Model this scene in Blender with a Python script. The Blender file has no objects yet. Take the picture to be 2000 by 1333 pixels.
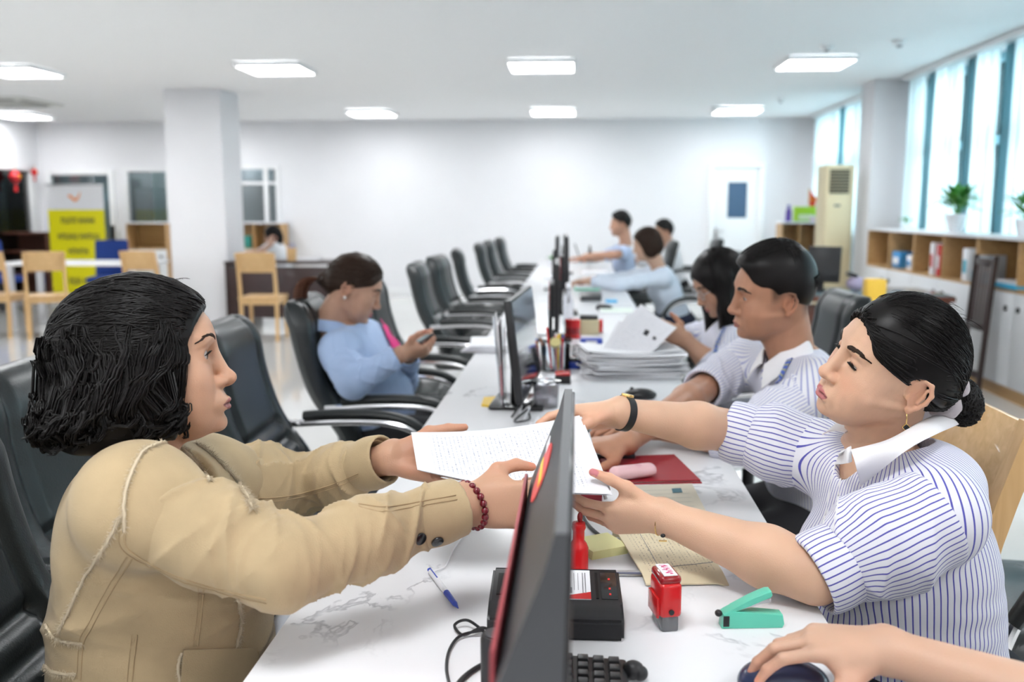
import bpy, bmesh, math, random
import numpy as np
from mathutils import Vector, Matrix

random.seed(7)
rng = np.random.default_rng(7)
SC = bpy.context.scene
COL = SC.collection
PI = math.pi

# ------------------------------------------------------------------ camera
FPX = 1810.0
CX, CY = 1000.0, 666.5
CAM = np.array([0.0, 0.0, 1.36])
VPX, VPY = 1127.0, 409.0
_th = math.atan((CY - VPY) / FPX)
_ps = math.atan((VPX - CX) / (FPX / math.cos(_th)))
FW = np.array([-math.sin(_ps) * math.cos(_th), math.cos(_ps) * math.cos(_th), -math.sin(_th)])
RT = np.array([math.cos(_ps), math.sin(_ps), 0.0])
UP = np.cross(RT, FW)
cam = bpy.data.cameras.new('camera')
camo = bpy.data.objects.new('camera', cam)
COL.objects.link(camo)
cam.sensor_width = 36.0
cam.lens = FPX / 2000.0 * 36.0
cam.clip_start = 0.05
camo.matrix_world = Matrix(((RT[0], UP[0], -FW[0], CAM[0]), (RT[1], UP[1], -FW[1], CAM[1]),
                            (RT[2], UP[2], -FW[2], CAM[2]), (0, 0, 0, 1)))
cam.dof.use_dof = True
cam.dof.focus_distance = 1.52
cam.dof.aperture_fstop = 3.2
SC.camera = camo

# ------------------------------------------------------------------ sky and exposure
SC.view_settings.view_transform = 'Standard'
SC.view_settings.look = 'None'
SC.view_settings.gamma = 1.0
SC.view_settings.use_curve_mapping = False
SC.view_settings.exposure = 1.16
W = bpy.data.worlds.new('world')
SC.world = W
W.use_nodes = True
_bg = W.node_tree.nodes['Background']
_bg.inputs[0].default_value = (0.86, 0.95, 1.0, 1)
_bg.inputs[1].default_value = 2.2

# daylight entering through the two window openings of the wall on the right (just outside the panes)
def day_light(name, loc, sx, sz, power):
    l = bpy.data.lights.new(name, 'AREA')
    l.shape = 'RECTANGLE'; l.size = sx; l.size_y = sz; l.energy = power
    l.color = (0.90, 0.97, 1.0)
    o = bpy.data.objects.new(name, l); COL.objects.link(o)
    o.location = loc; o.rotation_euler = (0, PI / 2, 0)
    o['kind'] = 'helper'
    return o
DAY = 1.0
day_light('daylight_window', (4.3, 6.0, 1.95), 1.9, 7.6, 360 * DAY)
day_light('daylight_window_far', (4.3, 12.4, 1.9), 1.7, 3.0, 150 * DAY)
PANEL_E = 11.5
SC.cycles.max_bounces = 5
SC.cycles.diffuse_bounces = 3
SC.cycles.glossy_bounces = 3
SC.cycles.transmission_bounces = 5
SC.cycles.transparent_max_bounces = 8
SC.cycles.caustics_reflective = False
SC.cycles.caustics_refractive = False
# ------------------------------------------------------------------ pixel helpers (2000x1333 frame -> real position)
def ray(x, y): return FW + RT * (x - CX) / FPX + UP * (CY - y) / FPX
def atY(x, y, Y): r = ray(x, y); return CAM + r * Y / r[1]
def atZ(x, y, Z): r = ray(x, y); return CAM + r * (Z - CAM[2]) / r[2]
def atX(x, y, X): r = ray(x, y); return CAM + r * X / r[0]
def V(*a): return np.array(a, float)
def nrm(v): v = np.asarray(v, float); return v / (np.linalg.norm(v) + 1e-12)

# ------------------------------------------------------------------ materials
MATS = {}
def mat(name, col=(.8, .8, .8), rough=.5, metal=0.0, spec=.5, coat=0.0, bump=0.0, bscale=200.0, vary=0.0, vscale=8.0,
        trans=0.0, emit=0.0, sss=0.0, alpha=1.0, sheen=0.0, stretch=None, ior=1.45):
    if name in MATS: return MATS[name]
    m = bpy.data.materials.new(name); m.use_nodes = True
    nt = m.node_tree; b = nt.nodes['Principled BSDF']
    b.inputs['Base Color'].default_value = (*col, 1); b.inputs['Roughness'].default_value = rough
    b.inputs['Metallic'].default_value = metal; b.inputs['Specular IOR Level'].default_value = spec
    b.inputs['Coat Weight'].default_value = coat; b.inputs['Coat Roughness'].default_value = .08
    b.inputs['Transmission Weight'].default_value = trans; b.inputs['Alpha'].default_value = alpha
    b.inputs['IOR'].default_value = ior; b.inputs['Sheen Weight'].default_value = sheen
    if emit:
        b.inputs['Emission Color'].default_value = (*col, 1); b.inputs['Emission Strength'].default_value = emit
    if sss:
        b.inputs['Subsurface Weight'].default_value = sss; b.inputs['Subsurface Radius'].default_value = (.012, .005, .003)
        b.inputs['Subsurface Scale'].default_value = .6
    if bump or vary:
        tc = nt.nodes.new('ShaderNodeTexCoord'); mp = nt.nodes.new('ShaderNodeMapping')
        if stretch: mp.inputs['Scale'].default_value = stretch
        nt.links.new(tc.outputs['Object'], mp.inputs[0])
    if bump:
        n = nt.nodes.new('ShaderNodeTexNoise'); n.inputs['Scale'].default_value = bscale; n.inputs['Detail'].default_value = 3
        bp = nt.nodes.new('ShaderNodeBump'); bp.inputs['Strength'].default_value = bump; bp.inputs['Distance'].default_value = .002
        nt.links.new(mp.outputs[0], n.inputs['Vector']); nt.links.new(n.outputs[0], bp.inputs['Height']); nt.links.new(bp.outputs[0], b.inputs['Normal'])
    if vary:
        n = nt.nodes.new('ShaderNodeTexNoise'); n.inputs['Scale'].default_value = vscale; n.inputs['Detail'].default_value = 4
        r = nt.nodes.new('ShaderNodeValToRGB')
        r.color_ramp.elements[0].position = .3; r.color_ramp.elements[1].position = .7
        r.color_ramp.elements[0].color = (*[c * (1 - vary) for c in col], 1)
        r.color_ramp.elements[1].color = (*[min(1, c * (1 + vary * .6)) for c in col], 1)
        nt.links.new(mp.outputs[0], n.inputs['Vector']); nt.links.new(n.outputs[0], r.inputs[0]); nt.links.new(r.outputs[0], b.inputs['Base Color'])
    MATS[name] = m
    return m

def mat_nodes(name):
    m = bpy.data.materials.new(name); m.use_nodes = True; MATS[name] = m
    return m, m.node_tree, m.node_tree.nodes['Principled BSDF']
def N(nt, typ, **kw):
    n = nt.nodes.new(typ)
    for k, v in kw.items():
        if k.startswith('i_'): n.inputs[int(k[2:])].default_value = v
        else: setattr(n, k, v)
    return n

def mat_glass(name, tint=(.9, .95, .95), refl=.12):
    m = bpy.data.materials.new(name); m.use_nodes = True; nt = m.node_tree; nt.nodes.clear()
    o = N(nt, 'ShaderNodeOutputMaterial'); t = N(nt, 'ShaderNodeBsdfTransparent'); g = N(nt, 'ShaderNodeBsdfGlossy')
    t.inputs[0].default_value = (*tint, 1); g.inputs['Roughness'].default_value = .02
    f = N(nt, 'ShaderNodeFresnel'); f.inputs[0].default_value = 1.5
    mx = N(nt, 'ShaderNodeMixShader'); ad = N(nt, 'ShaderNodeMath', operation='ADD'); ad.inputs[1].default_value = refl; ad.use_clamp = True
    nt.links.new(f.outputs[0], ad.inputs[0]); nt.links.new(ad.outputs[0], mx.inputs[0]); nt.links.new(t.outputs[0], mx.inputs[1])
    nt.links.new(g.outputs[0], mx.inputs[2]); nt.links.new(mx.outputs[0], o.inputs[0]); MATS[name] = m
    return m

def mat_wood(name, col, dark, scale=6.0, rough=.4, axis='X', coat=.15):
    m, nt, b = mat_nodes(name)
    tc = N(nt, 'ShaderNodeTexCoord'); mp = N(nt, 'ShaderNodeMapping')
    s = {'X': (.6, 9, 9), 'Y': (9, .6, 9), 'Z': (9, 9, .6)}[axis]
    mp.inputs['Scale'].default_value = s
    n = N(nt, 'ShaderNodeTexNoise'); n.inputs['Scale'].default_value = scale; n.inputs['Detail'].default_value = 5; n.inputs['Distortion'].default_value = .6
    r = N(nt, 'ShaderNodeValToRGB'); r.color_ramp.elements[0].position = .3; r.color_ramp.elements[1].position = .72
    r.color_ramp.elements[0].color = (*dark, 1); r.color_ramp.elements[1].color = (*col, 1)
    nt.links.new(tc.outputs['Object'], mp.inputs[0]); nt.links.new(mp.outputs[0], n.inputs['Vector']); nt.links.new(n.outputs[0], r.inputs[0])
    nt.links.new(r.outputs[0], b.inputs['Base Color']); b.inputs['Roughness'].default_value = rough; b.inputs['Coat Weight'].default_value = coat
    return m

# ------------------------------------------------------------------ mesh helpers
def link(o, parent=None):
    COL.objects.link(o)
    if parent is not None: o.parent = parent
    return o

def mesh_np(name, v, f, m=None, parent=None, smooth=True, attrs=None, auto=None):
    """v (N,3); f (M,4) or (M,3) arrays or list of tuples"""
    me = bpy.data.meshes.new(name)
    v = np.asarray(v, np.float32)
    if isinstance(f, np.ndarray):
        k = f.shape[1]
        me.vertices.add(len(v)); me.vertices.foreach_set('co', v.ravel())
        me.loops.add(f.size); me.loops.foreach_set('vertex_index', f.ravel().astype(np.int32))
        me.polygons.add(len(f)); me.polygons.foreach_set('loop_start', np.arange(0, f.size, k, dtype=np.int32))
        me.update(calc_edges=True)
    else:
        me.from_pydata([tuple(map(float, p)) for p in v], [], [tuple(int(i) for i in q) for q in f]); me.update()
    if smooth: me.polygons.foreach_set('use_smooth', np.ones(len(me.polygons), bool))
    if smooth and auto is not None:
        try: me.set_sharp_from_angle(angle=math.radians(auto))
        except Exception: pass
    for an, av in (attrs or {}).items():
        av = np.asarray(av, np.float32)
        if av.ndim == 1:
            a = me.attributes.new(an, 'FLOAT', 'POINT'); a.data.foreach_set('value', av)
        else:
            if av.shape[1] == 3: av = np.concatenate([av, np.ones((len(av), 1), np.float32)], 1)
            a = me.attributes.new(an, 'FLOAT_COLOR', 'POINT'); a.data.foreach_set('color', av.ravel())
    if m is not None: me.materials.append(m)
    o = bpy.data.objects.new(name, me)
    return link(o, parent)

class MB:
    """collects shapes of one part in a bmesh"""
    def __init__(s): s.b = bmesh.new()
    def _xf(s, verts, loc, rot, M=None):
        R = Matrix(M) if M is not None else (Matrix.Rotation(rot[2], 3, 'Z') @ Matrix.Rotation(rot[1], 3, 'Y') @ Matrix.Rotation(rot[0], 3, 'X'))
        l = Vector(loc)
        for v in verts: v.co = R @ v.co + l
    def box(s, loc, size, rot=(0, 0, 0), bev=0.0, seg=2, M=None):
        r = bmesh.ops.create_cube(s.b, size=1.0); vs = r['verts']
        for v in vs: v.co = Vector((v.co.x * size[0], v.co.y * size[1], v.co.z * size[2]))
        if bev > 0:
            es = list({e for v in vs for e in v.link_edges})
            rb = bmesh.ops.bevel(s.b, geom=es, offset=min(bev, min(size) * .49), segments=seg, profile=.5, affect='EDGES')
            vs = list({v for f in rb['faces'] for v in f.verts} | {v for v in vs if v.is_valid})
        s._xf(vs, loc, rot, M); return s
    def cyl(s, loc, r, h, rot=(0, 0, 0), n=20, r2=None, bev=0.0, M=None):
        q = bmesh.ops.create_cone(s.b, cap_ends=True, segments=n, radius1=r, radius2=r if r2 is None else r2, depth=h); vs = q['verts']
        if bev > 0:
            es = [e for e in {e for v in vs for e in v.link_edges} if abs(e.verts[0].co.z - e.verts[1].co.z) < 1e-6]
            rb = bmesh.ops.bevel(s.b, geom=es, offset=bev, segments=2, profile=.5, affect='EDGES')
            vs = list({v for f in rb['faces'] for v in f.verts} | {v for v in vs if v.is_valid})
        s._xf(vs, loc, rot, M); return s
    def sph(s, loc, r, sc=(1, 1, 1), n=16, rot=(0, 0, 0), M=None):
        q = bmesh.ops.create_uvsphere(s.b, u_segments=n, v_segments=max(6, n * 2 // 3), radius=r); vs = q['verts']
        for v in vs: v.co = Vector((v.co.x * sc[0], v.co.y * sc[1], v.co.z * sc[2]))
        s._xf(vs, loc, rot, M); return s
    def tube(s, pts, r, n=10, closed=False, cap=True):
        v, f = tube_np(np.array(pts, float), r, n, closed, cap); s.raw(v, f); return s
    def lathe(s, prof, loc=(0, 0, 0), n=28, rot=(0, 0, 0)):
        vs = []; rings = []
        for (r, z) in prof:
            ring = [s.b.verts.new((r * math.cos(2 * PI * i / n), r * math.sin(2 * PI * i / n), z)) for i in range(n)]
            rings.append(ring); vs += ring
        for a, b in zip(rings[:-1], rings[1:]):
            for i in range(n): s.b.faces.new((a[i], a[(i + 1) % n], b[(i + 1) % n], b[i]))
        if prof[0][0] > 1e-5: s.b.faces.new(rings[0][::-1])
        if prof[-1][0] > 1e-5: s.b.faces.new(rings[-1])
        s._xf(vs, loc, rot); return s
    def prism(s, poly, h, loc=(0, 0, 0), rot=(0, 0, 0), bev=0.0, M=None, taper=1.0):
        """polygon in xy extruded along z by h (centred)"""
        lo = [s.b.verts.new((x, y, -h / 2)) for x, y in poly]; hi = [s.b.verts.new((x * taper, y * taper, h / 2)) for x, y in poly]
        n = len(poly); fs = [s.b.faces.new(lo[::-1]), s.b.faces.new(hi)]
        for i in range(n): fs.append(s.b.faces.new((lo[i], lo[(i + 1) % n], hi[(i + 1) % n], hi[i])))
        vs = lo + hi
        if bev > 0:
            es = list({e for f in fs[:2] for e in f.edges})
            rb = bmesh.ops.bevel(s.b, geom=es, offset=bev, segments=2, profile=.5, affect='EDGES')
            vs = list({v for f in rb['faces'] for v in f.verts} | {v for v in vs if v.is_valid})
        s._xf(vs, loc, rot, M); return s
    def raw(s, v, f):
        bv = [s.b.verts.new(tuple(map(float, p))) for p in v]
        for q in f:
            try: s.b.faces.new([bv[int(i)] for i in q])
            except ValueError: pass
        return s
    def obj(s, name, m, parent=None, smooth=True, auto=35):
        bmesh.ops.recalc_face_normals(s.b, faces=s.b.faces[:])
        me = bpy.data.meshes.new(name); s.b.to_mesh(me); s.b.free()
        if smooth:
            me.polygons.foreach_set('use_smooth', np.ones(len(me.polygons), bool))
            me.set_sharp_from_angle(angle=math.radians(auto))
        if m is not None: me.materials.append(m)
        return link(bpy.data.objects.new(name, me), parent)

def frames(P, closed=False):
    T = np.gradient(P, axis=0)
    if closed: T = np.roll(P, -1, 0) - np.roll(P, 1, 0)
    T /= np.linalg.norm(T, axis=1, keepdims=True) + 1e-12
    ref = V(0, 0, 1) if abs(T[0][2]) < .9 else V(1, 0, 0)
    U = np.zeros_like(P); u = nrm(np.cross(T[0], ref))
    for i in range(len(P)):
        u = u - T[i] * (u @ T[i]); u = nrm(u); U[i] = u
    return T, U, np.cross(T, U)

def tube_np(P, r, n=10, closed=False, cap=True):
    T, U, B = frames(P, closed); r = np.broadcast_to(np.asarray(r, float), (len(P),))
    a = np.arange(n) * 2 * PI / n
    v = P[:, None] + r[:, None, None] * (np.cos(a)[None, :, None] * U[:, None] + np.sin(a)[None, :, None] * B[:, None])
    m = len(P); v = v.reshape(-1, 3); f = []
    for i in range(m if closed else m - 1):
        j = (i + 1) % m
        for k in range(n): f.append((i * n + k, i * n + (k + 1) % n, j * n + (k + 1) % n, j * n + k))
    if cap and not closed: f.append(tuple(range(n))[::-1]); f.append(tuple(range((m - 1) * n, m * n)))
    return v, f

def spline(pts, n=40, closed=False):
    """Catmull-Rom through pts"""
    P = np.array(pts, float); m = len(P)
    if closed: Q = np.vstack([P[-1], P, P[0], P[1]]); segs = m
    else: Q = np.vstack([2 * P[0] - P[1], P, 2 * P[-1] - P[-2]]); segs = m - 1
    t = np.linspace(0, segs, n, endpoint=not closed); i = np.clip(t.astype(int), 0, segs - 1); u = (t - i)[:, None]
    a, b, c, d = Q[i], Q[i + 1], Q[i + 2], Q[i + 3]
    return .5 * (2 * b + (c - a) * u + (2 * a - 5 * b + 4 * c - d) * u ** 2 + (3 * b - a - 3 * c + d) * u ** 3)

def grid_faces(nu, nv, closed_u=False):
    i = np.arange(nu if closed_u else nu - 1)[:, None]; j = np.arange(nv - 1)[None, :]; i2 = (i + 1) % nu
    return np.stack(np.broadcast_arrays(i * nv + j, i2 * nv + j, i2 * nv + j + 1, i * nv + j + 1), -1).reshape(-1, 4)

def sheet(name, G, thick, m, parent=None, attrs=None):
    """thin closed sheet from a grid of points G (nu,nv,3)"""
    nu, nv, _ = G.shape
    du = np.gradient(G, axis=0); dv = np.gradient(G, axis=1); n = np.cross(du, dv); n /= np.linalg.norm(n, axis=2, keepdims=True) + 1e-12
    a = (G + n * thick / 2).reshape(-1, 3); b = (G - n * thick / 2).reshape(-1, 3); k = nu * nv
    f = grid_faces(nu, nv); idx = np.arange(k).reshape(nu, nv)
    ring = np.concatenate([idx[:, 0], idx[-1, 1:], idx[-2::-1, -1], idx[0, -2:0:-1]])
    r2 = np.roll(ring, -1); side = np.stack([ring, ring + k, r2 + k, r2], 1)
    F = np.concatenate([f, f[:, ::-1] + k, side])
    at = None
    if attrs: at = {q: np.concatenate([w, w]) for q, w in attrs.items()}
    return mesh_np(name, np.concatenate([a, b]), F, m, parent, True, at, auto=50)

def thing(name, label, cat, loc=(0, 0, 0), rotz=0.0, group=None):
    o = bpy.data.objects.new(name, None); COL.objects.link(o)
    o.location = tuple(map(float, loc)); o.rotation_euler = (0, 0, rotz); o['label'] = label; o['category'] = cat
    o.empty_display_size = .1
    if group: o['group'] = group
    return o
def tag(o, label, cat, group=None):
    o['label'] = label; o['category'] = cat
    if group: o['group'] = group
    return o
def struct(o, label=None):
    o['kind'] = 'structure'
    if label: o['label'] = label
    return o
def dup(root, loc, rotz, label=None, group=None):
    r = root.copy(); COL.objects.link(r); r.location = tuple(map(float, loc)); r.rotation_euler = (0, 0, rotz)
    if label: r['label'] = label
    if group: r['group'] = group
    for ch in list(root.children):
        c = ch.copy(); COL.objects.link(c); c.parent = r
        for g in list(ch.children):
            d = g.copy(); COL.objects.link(d); d.parent = c
    return r
def text_mesh(name, body, size, m, parent, M, extrude=.0003, align='CENTER'):
    cu = bpy.data.curves.new(name, 'FONT'); cu.body = body; cu.size = size; cu.align_x = align; cu.align_y = 'CENTER'; cu.extrude = extrude
    o = bpy.data.objects.new(name, cu); COL.objects.link(o)
    dg = bpy.context.evaluated_depsgraph_get(); me = bpy.data.meshes.new_from_object(o.evaluated_get(dg))
    bpy.data.objects.remove(o); bpy.data.curves.remove(cu)
    me.materials.clear(); me.materials.append(m)
    p = bpy.data.objects.new(name, me); link(p, parent); p.matrix_local = Matrix(M)
    return p
def basis(x, y, z, o):
    return Matrix(((x[0], y[0], z[0], o[0]), (x[1], y[1], z[1], o[1]), (x[2], y[2], z[2], o[2]), (0, 0, 0, 1)))
# ------------------------------------------------------------------ common materials
m_white = mat('wall_paint', (.83, .83, .855), .7, vary=.02, vscale=1.5)
m_ceil = mat('ceiling_paint', (.91, .92, .93), .8)
m_trim = mat('trim_white', (.86, .87, .88), .35)
m_black = mat('black_plastic', (.016, .016, .018), .38, bump=.08, bscale=900)
m_blackg = mat('black_gloss', (.012, .012, .014), .18, coat=.3)
m_dgrey = mat('dark_grey_plastic', (.055, .057, .062), .45)
m_chrome = mat('chrome', (.78, .78, .80), .13, metal=1)
m_steel = mat('steel', (.55, .55, .56), .3, metal=1)
m_gold = mat('gold', (.85, .58, .22), .22, metal=1)
m_leather = mat('black_leather', (.016, .020, .021), .33, spec=.55, bump=.25, bscale=260)
m_paper = mat('paper', (.87, .87, .90), .65)
m_red = mat('red_plastic', (.62, .012, .015), .25, coat=.3)
m_blue = mat('blue_plastic', (.03, .07, .45), .35)
m_yellow = mat('yellow_plastic', (.85, .55, .02), .45)
m_lwood = mat_wood('beech_wood', (.72, .47, .22), (.58, .35, .14), 5, .38)
m_lwoodz = mat_wood('beech_wood_upright', (.74, .49, .23), (.60, .36, .15), 5, .38, 'Z')
m_dwood = mat_wood('dark_wood', (.034, .011, .010), (.017, .006, .006), 5, .35)
m_clear = mat_glass('clear_acrylic', (.93, .95, .97), .03)
m_pane = mat_glass('window_pane', (.82, .90, .92), .05)

# ------------------------------------------------------------------ shell
RX0, RX1, RY0, RY1, RH = -8.62, 3.55, -3.2, 14.55, 2.73
def floor_mat():
    m, nt, b = mat_nodes('polished_floor')
    tc = N(nt, 'ShaderNodeTexCoord'); n = N(nt, 'ShaderNodeTexNoise'); n.inputs['Scale'].default_value = 1.3; n.inputs['Detail'].default_value = 6
    r = N(nt, 'ShaderNodeValToRGB'); r.color_ramp.elements[0].color = (.72, .71, .68, 1); r.color_ramp.elements[1].color = (.80, .80, .78, 1)
    nt.links.new(tc.outputs['Object'], n.inputs['Vector']); nt.links.new(n.outputs[0], r.inputs[0]); nt.links.new(r.outputs[0], b.inputs['Base Color'])
    b.inputs['Roughness'].default_value = .09; b.inputs['Specular IOR Level'].default_value = .6; b.inputs['Coat Weight'].default_value = .4
    return m
fx, fy = (RX0 + RX1) / 2, (RY0 + 17.4) / 2
struct(MB().box((fx, fy, -.05), (RX1 - RX0 + .4, 17.4 - RY0 + .4, .1)).obj('floor', floor_mat(), smooth=False), 'polished cream floor reflecting the room')
struct(MB().box((fx, fy, RH + .05), (RX1 - RX0 + .4, 17.4 - RY0 + .4, .1)).obj('ceiling', m_ceil, smooth=False), 'flat white ceiling')

def pxX(x, y=400): return float(atY(x, y, RY1)[0])
def pxZ(y, x=300): return float(atY(x, y, RY1)[2])
openings = [(pxX(92), pxX(226), .0, pxZ(331, 150)), (pxX(244), pxX(336), .95, pxZ(327, 280)), (pxX(436), pxX(549), .95, pxZ(322, 500))]
wb = MB(); x = RX0; T = .14; yc = RY1 + T / 2
for (a, b_, z0, z1) in openings:
    wb.box(((x + a) / 2, yc, RH / 2), (a - x, T, RH)); wb.box(((a + b_) / 2, yc, (z1 + RH) / 2), (b_ - a, T, RH - z1))
    if z0 > 0: wb.box(((a + b_) / 2, yc, z0 / 2), (b_ - a, T, z0))
    x = b_
dx0, dx1, dz1 = pxX(1392), pxX(1482), pxZ(328, 1440)
wb.box(((x + dx0) / 2, yc, RH / 2), (dx0 - x, T, RH)); wb.box(((dx0 + dx1) / 2, yc, (dz1 + RH) / 2), (dx1 - dx0, T, RH - dz1))
wb.box(((dx1 + RX1) / 2, yc, RH / 2), (RX1 - dx1, T, RH))
struct(wb.obj('wall_back', m_white, smooth=False), 'plain white wall at the far end')
struct(MB().box((fx, RY0 - .07, RH / 2), (RX1 - RX0, .14, RH)).obj('wall_front', m_white, smooth=False), 'white wall behind the viewer')
# wall on the left with one dark glazed opening
lo0, lo1 = 10.9, 14.38; lz1 = float(atX(60, 327, RX0)[2])
wl = MB(); wl.box((RX0 - .07, (RY0 + lo0) / 2, RH / 2), (.14, lo0 - RY0, RH)); wl.box((RX0 - .07, (lo0 + lo1) / 2, (lz1 + RH) / 2), (.14, lo1 - lo0, RH - lz1))
wl.box((RX0 - .07, (lo1 + RY1) / 2, RH / 2), (.14, RY1 - lo1, RH))
struct(wl.obj('wall_left', m_white, smooth=False), 'white wall with a dark glazed opening')
# wall on the right with two window openings
w1a, w1b, w2a, w2b, wz0, wz1 = 2.0, 10.1, 10.95, 14.1, 1.02, 2.68
wr = MB(); xr = RX1 + .07
for a, b_ in ((RY0, w1a), (w1b, w2a), (w2b, RY1)): wr.box((xr, (a + b_) / 2, RH / 2), (.14, b_ - a, RH))
for a, b_ in ((w1a, w1b), (w2a, w2b)):
    wr.box((xr, (a + b_) / 2, wz0 / 2), (.14, b_ - a, wz0)); wr.box((xr, (a + b_) / 2, (wz1 + RH) / 2), (.14, b_ - a, RH - wz1))
struct(wr.obj('wall_right', m_white, smooth=False), 'white wall with two tall windows')
# columns
struct(MB().box((-4.43, 10.95, RH / 2), (.67, .6, RH), bev=.008).obj('column', m_white), 'square white column between the wooden chairs')
struct(MB().box((3.36, 10.62, RH / 2), (.42, .46, RH), bev=.008).obj('column', m_white), 'white column between the two windows')
struct(MB().box(((openings[2][1] + dx0) / 2, RY1 - .008, .06), (dx0 - openings[2][1] - .1, .016, .12), bev=.003).obj('baseboard_back', m_trim), 'low pale skirting')

# ------------------------------------------------------------------ dim rooms behind the glazing
m_dim = mat('dim_room', (.10, .105, .11), .7); m_dim2 = mat('dim_room_grey', (.17, .175, .18), .7); m_blind = mat('pale_blind', (.70, .76, .80), .8)  # shade painted in: dark wall colours make the back rooms look unlit
def dim_room(name, x0, x1, y0, y1, m, label):
    b = MB(); h = RH
    b.box(((x0 + x1) / 2, y1, h / 2), (x1 - x0, .06, h)); b.box((x0, (y0 + y1) / 2, h / 2), (.06, y1 - y0, h)); b.box((x1, (y0 + y1) / 2, h / 2), (.06, y1 - y0, h))
    return struct(b.obj(name, m, smooth=False), label)
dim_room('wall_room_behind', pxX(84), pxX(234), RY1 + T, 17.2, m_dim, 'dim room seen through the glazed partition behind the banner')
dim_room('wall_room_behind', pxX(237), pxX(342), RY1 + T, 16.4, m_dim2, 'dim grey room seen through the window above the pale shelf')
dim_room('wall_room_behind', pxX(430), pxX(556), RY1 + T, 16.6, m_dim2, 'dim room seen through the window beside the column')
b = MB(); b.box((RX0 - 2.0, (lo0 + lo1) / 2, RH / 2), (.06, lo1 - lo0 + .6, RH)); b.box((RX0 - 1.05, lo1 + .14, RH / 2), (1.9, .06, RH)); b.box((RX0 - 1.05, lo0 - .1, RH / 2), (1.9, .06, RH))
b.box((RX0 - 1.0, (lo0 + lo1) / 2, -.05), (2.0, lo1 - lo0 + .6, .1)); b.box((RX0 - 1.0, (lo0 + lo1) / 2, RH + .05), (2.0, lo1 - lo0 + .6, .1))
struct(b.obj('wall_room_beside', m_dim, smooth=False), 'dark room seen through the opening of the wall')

def window(n, x0, x1, z0, z1, mull, trans, label, fw=.07):
    f = MB(); y = RY1 + .02; d = .1
    for xx in (x0 + fw / 2, x1 - fw / 2): f.box((xx, y, (z0 + z1) / 2), (fw, d, z1 - z0), bev=.006)
    f.box(((x0 + x1) / 2, y, z1 - fw / 2), (x1 - x0 - 2 * fw, d, fw), bev=.006)
    if z0 > .1: f.box(((x0 + x1) / 2, y, z0 + fw / 2), (x1 - x0 - 2 * fw, d, fw), bev=.006)
    for xx in mull: f.box((xx, y, (z0 + z1) / 2), (fw, d * .8, z1 - z0 - 2 * fw), bev=.004)
    if trans: f.box(((x0 + x1) / 2, y, trans), (x1 - x0 - 2 * fw, d * .7, fw * .7), bev=.004)
    o = struct(f.obj('window_%d' % n, m_trim), label)
    xs = [x0 + fw] + sorted(mull) + [x1 - fw]; zs = [z0 + (fw if z0 > .1 else .01)] + ([trans] if trans else []) + [z1 - fw]
    for a, b_ in zip(xs[:-1], xs[1:]):
        for c, e in zip(zs[:-1], zs[1:]):
            MB().box(((a + b_) / 2, y, (c + e) / 2), (b_ - a - .01, .008, e - c - .01)).obj('pane', m_pane, o, smooth=False)
    return o
o0, o1, o2 = openings
window(1, o0[0], o0[1], 0, o0[3], [], None, 'white framed glass partition behind the yellow banner', .09)
window(2, o1[0], o1[1], o1[2], o1[3], [], None, 'white framed window above the pale shelf, half hidden by the column')
window(3, o2[0], o2[1], o2[2], o2[3], [pxX(521)], pxZ(358, 500), 'white framed window with a transom beside the column')
# blinds and one pale strip in the rooms behind
bl = MB()
for k in range(9): bl.box((pxX(170 + 6.2 * k), RY1 + .35, 1.25), (.055, .012, 2.3), rot=(0, 0, .25))
tag(bl.obj('roller_blind', m_blind), 'pale blind hanging behind the glass partition at the yellow banner', 'blind')
tag(MB().box((pxX(308), RY1 + .4, 1.75), (.5, .02, 1.5), bev=.004).obj('roller_blind', mat('pale_blind_green', (.56, .66, .66), .8)), 'grey-green blind behind the window above the pale shelf', 'blind')
tag(MB().box((pxX(488), RY1 + .3, pxZ(338, 490)), (.55, .02, .22), bev=.004).obj('roller_blind', m_blind), 'pale strip standing for bright reflections in the upper panes beside the column', 'blind')  # pale strip put in for the bright reflections of the upper glass
# glazed opening in the wall on the left: frame and panes
f = MB(); xw = RX0 - .04
for yy in (lo0 + .04, (lo0 + lo1) / 2 + .3, lo1 - .05): f.box((xw, yy, lz1 / 2), (.1, .1, lz1), bev=.006)
f.box((xw, (lo0 + lo1) / 2, lz1 - .03), (.1, lo1 - lo0, .06), bev=.006)
o = struct(f.obj('window_4', m_trim), 'white framed glazed opening onto the dark room')
for a, b_ in ((lo0 + .09, (lo0 + lo1) / 2 + .25), ((lo0 + lo1) / 2 + .35, lo1 - .1)):
    MB().box((xw, (a + b_) / 2, lz1 / 2 - .03), (.008, b_ - a, lz1 - .08)).obj('pane', m_pane, o, smooth=False)

# ------------------------------------------------------------------ door in the far wall
d = MB()
for xx in (dx0 - .035, dx1 + .035): d.box((xx, RY1 - .015, dz1 / 2), (.08, .05, dz1), bev=.006)
d.box(((dx0 + dx1) / 2, RY1 - .015, dz1 + .035), (dx1 - dx0 + .15, .05, .08), bev=.006)
struct(d.obj('trim_1', m_trim), 'white door surround')
leaf = MB(); gx0, gx1, gz0, gz1 = pxX(1421), pxX(1459), pxZ(426, 1440), pxZ(356, 1440); y = RY1 + .03
leaf.box(((dx0 + gx0) / 2, y, dz1 / 2), (gx0 - dx0, .045, dz1)); leaf.box(((dx1 + gx1) / 2, y, dz1 / 2), (dx1 - gx1, .045, dz1))
leaf.box(((gx0 + gx1) / 2, y, (dz1 + gz1) / 2), (gx1 - gx0, .045, dz1 - gz1)); leaf.box(((gx0 + gx1) / 2, y, gz0 / 2), (gx1 - gx0, .045, gz0))
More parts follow.
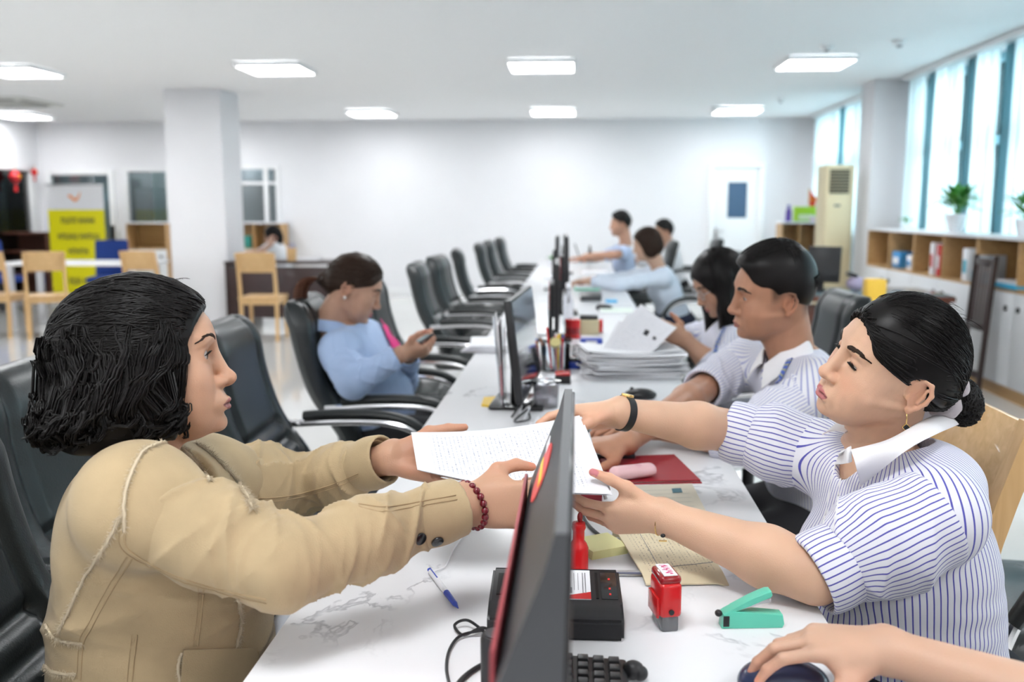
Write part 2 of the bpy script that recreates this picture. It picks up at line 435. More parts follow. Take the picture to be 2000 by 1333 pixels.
door = struct(leaf.obj('door_1', mat('door_white', (.88, .90, .92), .3), smooth=False), 'white door with a small blue-grey pane')
MB().box(((gx0 + gx1) / 2, y, (gz0 + gz1) / 2), (gx1 - gx0, .012, gz1 - gz0)).obj('pane', mat('blue_pane', (.07, .13, .22), .12), door, smooth=False)['label'] = 'blue-grey glass pane'
hb = MB(); hb.box((dx0 + .06, RY1 - .02, 1.0), (.04, .02, .16), bev=.004); hb.tube([(dx0 + .06, RY1 - .02, 1.03), (dx0 + .06, RY1 - .06, 1.03), (dx0 + .17, RY1 - .06, 1.03)], .01)
hb.obj('handle', m_steel, door)

# ------------------------------------------------------------------ windows and curtains of the wall on the right
m_tealf = mat('teal_frame', (.20, .36, .42), .4)
def side_window(n, a, b_, k, label):
    f = MB(); xx = RX1 + .05
    for zz in (wz0 + .04, 1.95, wz1 - .04): f.box((xx, (a + b_) / 2, zz), (.07, b_ - a, .07), bev=.005)
    ys = np.linspace(a + .04, b_ - .04, k + 1)
    for yy in ys: f.box((xx, yy, (wz0 + wz1) / 2), (.07, .07, wz1 - wz0), bev=.005)
    o = struct(f.obj('window_%d' % n, m_tealf), label)
    for y0, y1 in zip(ys[:-1], ys[1:]):
        for z0, z1 in ((wz0 + .07, 1.92), (1.98, wz1 - .07)):
            MB().box((xx, (y0 + y1) / 2, (z0 + z1) / 2), (.008, y1 - y0 - .06, z1 - z0)).obj('pane', m_pane, o, smooth=False)
side_window(5, w1a, w1b, 7, 'tall teal framed window behind the long run of curtains')
side_window(6, w2a, w2b, 3, 'teal framed window behind the standing air conditioner')

def mat_curtain(name, col, transl):
    m = bpy.data.materials.new(name); m.use_nodes = True; nt = m.node_tree; b = nt.nodes['Principled BSDF']
    b.inputs['Base Color'].default_value = (*col, 1); b.inputs['Roughness'].default_value = .9
    t = N(nt, 'ShaderNodeBsdfTranslucent'); t.inputs[0].default_value = (*col, 1); mx = N(nt, 'ShaderNodeMixShader'); mx.inputs[0].default_value = transl
    o = [n for n in nt.nodes if n.type == 'OUTPUT_MATERIAL'][0]
    nt.links.new(b.outputs[0], mx.inputs[1]); nt.links.new(t.outputs[0], mx.inputs[2]); nt.links.new(mx.outputs[0], o.inputs[0]); MATS[name] = m
    return m
m_sheer = mat_curtain('sheer_curtain', (.86, .94, .96), .55)
m_teal = mat_curtain('teal_drape', (.30, .52, .58), .45)
def curtain(name, y0, y1, x, folds, amp, m, label, cat, z0=1.16, z1=2.67, group=None, seed=0):
    r = np.random.default_rng(seed); nu = folds * 10 + 1; nv = 7
    u = np.linspace(0, 1, nu)[:, None]; v = np.linspace(0, 1, nv)[None, :]
    ph = 2 * PI * folds * u + .5 * np.sin(2 * PI * u * 1.7 + seed) + .25 * np.sin(4 * v + seed)
    G = np.stack(np.broadcast_arrays(x + amp * np.sin(ph) * (.75 + .25 * v), y0 + (y1 - y0) * u + .02 * np.sin(ph * 2) + 0 * v, z1 + (z0 - z1) * v + 0 * u), -1)
    o = sheet(name, G, .003, m); tag(o, label, cat, group); return o
cx = 3.40
segs = [('s', 9.62, 10.04), ('t', 9.34, 9.62), ('s', 8.72, 9.34), ('t', 8.44, 8.72), ('s', 7.98, 8.44), ('t', 7.72, 7.98), ('s', 7.3, 7.72), ('t', 6.75, 7.3), ('s', 5.2, 6.75), ('t', 4.9, 5.2), ('s', 2.1, 4.9)]
lab = {0: 'white sheer curtain beside the white column', 2: 'white sheer curtain hanging behind the potted plant with large leaves', 4: 'white sheer curtain hanging above the red and white boxes',
       6: 'white sheer curtain near the smaller potted plant', 8: 'white sheer curtain past the smaller potted plant', 10: 'white sheer curtain at the end of the long window nearest the viewer',
       1: 'narrow gathered teal drape next to the column', 3: 'gathered teal drape beside the large-leaved potted plant', 5: 'gathered teal drape over the middle of the cubby cabinets',
       7: 'wide gathered teal drape behind the smaller potted plant', 9: 'gathered teal drape between the last two sheer curtains'}
for i, (k, a, b_) in enumerate(segs):
    if k == 's': curtain('sheer_curtain', a, b_, cx, max(2, int((b_ - a) / .13)), .028, m_sheer, lab[i], 'curtain', group='curtains of the long window', seed=i)
    else: curtain('drape', a + .01, b_ - .01, cx + .05, max(2, int((b_ - a) / .07)), .03, m_teal, lab[i], 'curtain', group='teal drapes of the long window', seed=i)
for i, (k, a, b_, l) in enumerate([('s', 12.72, 13.95, 'white sheer curtain of the far window'), ('t', 12.45, 12.72, 'narrow teal drape of the far window'), ('s', 11.55, 12.45, 'white sheer curtain above the standing air conditioner'), ('t', 10.95, 11.55, 'teal drape between the air conditioner and the column')]):
    curtain('sheer_curtain' if k == 's' else 'drape', a, b_, cx + .03, max(2, int((b_ - a) / .12)), .02, m_sheer if k == 's' else m_teal, l, 'curtain', z0=.3, group='curtains of the far window', seed=20 + i)
rail = MB().box((3.42, 6.1, 2.70), (.16, 8.0, .05), bev=.005); struct(rail.obj('trim_2', m_trim), 'white curtain track box under the ceiling')
rail = MB().box((3.45, 12.5, 2.70), (.14, 3.2, .05), bev=.005); struct(rail.obj('trim_3', m_trim), 'white curtain track box of the far window')

# ------------------------------------------------------------------ ceiling fittings
m_diff = mat('light_diffuser', (.97, .985, 1.0), .5, emit=PANEL_E)
def panel(x, y, label):
    t = thing('ceiling_light', label, 'ceiling light', (x, y, RH - .03), 0, 'square ceiling lights')
    f = MB()
    for sx, sy, a, b_ in ((0, .305, .63, .02), (0, -.305, .63, .02), (.305, 0, .02, .59), (-.305, 0, .02, .59)): f.box((sx, sy, .005), (a, b_, .045), bev=.003)
    f.obj('frame', m_trim, t); MB().box((0, 0, 0), (.59, .59, .02), bev=.004).obj('diffuser', m_diff, t)
    return t
names = {}
colx = [-8.05, -5.5, -2.91, -.345, 2.19]
far = ['last', 'fourth', 'third', 'second', 'first']
for ry, rown in ((9.05, 'nearer visible row'), (13.27, 'row by the end wall'), (4.9, 'row above the desk'), (.6, 'row above the viewer'), (-2.2, 'row behind the viewer')):
    for cxx, cn in zip(colx, far):
        panel(cxx, ry, 'square white light panel, %s from the window wall in the %s' % (cn, rown))
for xx_, yy_, l_ in ((pxX(150) , 15.7, 'added light panel brightening the blind behind the yellow banner'), (pxX(290), 15.4, 'added light panel brightening the blind behind the pale shelf'), (pxX(490), 15.5, 'added light panel brightening the pale strip behind the dark desk woman')): panel(xx_, yy_, l_)  # unseen panels added in the back rooms so the pale blinds turn bright
def detector(px, py, label, r=.055):
    p = atZ(px, py, RH - .03)
    t = thing('smoke_detector', label, 'smoke detector', (p[0], p[1], RH), 0, 'small fittings on the ceiling')
    MB().lathe([(r, 0), (r, -.02), (r * .8, -.035), (r * .5, -.04)], (0, 0, 0)).obj('base', m_trim, t); MB().lathe([(r * .45, -.038), (r * .4, -.055), (.0, -.058)]).obj('sensor', mat('grey_sensor', (.4, .4, .42), .5), t)
detector(1615, 96, 'small round detector just above the light panel nearest the windows'); detector(1757, 86, 'small round detector on the ceiling close to the window curtains')
detector(1525, 197, 'small round detector between two light panels near the windows', .04); detector(1487, 234, 'small round detector above the white door at the end wall', .04); detector(1395, 212, 'small round detector near the light panel by the end wall', .04)
# ceiling cassette air conditioner
p = atZ(30, 200, RH - .02)
t = thing('ceiling_air_conditioner', 'flat square air conditioner cassette set into the ceiling', 'air conditioner', (p[0] - .1, p[1], RH), 0)
MB().prism([(-.48, -.48), (.48, -.48), (.48, .48), (-.48, .48)], .03, (0, 0, -.015), bev=.008).obj('body', mat('cassette', (.72, .73, .70), .5), t)
g = MB(); g.box((0, 0, -.034), (.55, .55, .012), bev=.004); go = g.obj('grille', mat('cassette_grille', (.45, .46, .44), .5), t)
for k in range(8): MB().box((0, -.23 + .065 * k, -.043), (.5, .02, .008)).obj('slat', mat('cassette_slat', (.6, .61, .58), .5), go, smooth=False)
for sx, sy, a, b_ in ((0, .37, .6, .07), (0, -.37, .6, .07), (.37, 0, .07, .6), (-.37, 0, .07, .6)): MB().box((sx, sy, -.032), (a, b_, .01), bev=.003).obj('louver', mat('louver_dark', (.2, .2, .19), .5), t)
# ------------------------------------------------------------------ implicit-surface modeller (bodies, clothes, hair volumes)
class SDF:
    def __init__(s, lo, hi, h):
        s.h = h; s.lo = np.array(lo, float); n = np.ceil((np.array(hi, float) - s.lo) / h).astype(int) + 1
        s.ax = [(s.lo[i] + h * np.arange(n[i])).astype(np.float32) for i in range(3)]; s.d = np.full(n, .5, np.float32)
    def _sl(s, lo, hi):
        r = []
        for i in range(3):
            a = int(max(0, math.floor((lo[i] - s.lo[i]) / s.h))); b = int(min(len(s.ax[i]), math.ceil((hi[i] - s.lo[i]) / s.h) + 1))
            if b <= a: return None
            r.append(slice(a, b))
        return tuple(r)
    def op(s, fn, lo, hi, k=.01, mode='add'):
        pad = k + 3 * s.h; sl = s._sl(np.array(lo) - pad, np.array(hi) + pad)
        if sl is None: return s
        X = s.ax[0][sl[0]][:, None, None]; Y = s.ax[1][sl[1]][None, :, None]; Z = s.ax[2][sl[2]][None, None, :]
        e = fn(X, Y, Z); c = s.d[sl]; k = max(k, 1e-6)
        if mode == 'add': hh = np.maximum(k - np.abs(c - e), 0) / k; s.d[sl] = np.minimum(c, e) - hh * hh * k * .25
        elif mode == 'sub': e = -e; hh = np.maximum(k - np.abs(c - e), 0) / k; s.d[sl] = np.maximum(c, e) + hh * hh * k * .25
        elif mode == 'and': hh = np.maximum(k - np.abs(c - e), 0) / k; s.d[sl] = np.maximum(c, e) + hh * hh * k * .25
        elif mode == 'disp': s.d[sl] = c + e
        return s
    def cone(s, a, b, ra, rb=None, k=.01, mode='add'):
        a = np.array(a, np.float32); b = np.array(b, np.float32); rb = ra if rb is None else rb; ba = b - a; L = float(ba @ ba) + 1e-12; R = max(ra, rb)
        def fn(X, Y, Z):
            px, py, pz = X - a[0], Y - a[1], Z - a[2]; t = np.clip((px * ba[0] + py * ba[1] + pz * ba[2]) / L, 0, 1)
            return np.sqrt((px - t * ba[0]) ** 2 + (py - t * ba[1]) ** 2 + (pz - t * ba[2]) ** 2) - (ra + (rb - ra) * t)
        return s.op(fn, np.minimum(a, b) - R, np.maximum(a, b) + R, k, mode)
    def chain(s, pts, rs, k=.01, mode='add', kk=None):
        for i in range(len(pts) - 1): s.cone(pts[i], pts[i + 1], rs[i], rs[i + 1], k if i == 0 or kk is None else kk, mode)
        return s
    def ell(s, c, r, R=None, k=.01, mode='add'):
        c = np.array(c, np.float32); r = np.array(r, np.float32); R = np.eye(3) if R is None else np.array(R, float)   # columns of R: axes
        ext = np.sqrt((np.abs(R) ** 2) @ (r.astype(float) ** 2))
        def fn(X, Y, Z):
            px, py, pz = X - c[0], Y - c[1], Z - c[2]; k0 = 0; k1 = 0
            for i in range(3):
                u = (px * R[0, i] + py * R[1, i] + pz * R[2, i]) / r[i]; k0 = k0 + u * u; k1 = k1 + (u / r[i]) ** 2
            k0 = np.sqrt(k0); return k0 * (k0 - 1) / (np.sqrt(k1) + 1e-9)
        return s.op(fn, c - ext, c + ext, k, mode)
    def econe(s, a, b, ra, rb, side, k=.01, mode='add'):
        """elliptic tapered capsule: ra, rb = (radius along side axis, radius across)"""
        a = np.array(a, float); b = np.array(b, float); ba = b - a; L = float(ba @ ba); t_ = ba / math.sqrt(L); u = nrm(np.asarray(side) - t_ * (np.asarray(side) @ t_)); w = np.cross(t_, u); R = max(*ra, *rb)
        def fn(X, Y, Z):
            px, py, pz = X - a[0], Y - a[1], Z - a[2]; t = np.clip((px * ba[0] + py * ba[1] + pz * ba[2]) / L, 0, 1)
            qx, qy, qz = px - t * ba[0], py - t * ba[1], pz - t * ba[2]
            r1 = ra[0] + (rb[0] - ra[0]) * t; r2 = ra[1] + (rb[1] - ra[1]) * t
            pu = qx * u[0] + qy * u[1] + qz * u[2]; pw = qx * w[0] + qy * w[1] + qz * w[2]; pt = qx * t_[0] + qy * t_[1] + qz * t_[2]; rm = np.minimum(r1, r2)
            return (np.sqrt((pu / r1) ** 2 + (pw / r2) ** 2 + (pt / rm) ** 2) - 1) * rm
        return s.op(fn, np.minimum(a, b) - R, np.maximum(a, b) + R, k, mode)
    def plane(s, p, n, k=.004, mode='and', lo=None, hi=None):
        """cut: keep the side the normal points away from"""
        p = np.array(p, float); n = nrm(n)
        lo = s.lo if lo is None else lo; hi = [a[-1] for a in s.ax] if hi is None else hi
        return s.op(lambda X, Y, Z: (X - p[0]) * n[0] + (Y - p[1]) * n[1] + (Z - p[2]) * n[2], lo, hi, k, mode)
    def mesh(s, smooth=1):
        d = s.d; lo = s.lo; h = s.h; sg = d < 0; n = np.array(d.shape)
        c = np.zeros(n - 1, np.int8)
        for i in (0, 1):
            for j in (0, 1):
                for k in (0, 1): c += sg[i:n[0] - 1 + i, j:n[1] - 1 + j, k:n[2] - 1 + k]
        act = (c > 0) & (c < 8); ijk = np.argwhere(act); idx = np.full(act.shape, -1, np.int32); idx[act] = np.arange(len(ijk), dtype=np.int32)
        acc = np.zeros((len(ijk), 3)); cnt = np.zeros(len(ijk)); cr = [(i, j, k) for i in (0, 1) for j in (0, 1) for k in (0, 1)]
        for a in cr:
            for ax in range(3):
                if a[ax]: continue
                b = list(a); b[ax] = 1
                va = d[ijk[:, 0] + a[0], ijk[:, 1] + a[1], ijk[:, 2] + a[2]]; vb = d[ijk[:, 0] + b[0], ijk[:, 1] + b[1], ijk[:, 2] + b[2]]
                m = (va < 0) != (vb < 0); t = np.where(m, va / np.where(m, va - vb, 1), 0); p = np.tile(np.array(a, float), (len(ijk), 1)); p[:, ax] = t
                acc[m] += p[m]; cnt[m] += 1
        v = lo + h * (ijk + acc / cnt[:, None]); F = []
        for ax in range(3):
            o = [i for i in range(3) if i != ax]
            sa = np.take(sg, range(n[ax] - 1), ax); sb = np.take(sg, range(1, n[ax]), ax); e = np.argwhere(sa != sb)
            e = e[(e[:, o[0]] > 0) & (e[:, o[1]] > 0) & (e[:, o[0]] < n[o[0]] - 1) & (e[:, o[1]] < n[o[1]] - 1)]
            q = []
            for (da, db) in ((1, 1), (0, 1), (0, 0), (1, 0)):
                g = e.copy(); g[:, o[0]] -= da; g[:, o[1]] -= db; q.append(idx[g[:, 0], g[:, 1], g[:, 2]])
            q = np.stack(q, 1); ins = sg[e[:, 0], e[:, 1], e[:, 2]]
            flip = ins if ax != 1 else ~ins
            q[~flip] = q[~flip][:, ::-1]; F.append(q)
        F = np.concatenate(F)
        for _ in range(smooth): v = lap(v, F)
        return v, F

def lap(v, F, w=.5):
    s = np.zeros_like(v); c = np.zeros(len(v))
    for i in range(4):
        j = (i + 1) % 4
        np.add.at(s, F[:, i], v[F[:, j]]); np.add.at(s, F[:, j], v[F[:, i]]); np.add.at(c, F[:, i], 1); np.add.at(c, F[:, j], 1)
    return v * (1 - w) + w * s / np.maximum(c, 1)[:, None]

def join(parts):
    """[(v, f, {attr})] -> one"""
    vs, fs, off = [], [], 0; at = {}
    for v, f, a in parts:
        vs.append(v); fs.append(np.asarray(f) + off); off += len(v)
        for k in a: at.setdefault(k, []).append(a[k])
    return np.concatenate(vs), np.concatenate(fs), {k: np.concatenate(x) for k, x in at.items()}

def rotm(yaw=0, pitch=0, roll=0):
    """columns forward, left, up; yaw about z (0 = +X), pitch nose up, roll towards own right"""
    cy, sy, cp, sp, cr, sr = math.cos(yaw), math.sin(yaw), math.cos(pitch), math.sin(pitch), math.cos(roll), math.sin(roll)
    Rz = np.array([[cy, -sy, 0], [sy, cy, 0], [0, 0, 1]]); Ry = np.array([[cp, 0, -sp], [0, 1, 0], [sp, 0, cp]]); Rx = np.array([[1, 0, 0], [0, cr, -sr], [0, sr, cr]])
    return Rz @ Ry @ Rx

def snoise(P, scale, seed=0, oct=3):
    r = np.random.default_rng(seed); out = np.zeros(len(P)); a = 1.0
    for o in range(oct):
        for _ in range(5):
            k = r.normal(size=3) * scale * 2 ** o; out += a * np.sin(P @ k + r.uniform(0, 6.28))
        a *= .5
    return out / 4

def cr1(z, zs, vs):
    """smooth 1-D interpolation (monotone-ish cubic via Catmull-Rom on knots)"""
    zs = np.array(zs, float); vs = np.array(vs, float); m = np.gradient(vs, zs)
    i = np.clip(np.searchsorted(zs, z) - 1, 0, len(zs) - 2); h = zs[i + 1] - zs[i]; t = np.clip((z - zs[i]) / h, 0, 1)
    return ((2 * t ** 3 - 3 * t ** 2 + 1) * vs[i] + (t ** 3 - 2 * t ** 2 + t) * h * m[i] + (-2 * t ** 3 + 3 * t ** 2) * vs[i + 1] + (t ** 3 - t ** 2) * h * m[i + 1]).astype(np.float32)

# ------------------------------------------------------------------ head (x forward, y left, z up, origin between the ears)
LIPZ = -.0625
HEAD_DEF = dict(nose=1.0, nose_w=1.0, lip=1.0, cheek=1.0, chin=0.0, jaw=1.0, open=.0042, lidz=.0, brow=.0, mouth_open=0.0, ear=1.0, neck=.052, neck_tilt=-.03, width=1.0, scale=1.0, socket=1.0, lower=0.0, prot=0.0)
def head_field(h, o):
    s = SDF((-.125, -.105, -.215), (.135, .105, .145), h); w = o['width']
    s.ell((-.006, 0, .034), (.099, .0755 * w, .093), k=.01)
    zs = [-.115, -.108, -.100, -.090, -.080, -.070, -.060, -.045, -.030, -.015, .0, .015, .028, .040, .055, .070, .085]
    cz = o['chin']
    P = [.050, .069, .082 + cz, .0885 + cz, .0885 + cz * .6, .0865, .0885, .0895, .0890, .0880, .0870, .0860, .0885, .0930, .0915, .0830, .066]
    pr = o['prot']; P = [p + pr * math.exp(-((z + .064) / .032) ** 2) * (.9 if z > -.085 else .65) for p, z in zip(P, zs)]
    B = [.040, .035, .022, .010, -.008, -.024, -.034, -.046, -.055, -.06, -.065, -.07, -.075, -.08, -.08, -.075, -.06]
    Wd = [.008, .022, .031, .039, .0455, .0505, .0545, .0595, .0635, .0665, .0685, .0695, .0700, .0695, .068, .064, .055]
    jw = o['jaw']; Wd = [x * (jw if z < -.02 else 1) * w for x, z in zip(Wd, zs)]
    def slices(X, Y, Z):
        z1 = Z.ravel(); p = cr1(z1, zs, P)[None, None]; b = cr1(z1, zs, B)[None, None]; ww = np.maximum(cr1(z1, zs, Wd), .004)[None, None]
        xc = b + (p - b) * .38; a = np.where(X > xc, p - xc, xc - b)
        q = (np.abs((X - xc) / a) ** 2.25 + np.abs(Y / ww) ** 2.25) ** (1 / 2.25)
        d = (q - 1) * np.minimum(a, ww) * .8
        return np.maximum(d, np.maximum(-.112 - Z, Z - .082)).astype(np.float32)
    s.op(slices, (-.09, -.075, -.115), (.1, .075, .085), k=.012)
    # neck
    nt = o['neck_tilt']; r = o['neck']
    s.cone((-.030, 0, -.045), (-.030 + nt, 0, -.215), r, r * 1.02, k=.022)
    s.cone((.012, 0, -.085), (-.012 + nt, 0, -.19), .030, .034, k=.02)
    ck = o['cheek']
    for q in (-1, 1):
        s.ell((.052, q * .038 * w, -.022), (.030, .027 * ck, .032 * ck), k=.022)
        s.ell((.052, q * .032 * w, -.058), (.026, .024 * ck, .030), k=.022)          # mouth corner / jowl
        s.ell((.079, q * .022, .036), (.012, .022, .007), k=.014)                   # brow
        sk = o['socket']
        s.ell((.1015, q * .031, .017), (.0155 * sk, .020, .0115), k=.013, mode='sub')
        s.ell((.093, q * .014, .016), (.010, .006, .010), k=.010, mode='sub')         # inner corner
    # nose
    nn = o['nose']; nw = o['nose_w']
    s.cone((.0875, 0, .026), (.0985 + .006 * nn, 0, -.016), .0075, .0085 * nw, k=.012)
    s.ell((.1010 + .0085 * nn, 0, -.0245), (.0115, .0122 * nw, .0100), k=.008)
    for q in (-1, 1):
        s.ell((.0955, q * .0125 * nw, -.0285), (.0115, .0078, .0088), k=.006)
    s.cone((.103 + .006 * nn, 0, -.0305), (.091, 0, -.0385), .0055, .0055, k=.006)
    for q in (-1, 1): s.ell((.1035, q * .0068 * nw, -.0370), (.0060, .0034, .0036), k=.003, mode='sub')
    # lips
    L = o['lip']; mo = o['mouth_open']
    s.ell((.074 + pr * .85, 0, -.060), (.0215, .030, .018), k=.012)                                # muzzle
    for q in (-1, 1):
        up = [(.0765, q * .0235, LIPZ + .001), (.0885, q * .0135, LIPZ + .0035), (.0945, q * .0045, LIPZ + .0045), (.0945, 0, LIPZ + .0040)]
        lo_ = [(.0765, q * .0235, LIPZ - .001), (.0880, q * .0135, LIPZ - .0050 - mo), (.0925, q * .0045, LIPZ - .0066 - mo), (.0930, 0, LIPZ - .0068 - mo)]
        up = [(x + pr * (.8 if i == 0 else 1), y, z) for i, (x, y, z) in enumerate(up)]; lo_ = [(x + pr * (.8 if i == 0 else 1), y, z) for i, (x, y, z) in enumerate(lo_)]
        s.chain(up, [.0022, .0040 * L, .0046 * L, .0042 * L], k=.004, kk=.003); s.chain(lo_, [.0022, .0048 * L, .0056 * L, .0058 * L], k=.004, kk=.003)
    ml = [(.079, -.0235, LIPZ + .0003), (.0935, -.0125, LIPZ - .0004), (.1000, 0, LIPZ - .0002 - mo * .3), (.0935, .0125, LIPZ - .0004), (.079, .0235, LIPZ + .0003)]
    ml = [(x + pr * (.8 if abs(y) > .02 else 1), y, z) for x, y, z in ml]
    s.chain(ml, [.0010, .0013 + mo * .3, .0016 + mo * .45, .0013 + mo * .3, .0010], k=.0025, mode='sub')
    s.ell((.0985 + pr * .6, 0, -.0475), (.004, .0035, .007), k=.005, mode='sub')                # philtrum
    s.ell((.097 + pr * .8, 0, -.0785), (.006, .016, .005), k=.008, mode='sub')                  # under the lower lip
    s.ell((.079 + cz + pr * .45, 0, -.0935), (.0120, .0155, .011), k=.012)                          # chin ball
    # eyelids over the eyeballs, then the opening between the lids
    op = o['open']; lz = o['lidz']
    for q in (-1, 1):
        s.ell((.0735, q * .0315, .0150), (.0138, .0152, .0138), k=.0045)
        s.ell((.0890, q * .0320, .0150 + lz), (.0135, .0142, op), k=.0018, mode='sub')
    # ears
    e = o['ear']
    if e:
        for q in (-1, 1):
            def E(u, v, out): return (-.012 + u * e - out * .25, q * (.0690 * w + out), .000 + v * e)
            s.ell(E(-.005, .003, .006), (.0165 * e, .0045, .028 * e), R=rotm(0, 0, 0) @ np.array([[.94, -.30 * q, 0], [.30 * q, .94, 0], [0, 0, 1]]), k=.006)
            hel = [E(.010, -.002, .004), E(.013, .012, .005), E(.010, .026, .007), E(-.002, .033, .010), E(-.015, .027, .014), E(-.0205, .010, .0165), E(-.018, -.006, .015), E(-.012, -.018, .011), E(-.004, -.026, .008)]
            s.chain(hel, [.003, .0034, .0036, .0038, .0038, .0038, .0038, .0040, .0052], k=.003)
            s.ell(E(-.003, -.026, .0075), (.0072, .0042, .0085), k=.004)
            s.ell(E(-.001, -.001, .0135), (.0080, .0046, .0110), k=.003, mode='sub')
            s.chain([E(-.012, .018, .0125), E(-.012, .004, .0125), E(-.008, -.010, .011)], [.0022, .0025, .0025], k=.003)
            s.ell(E(.009, -.004, .007), (.0042, .0042, .0055), k=.003)
    return s

def head_mesh(h, o, skin, lipc, hairline=None, haircol=(.012, .010, .009), blush=.35):
    s = head_field(h, o); v, f = s.mesh(1 if h < .003 else 0)
    x, y, z = v.T; w = o['width']; base = np.tile(np.array(skin, float), (len(v), 1)); mo = o['mouth_open']
    n = snoise(v, 90, 3, 2)[:, None]; base = base * (1 + .05 * n)
    def mix(c, m): nonlocal base; m = np.clip(m, 0, 1)[:, None]; base = base * (1 - m) + np.array(c) * m
    sk = np.array(skin)
    mix(sk * np.array([1.10, .80, .74]), blush * np.exp(-(((np.abs(y) - .042) / .022) ** 2 + ((z + .022) / .022) ** 2)) * (x > .02))
    mix(sk * np.array([1.05, .80, .72]), .35 * np.exp(-((y / .014) ** 2 + ((z + .026) / .012) ** 2)) * (x > .09))
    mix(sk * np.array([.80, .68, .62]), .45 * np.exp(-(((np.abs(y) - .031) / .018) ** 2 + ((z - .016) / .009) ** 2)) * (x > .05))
    mix(sk * np.array([1.0, .72, .62]), .5 * np.clip((np.abs(y) - .073 * w) / .006, 0, 1) * np.exp(-(z / .035) ** 4) * np.exp(-((x + .014) / .028) ** 4))
    # lips: between the outer lip contours
    yy = np.abs(y) / .0245; L = o['lip']
    upz = LIPZ + (.0098 * L) * (1 - yy ** 2) - .0016 * np.exp(-(y / .004) ** 2); loz = LIPZ - (.0128 * L + mo) * (1 - yy ** 2.0)
    m = np.clip((upz - z) / .0012, 0, 1) * np.clip((z - loz) / .0012, 0, 1) * (yy < 1) * (x > .070); mix(lipc, m * .92)
    mix(np.array(lipc) * .35, .85 * np.exp(-((z - LIPZ) / (.0011 + mo * .3)) ** 2) * (yy < .95) * (x > .070))
    if hairline is not None: mix(haircol, hairline(x, y, z))
    return v, f, base

def eye_parts(o):
    """two eyeballs with painted iris; returns per eye v, f, col"""
    out = []
    n, m = 28, 20; r = .0124; th = np.linspace(0, PI, m)[:, None]; ph = np.linspace(0, 2 * PI, n, endpoint=False)[None, :]
    u = np.stack(np.broadcast_arrays(np.cos(th) + 0 * ph, np.sin(th) * np.cos(ph), np.sin(th) * np.sin(ph)), -1).reshape(-1, 3)
    i = np.arange(m - 1)[:, None]; j = np.arange(n)[None, :]; f = np.stack(np.broadcast_arrays(i * n + j, i * n + (j + 1) % n, (i + 1) * n + (j + 1) % n, (i + 1) * n + j), -1).reshape(-1, 4)
    return u * r, f

def eye_cols(u, gaze):
    g = nrm(gaze); a = np.degrees(np.arccos(np.clip(u @ g / .0124, -1, 1))); c = np.tile(np.array([.46, .41, .39]), (len(u), 1))
    c[a < 33] = (.035, .018, .010); c[a < 14] = (.004, .004, .004); return c
# ------------------------------------------------------------------ people: shared builders
def mat_attr(name, rough=.5, sss=0.0, bump=0.0, bscale=400, spec=.4, coat=0.0):
    m, nt, b = mat_nodes(name); a = N(nt, 'ShaderNodeAttribute'); a.attribute_name = 'Col'
    nt.links.new(a.outputs['Color'], b.inputs['Base Color']); b.inputs['Roughness'].default_value = rough; b.inputs['Specular IOR Level'].default_value = spec
    b.inputs['Coat Weight'].default_value = coat; b.inputs['Coat Roughness'].default_value = .05
    if sss:
        b.inputs['Subsurface Weight'].default_value = sss; b.inputs['Subsurface Radius'].default_value = (.010, .004, .002); b.inputs['Subsurface Scale'].default_value = .5
    if bump:
        tc = N(nt, 'ShaderNodeTexCoord'); n = N(nt, 'ShaderNodeTexNoise'); n.inputs['Scale'].default_value = bscale; n.inputs['Detail'].default_value = 2
        bp = N(nt, 'ShaderNodeBump'); bp.inputs['Strength'].default_value = bump; bp.inputs['Distance'].default_value = .0006
        nt.links.new(tc.outputs['Object'], n.inputs['Vector']); nt.links.new(n.outputs[0], bp.inputs['Height']); nt.links.new(bp.outputs[0], b.inputs['Normal'])
    return m
m_skin = mat_attr('skin', .47, .12, .5, 500)
m_eye = mat_attr('eyeball', .25, 0, 0, spec=.35, coat=.1)
def mat_hair(name, col, rough=.38):
    m, nt, b = mat_nodes(name); tc = N(nt, 'ShaderNodeTexCoord'); n = N(nt, 'ShaderNodeTexNoise'); n.inputs['Scale'].default_value = 220; n.inputs['Detail'].default_value = 2
    r = N(nt, 'ShaderNodeValToRGB'); r.color_ramp.elements[0].color = (*[c * .6 for c in col], 1); r.color_ramp.elements[1].color = (*[c * 1.5 for c in col], 1)
    nt.links.new(tc.outputs['Object'], n.inputs['Vector']); nt.links.new(n.outputs[0], r.inputs[0]); nt.links.new(r.outputs[0], b.inputs['Base Color'])
    b.inputs['Roughness'].default_value = rough; b.inputs['Specular IOR Level'].default_value = .2
    return m
m_hair = mat_hair('black_hair', (.0062, .0052, .0050)); m_hairb = mat_hair('brown_hair', (.030, .016, .010)); m_hairr = mat_hair('auburn_hair', (.085, .030, .014))

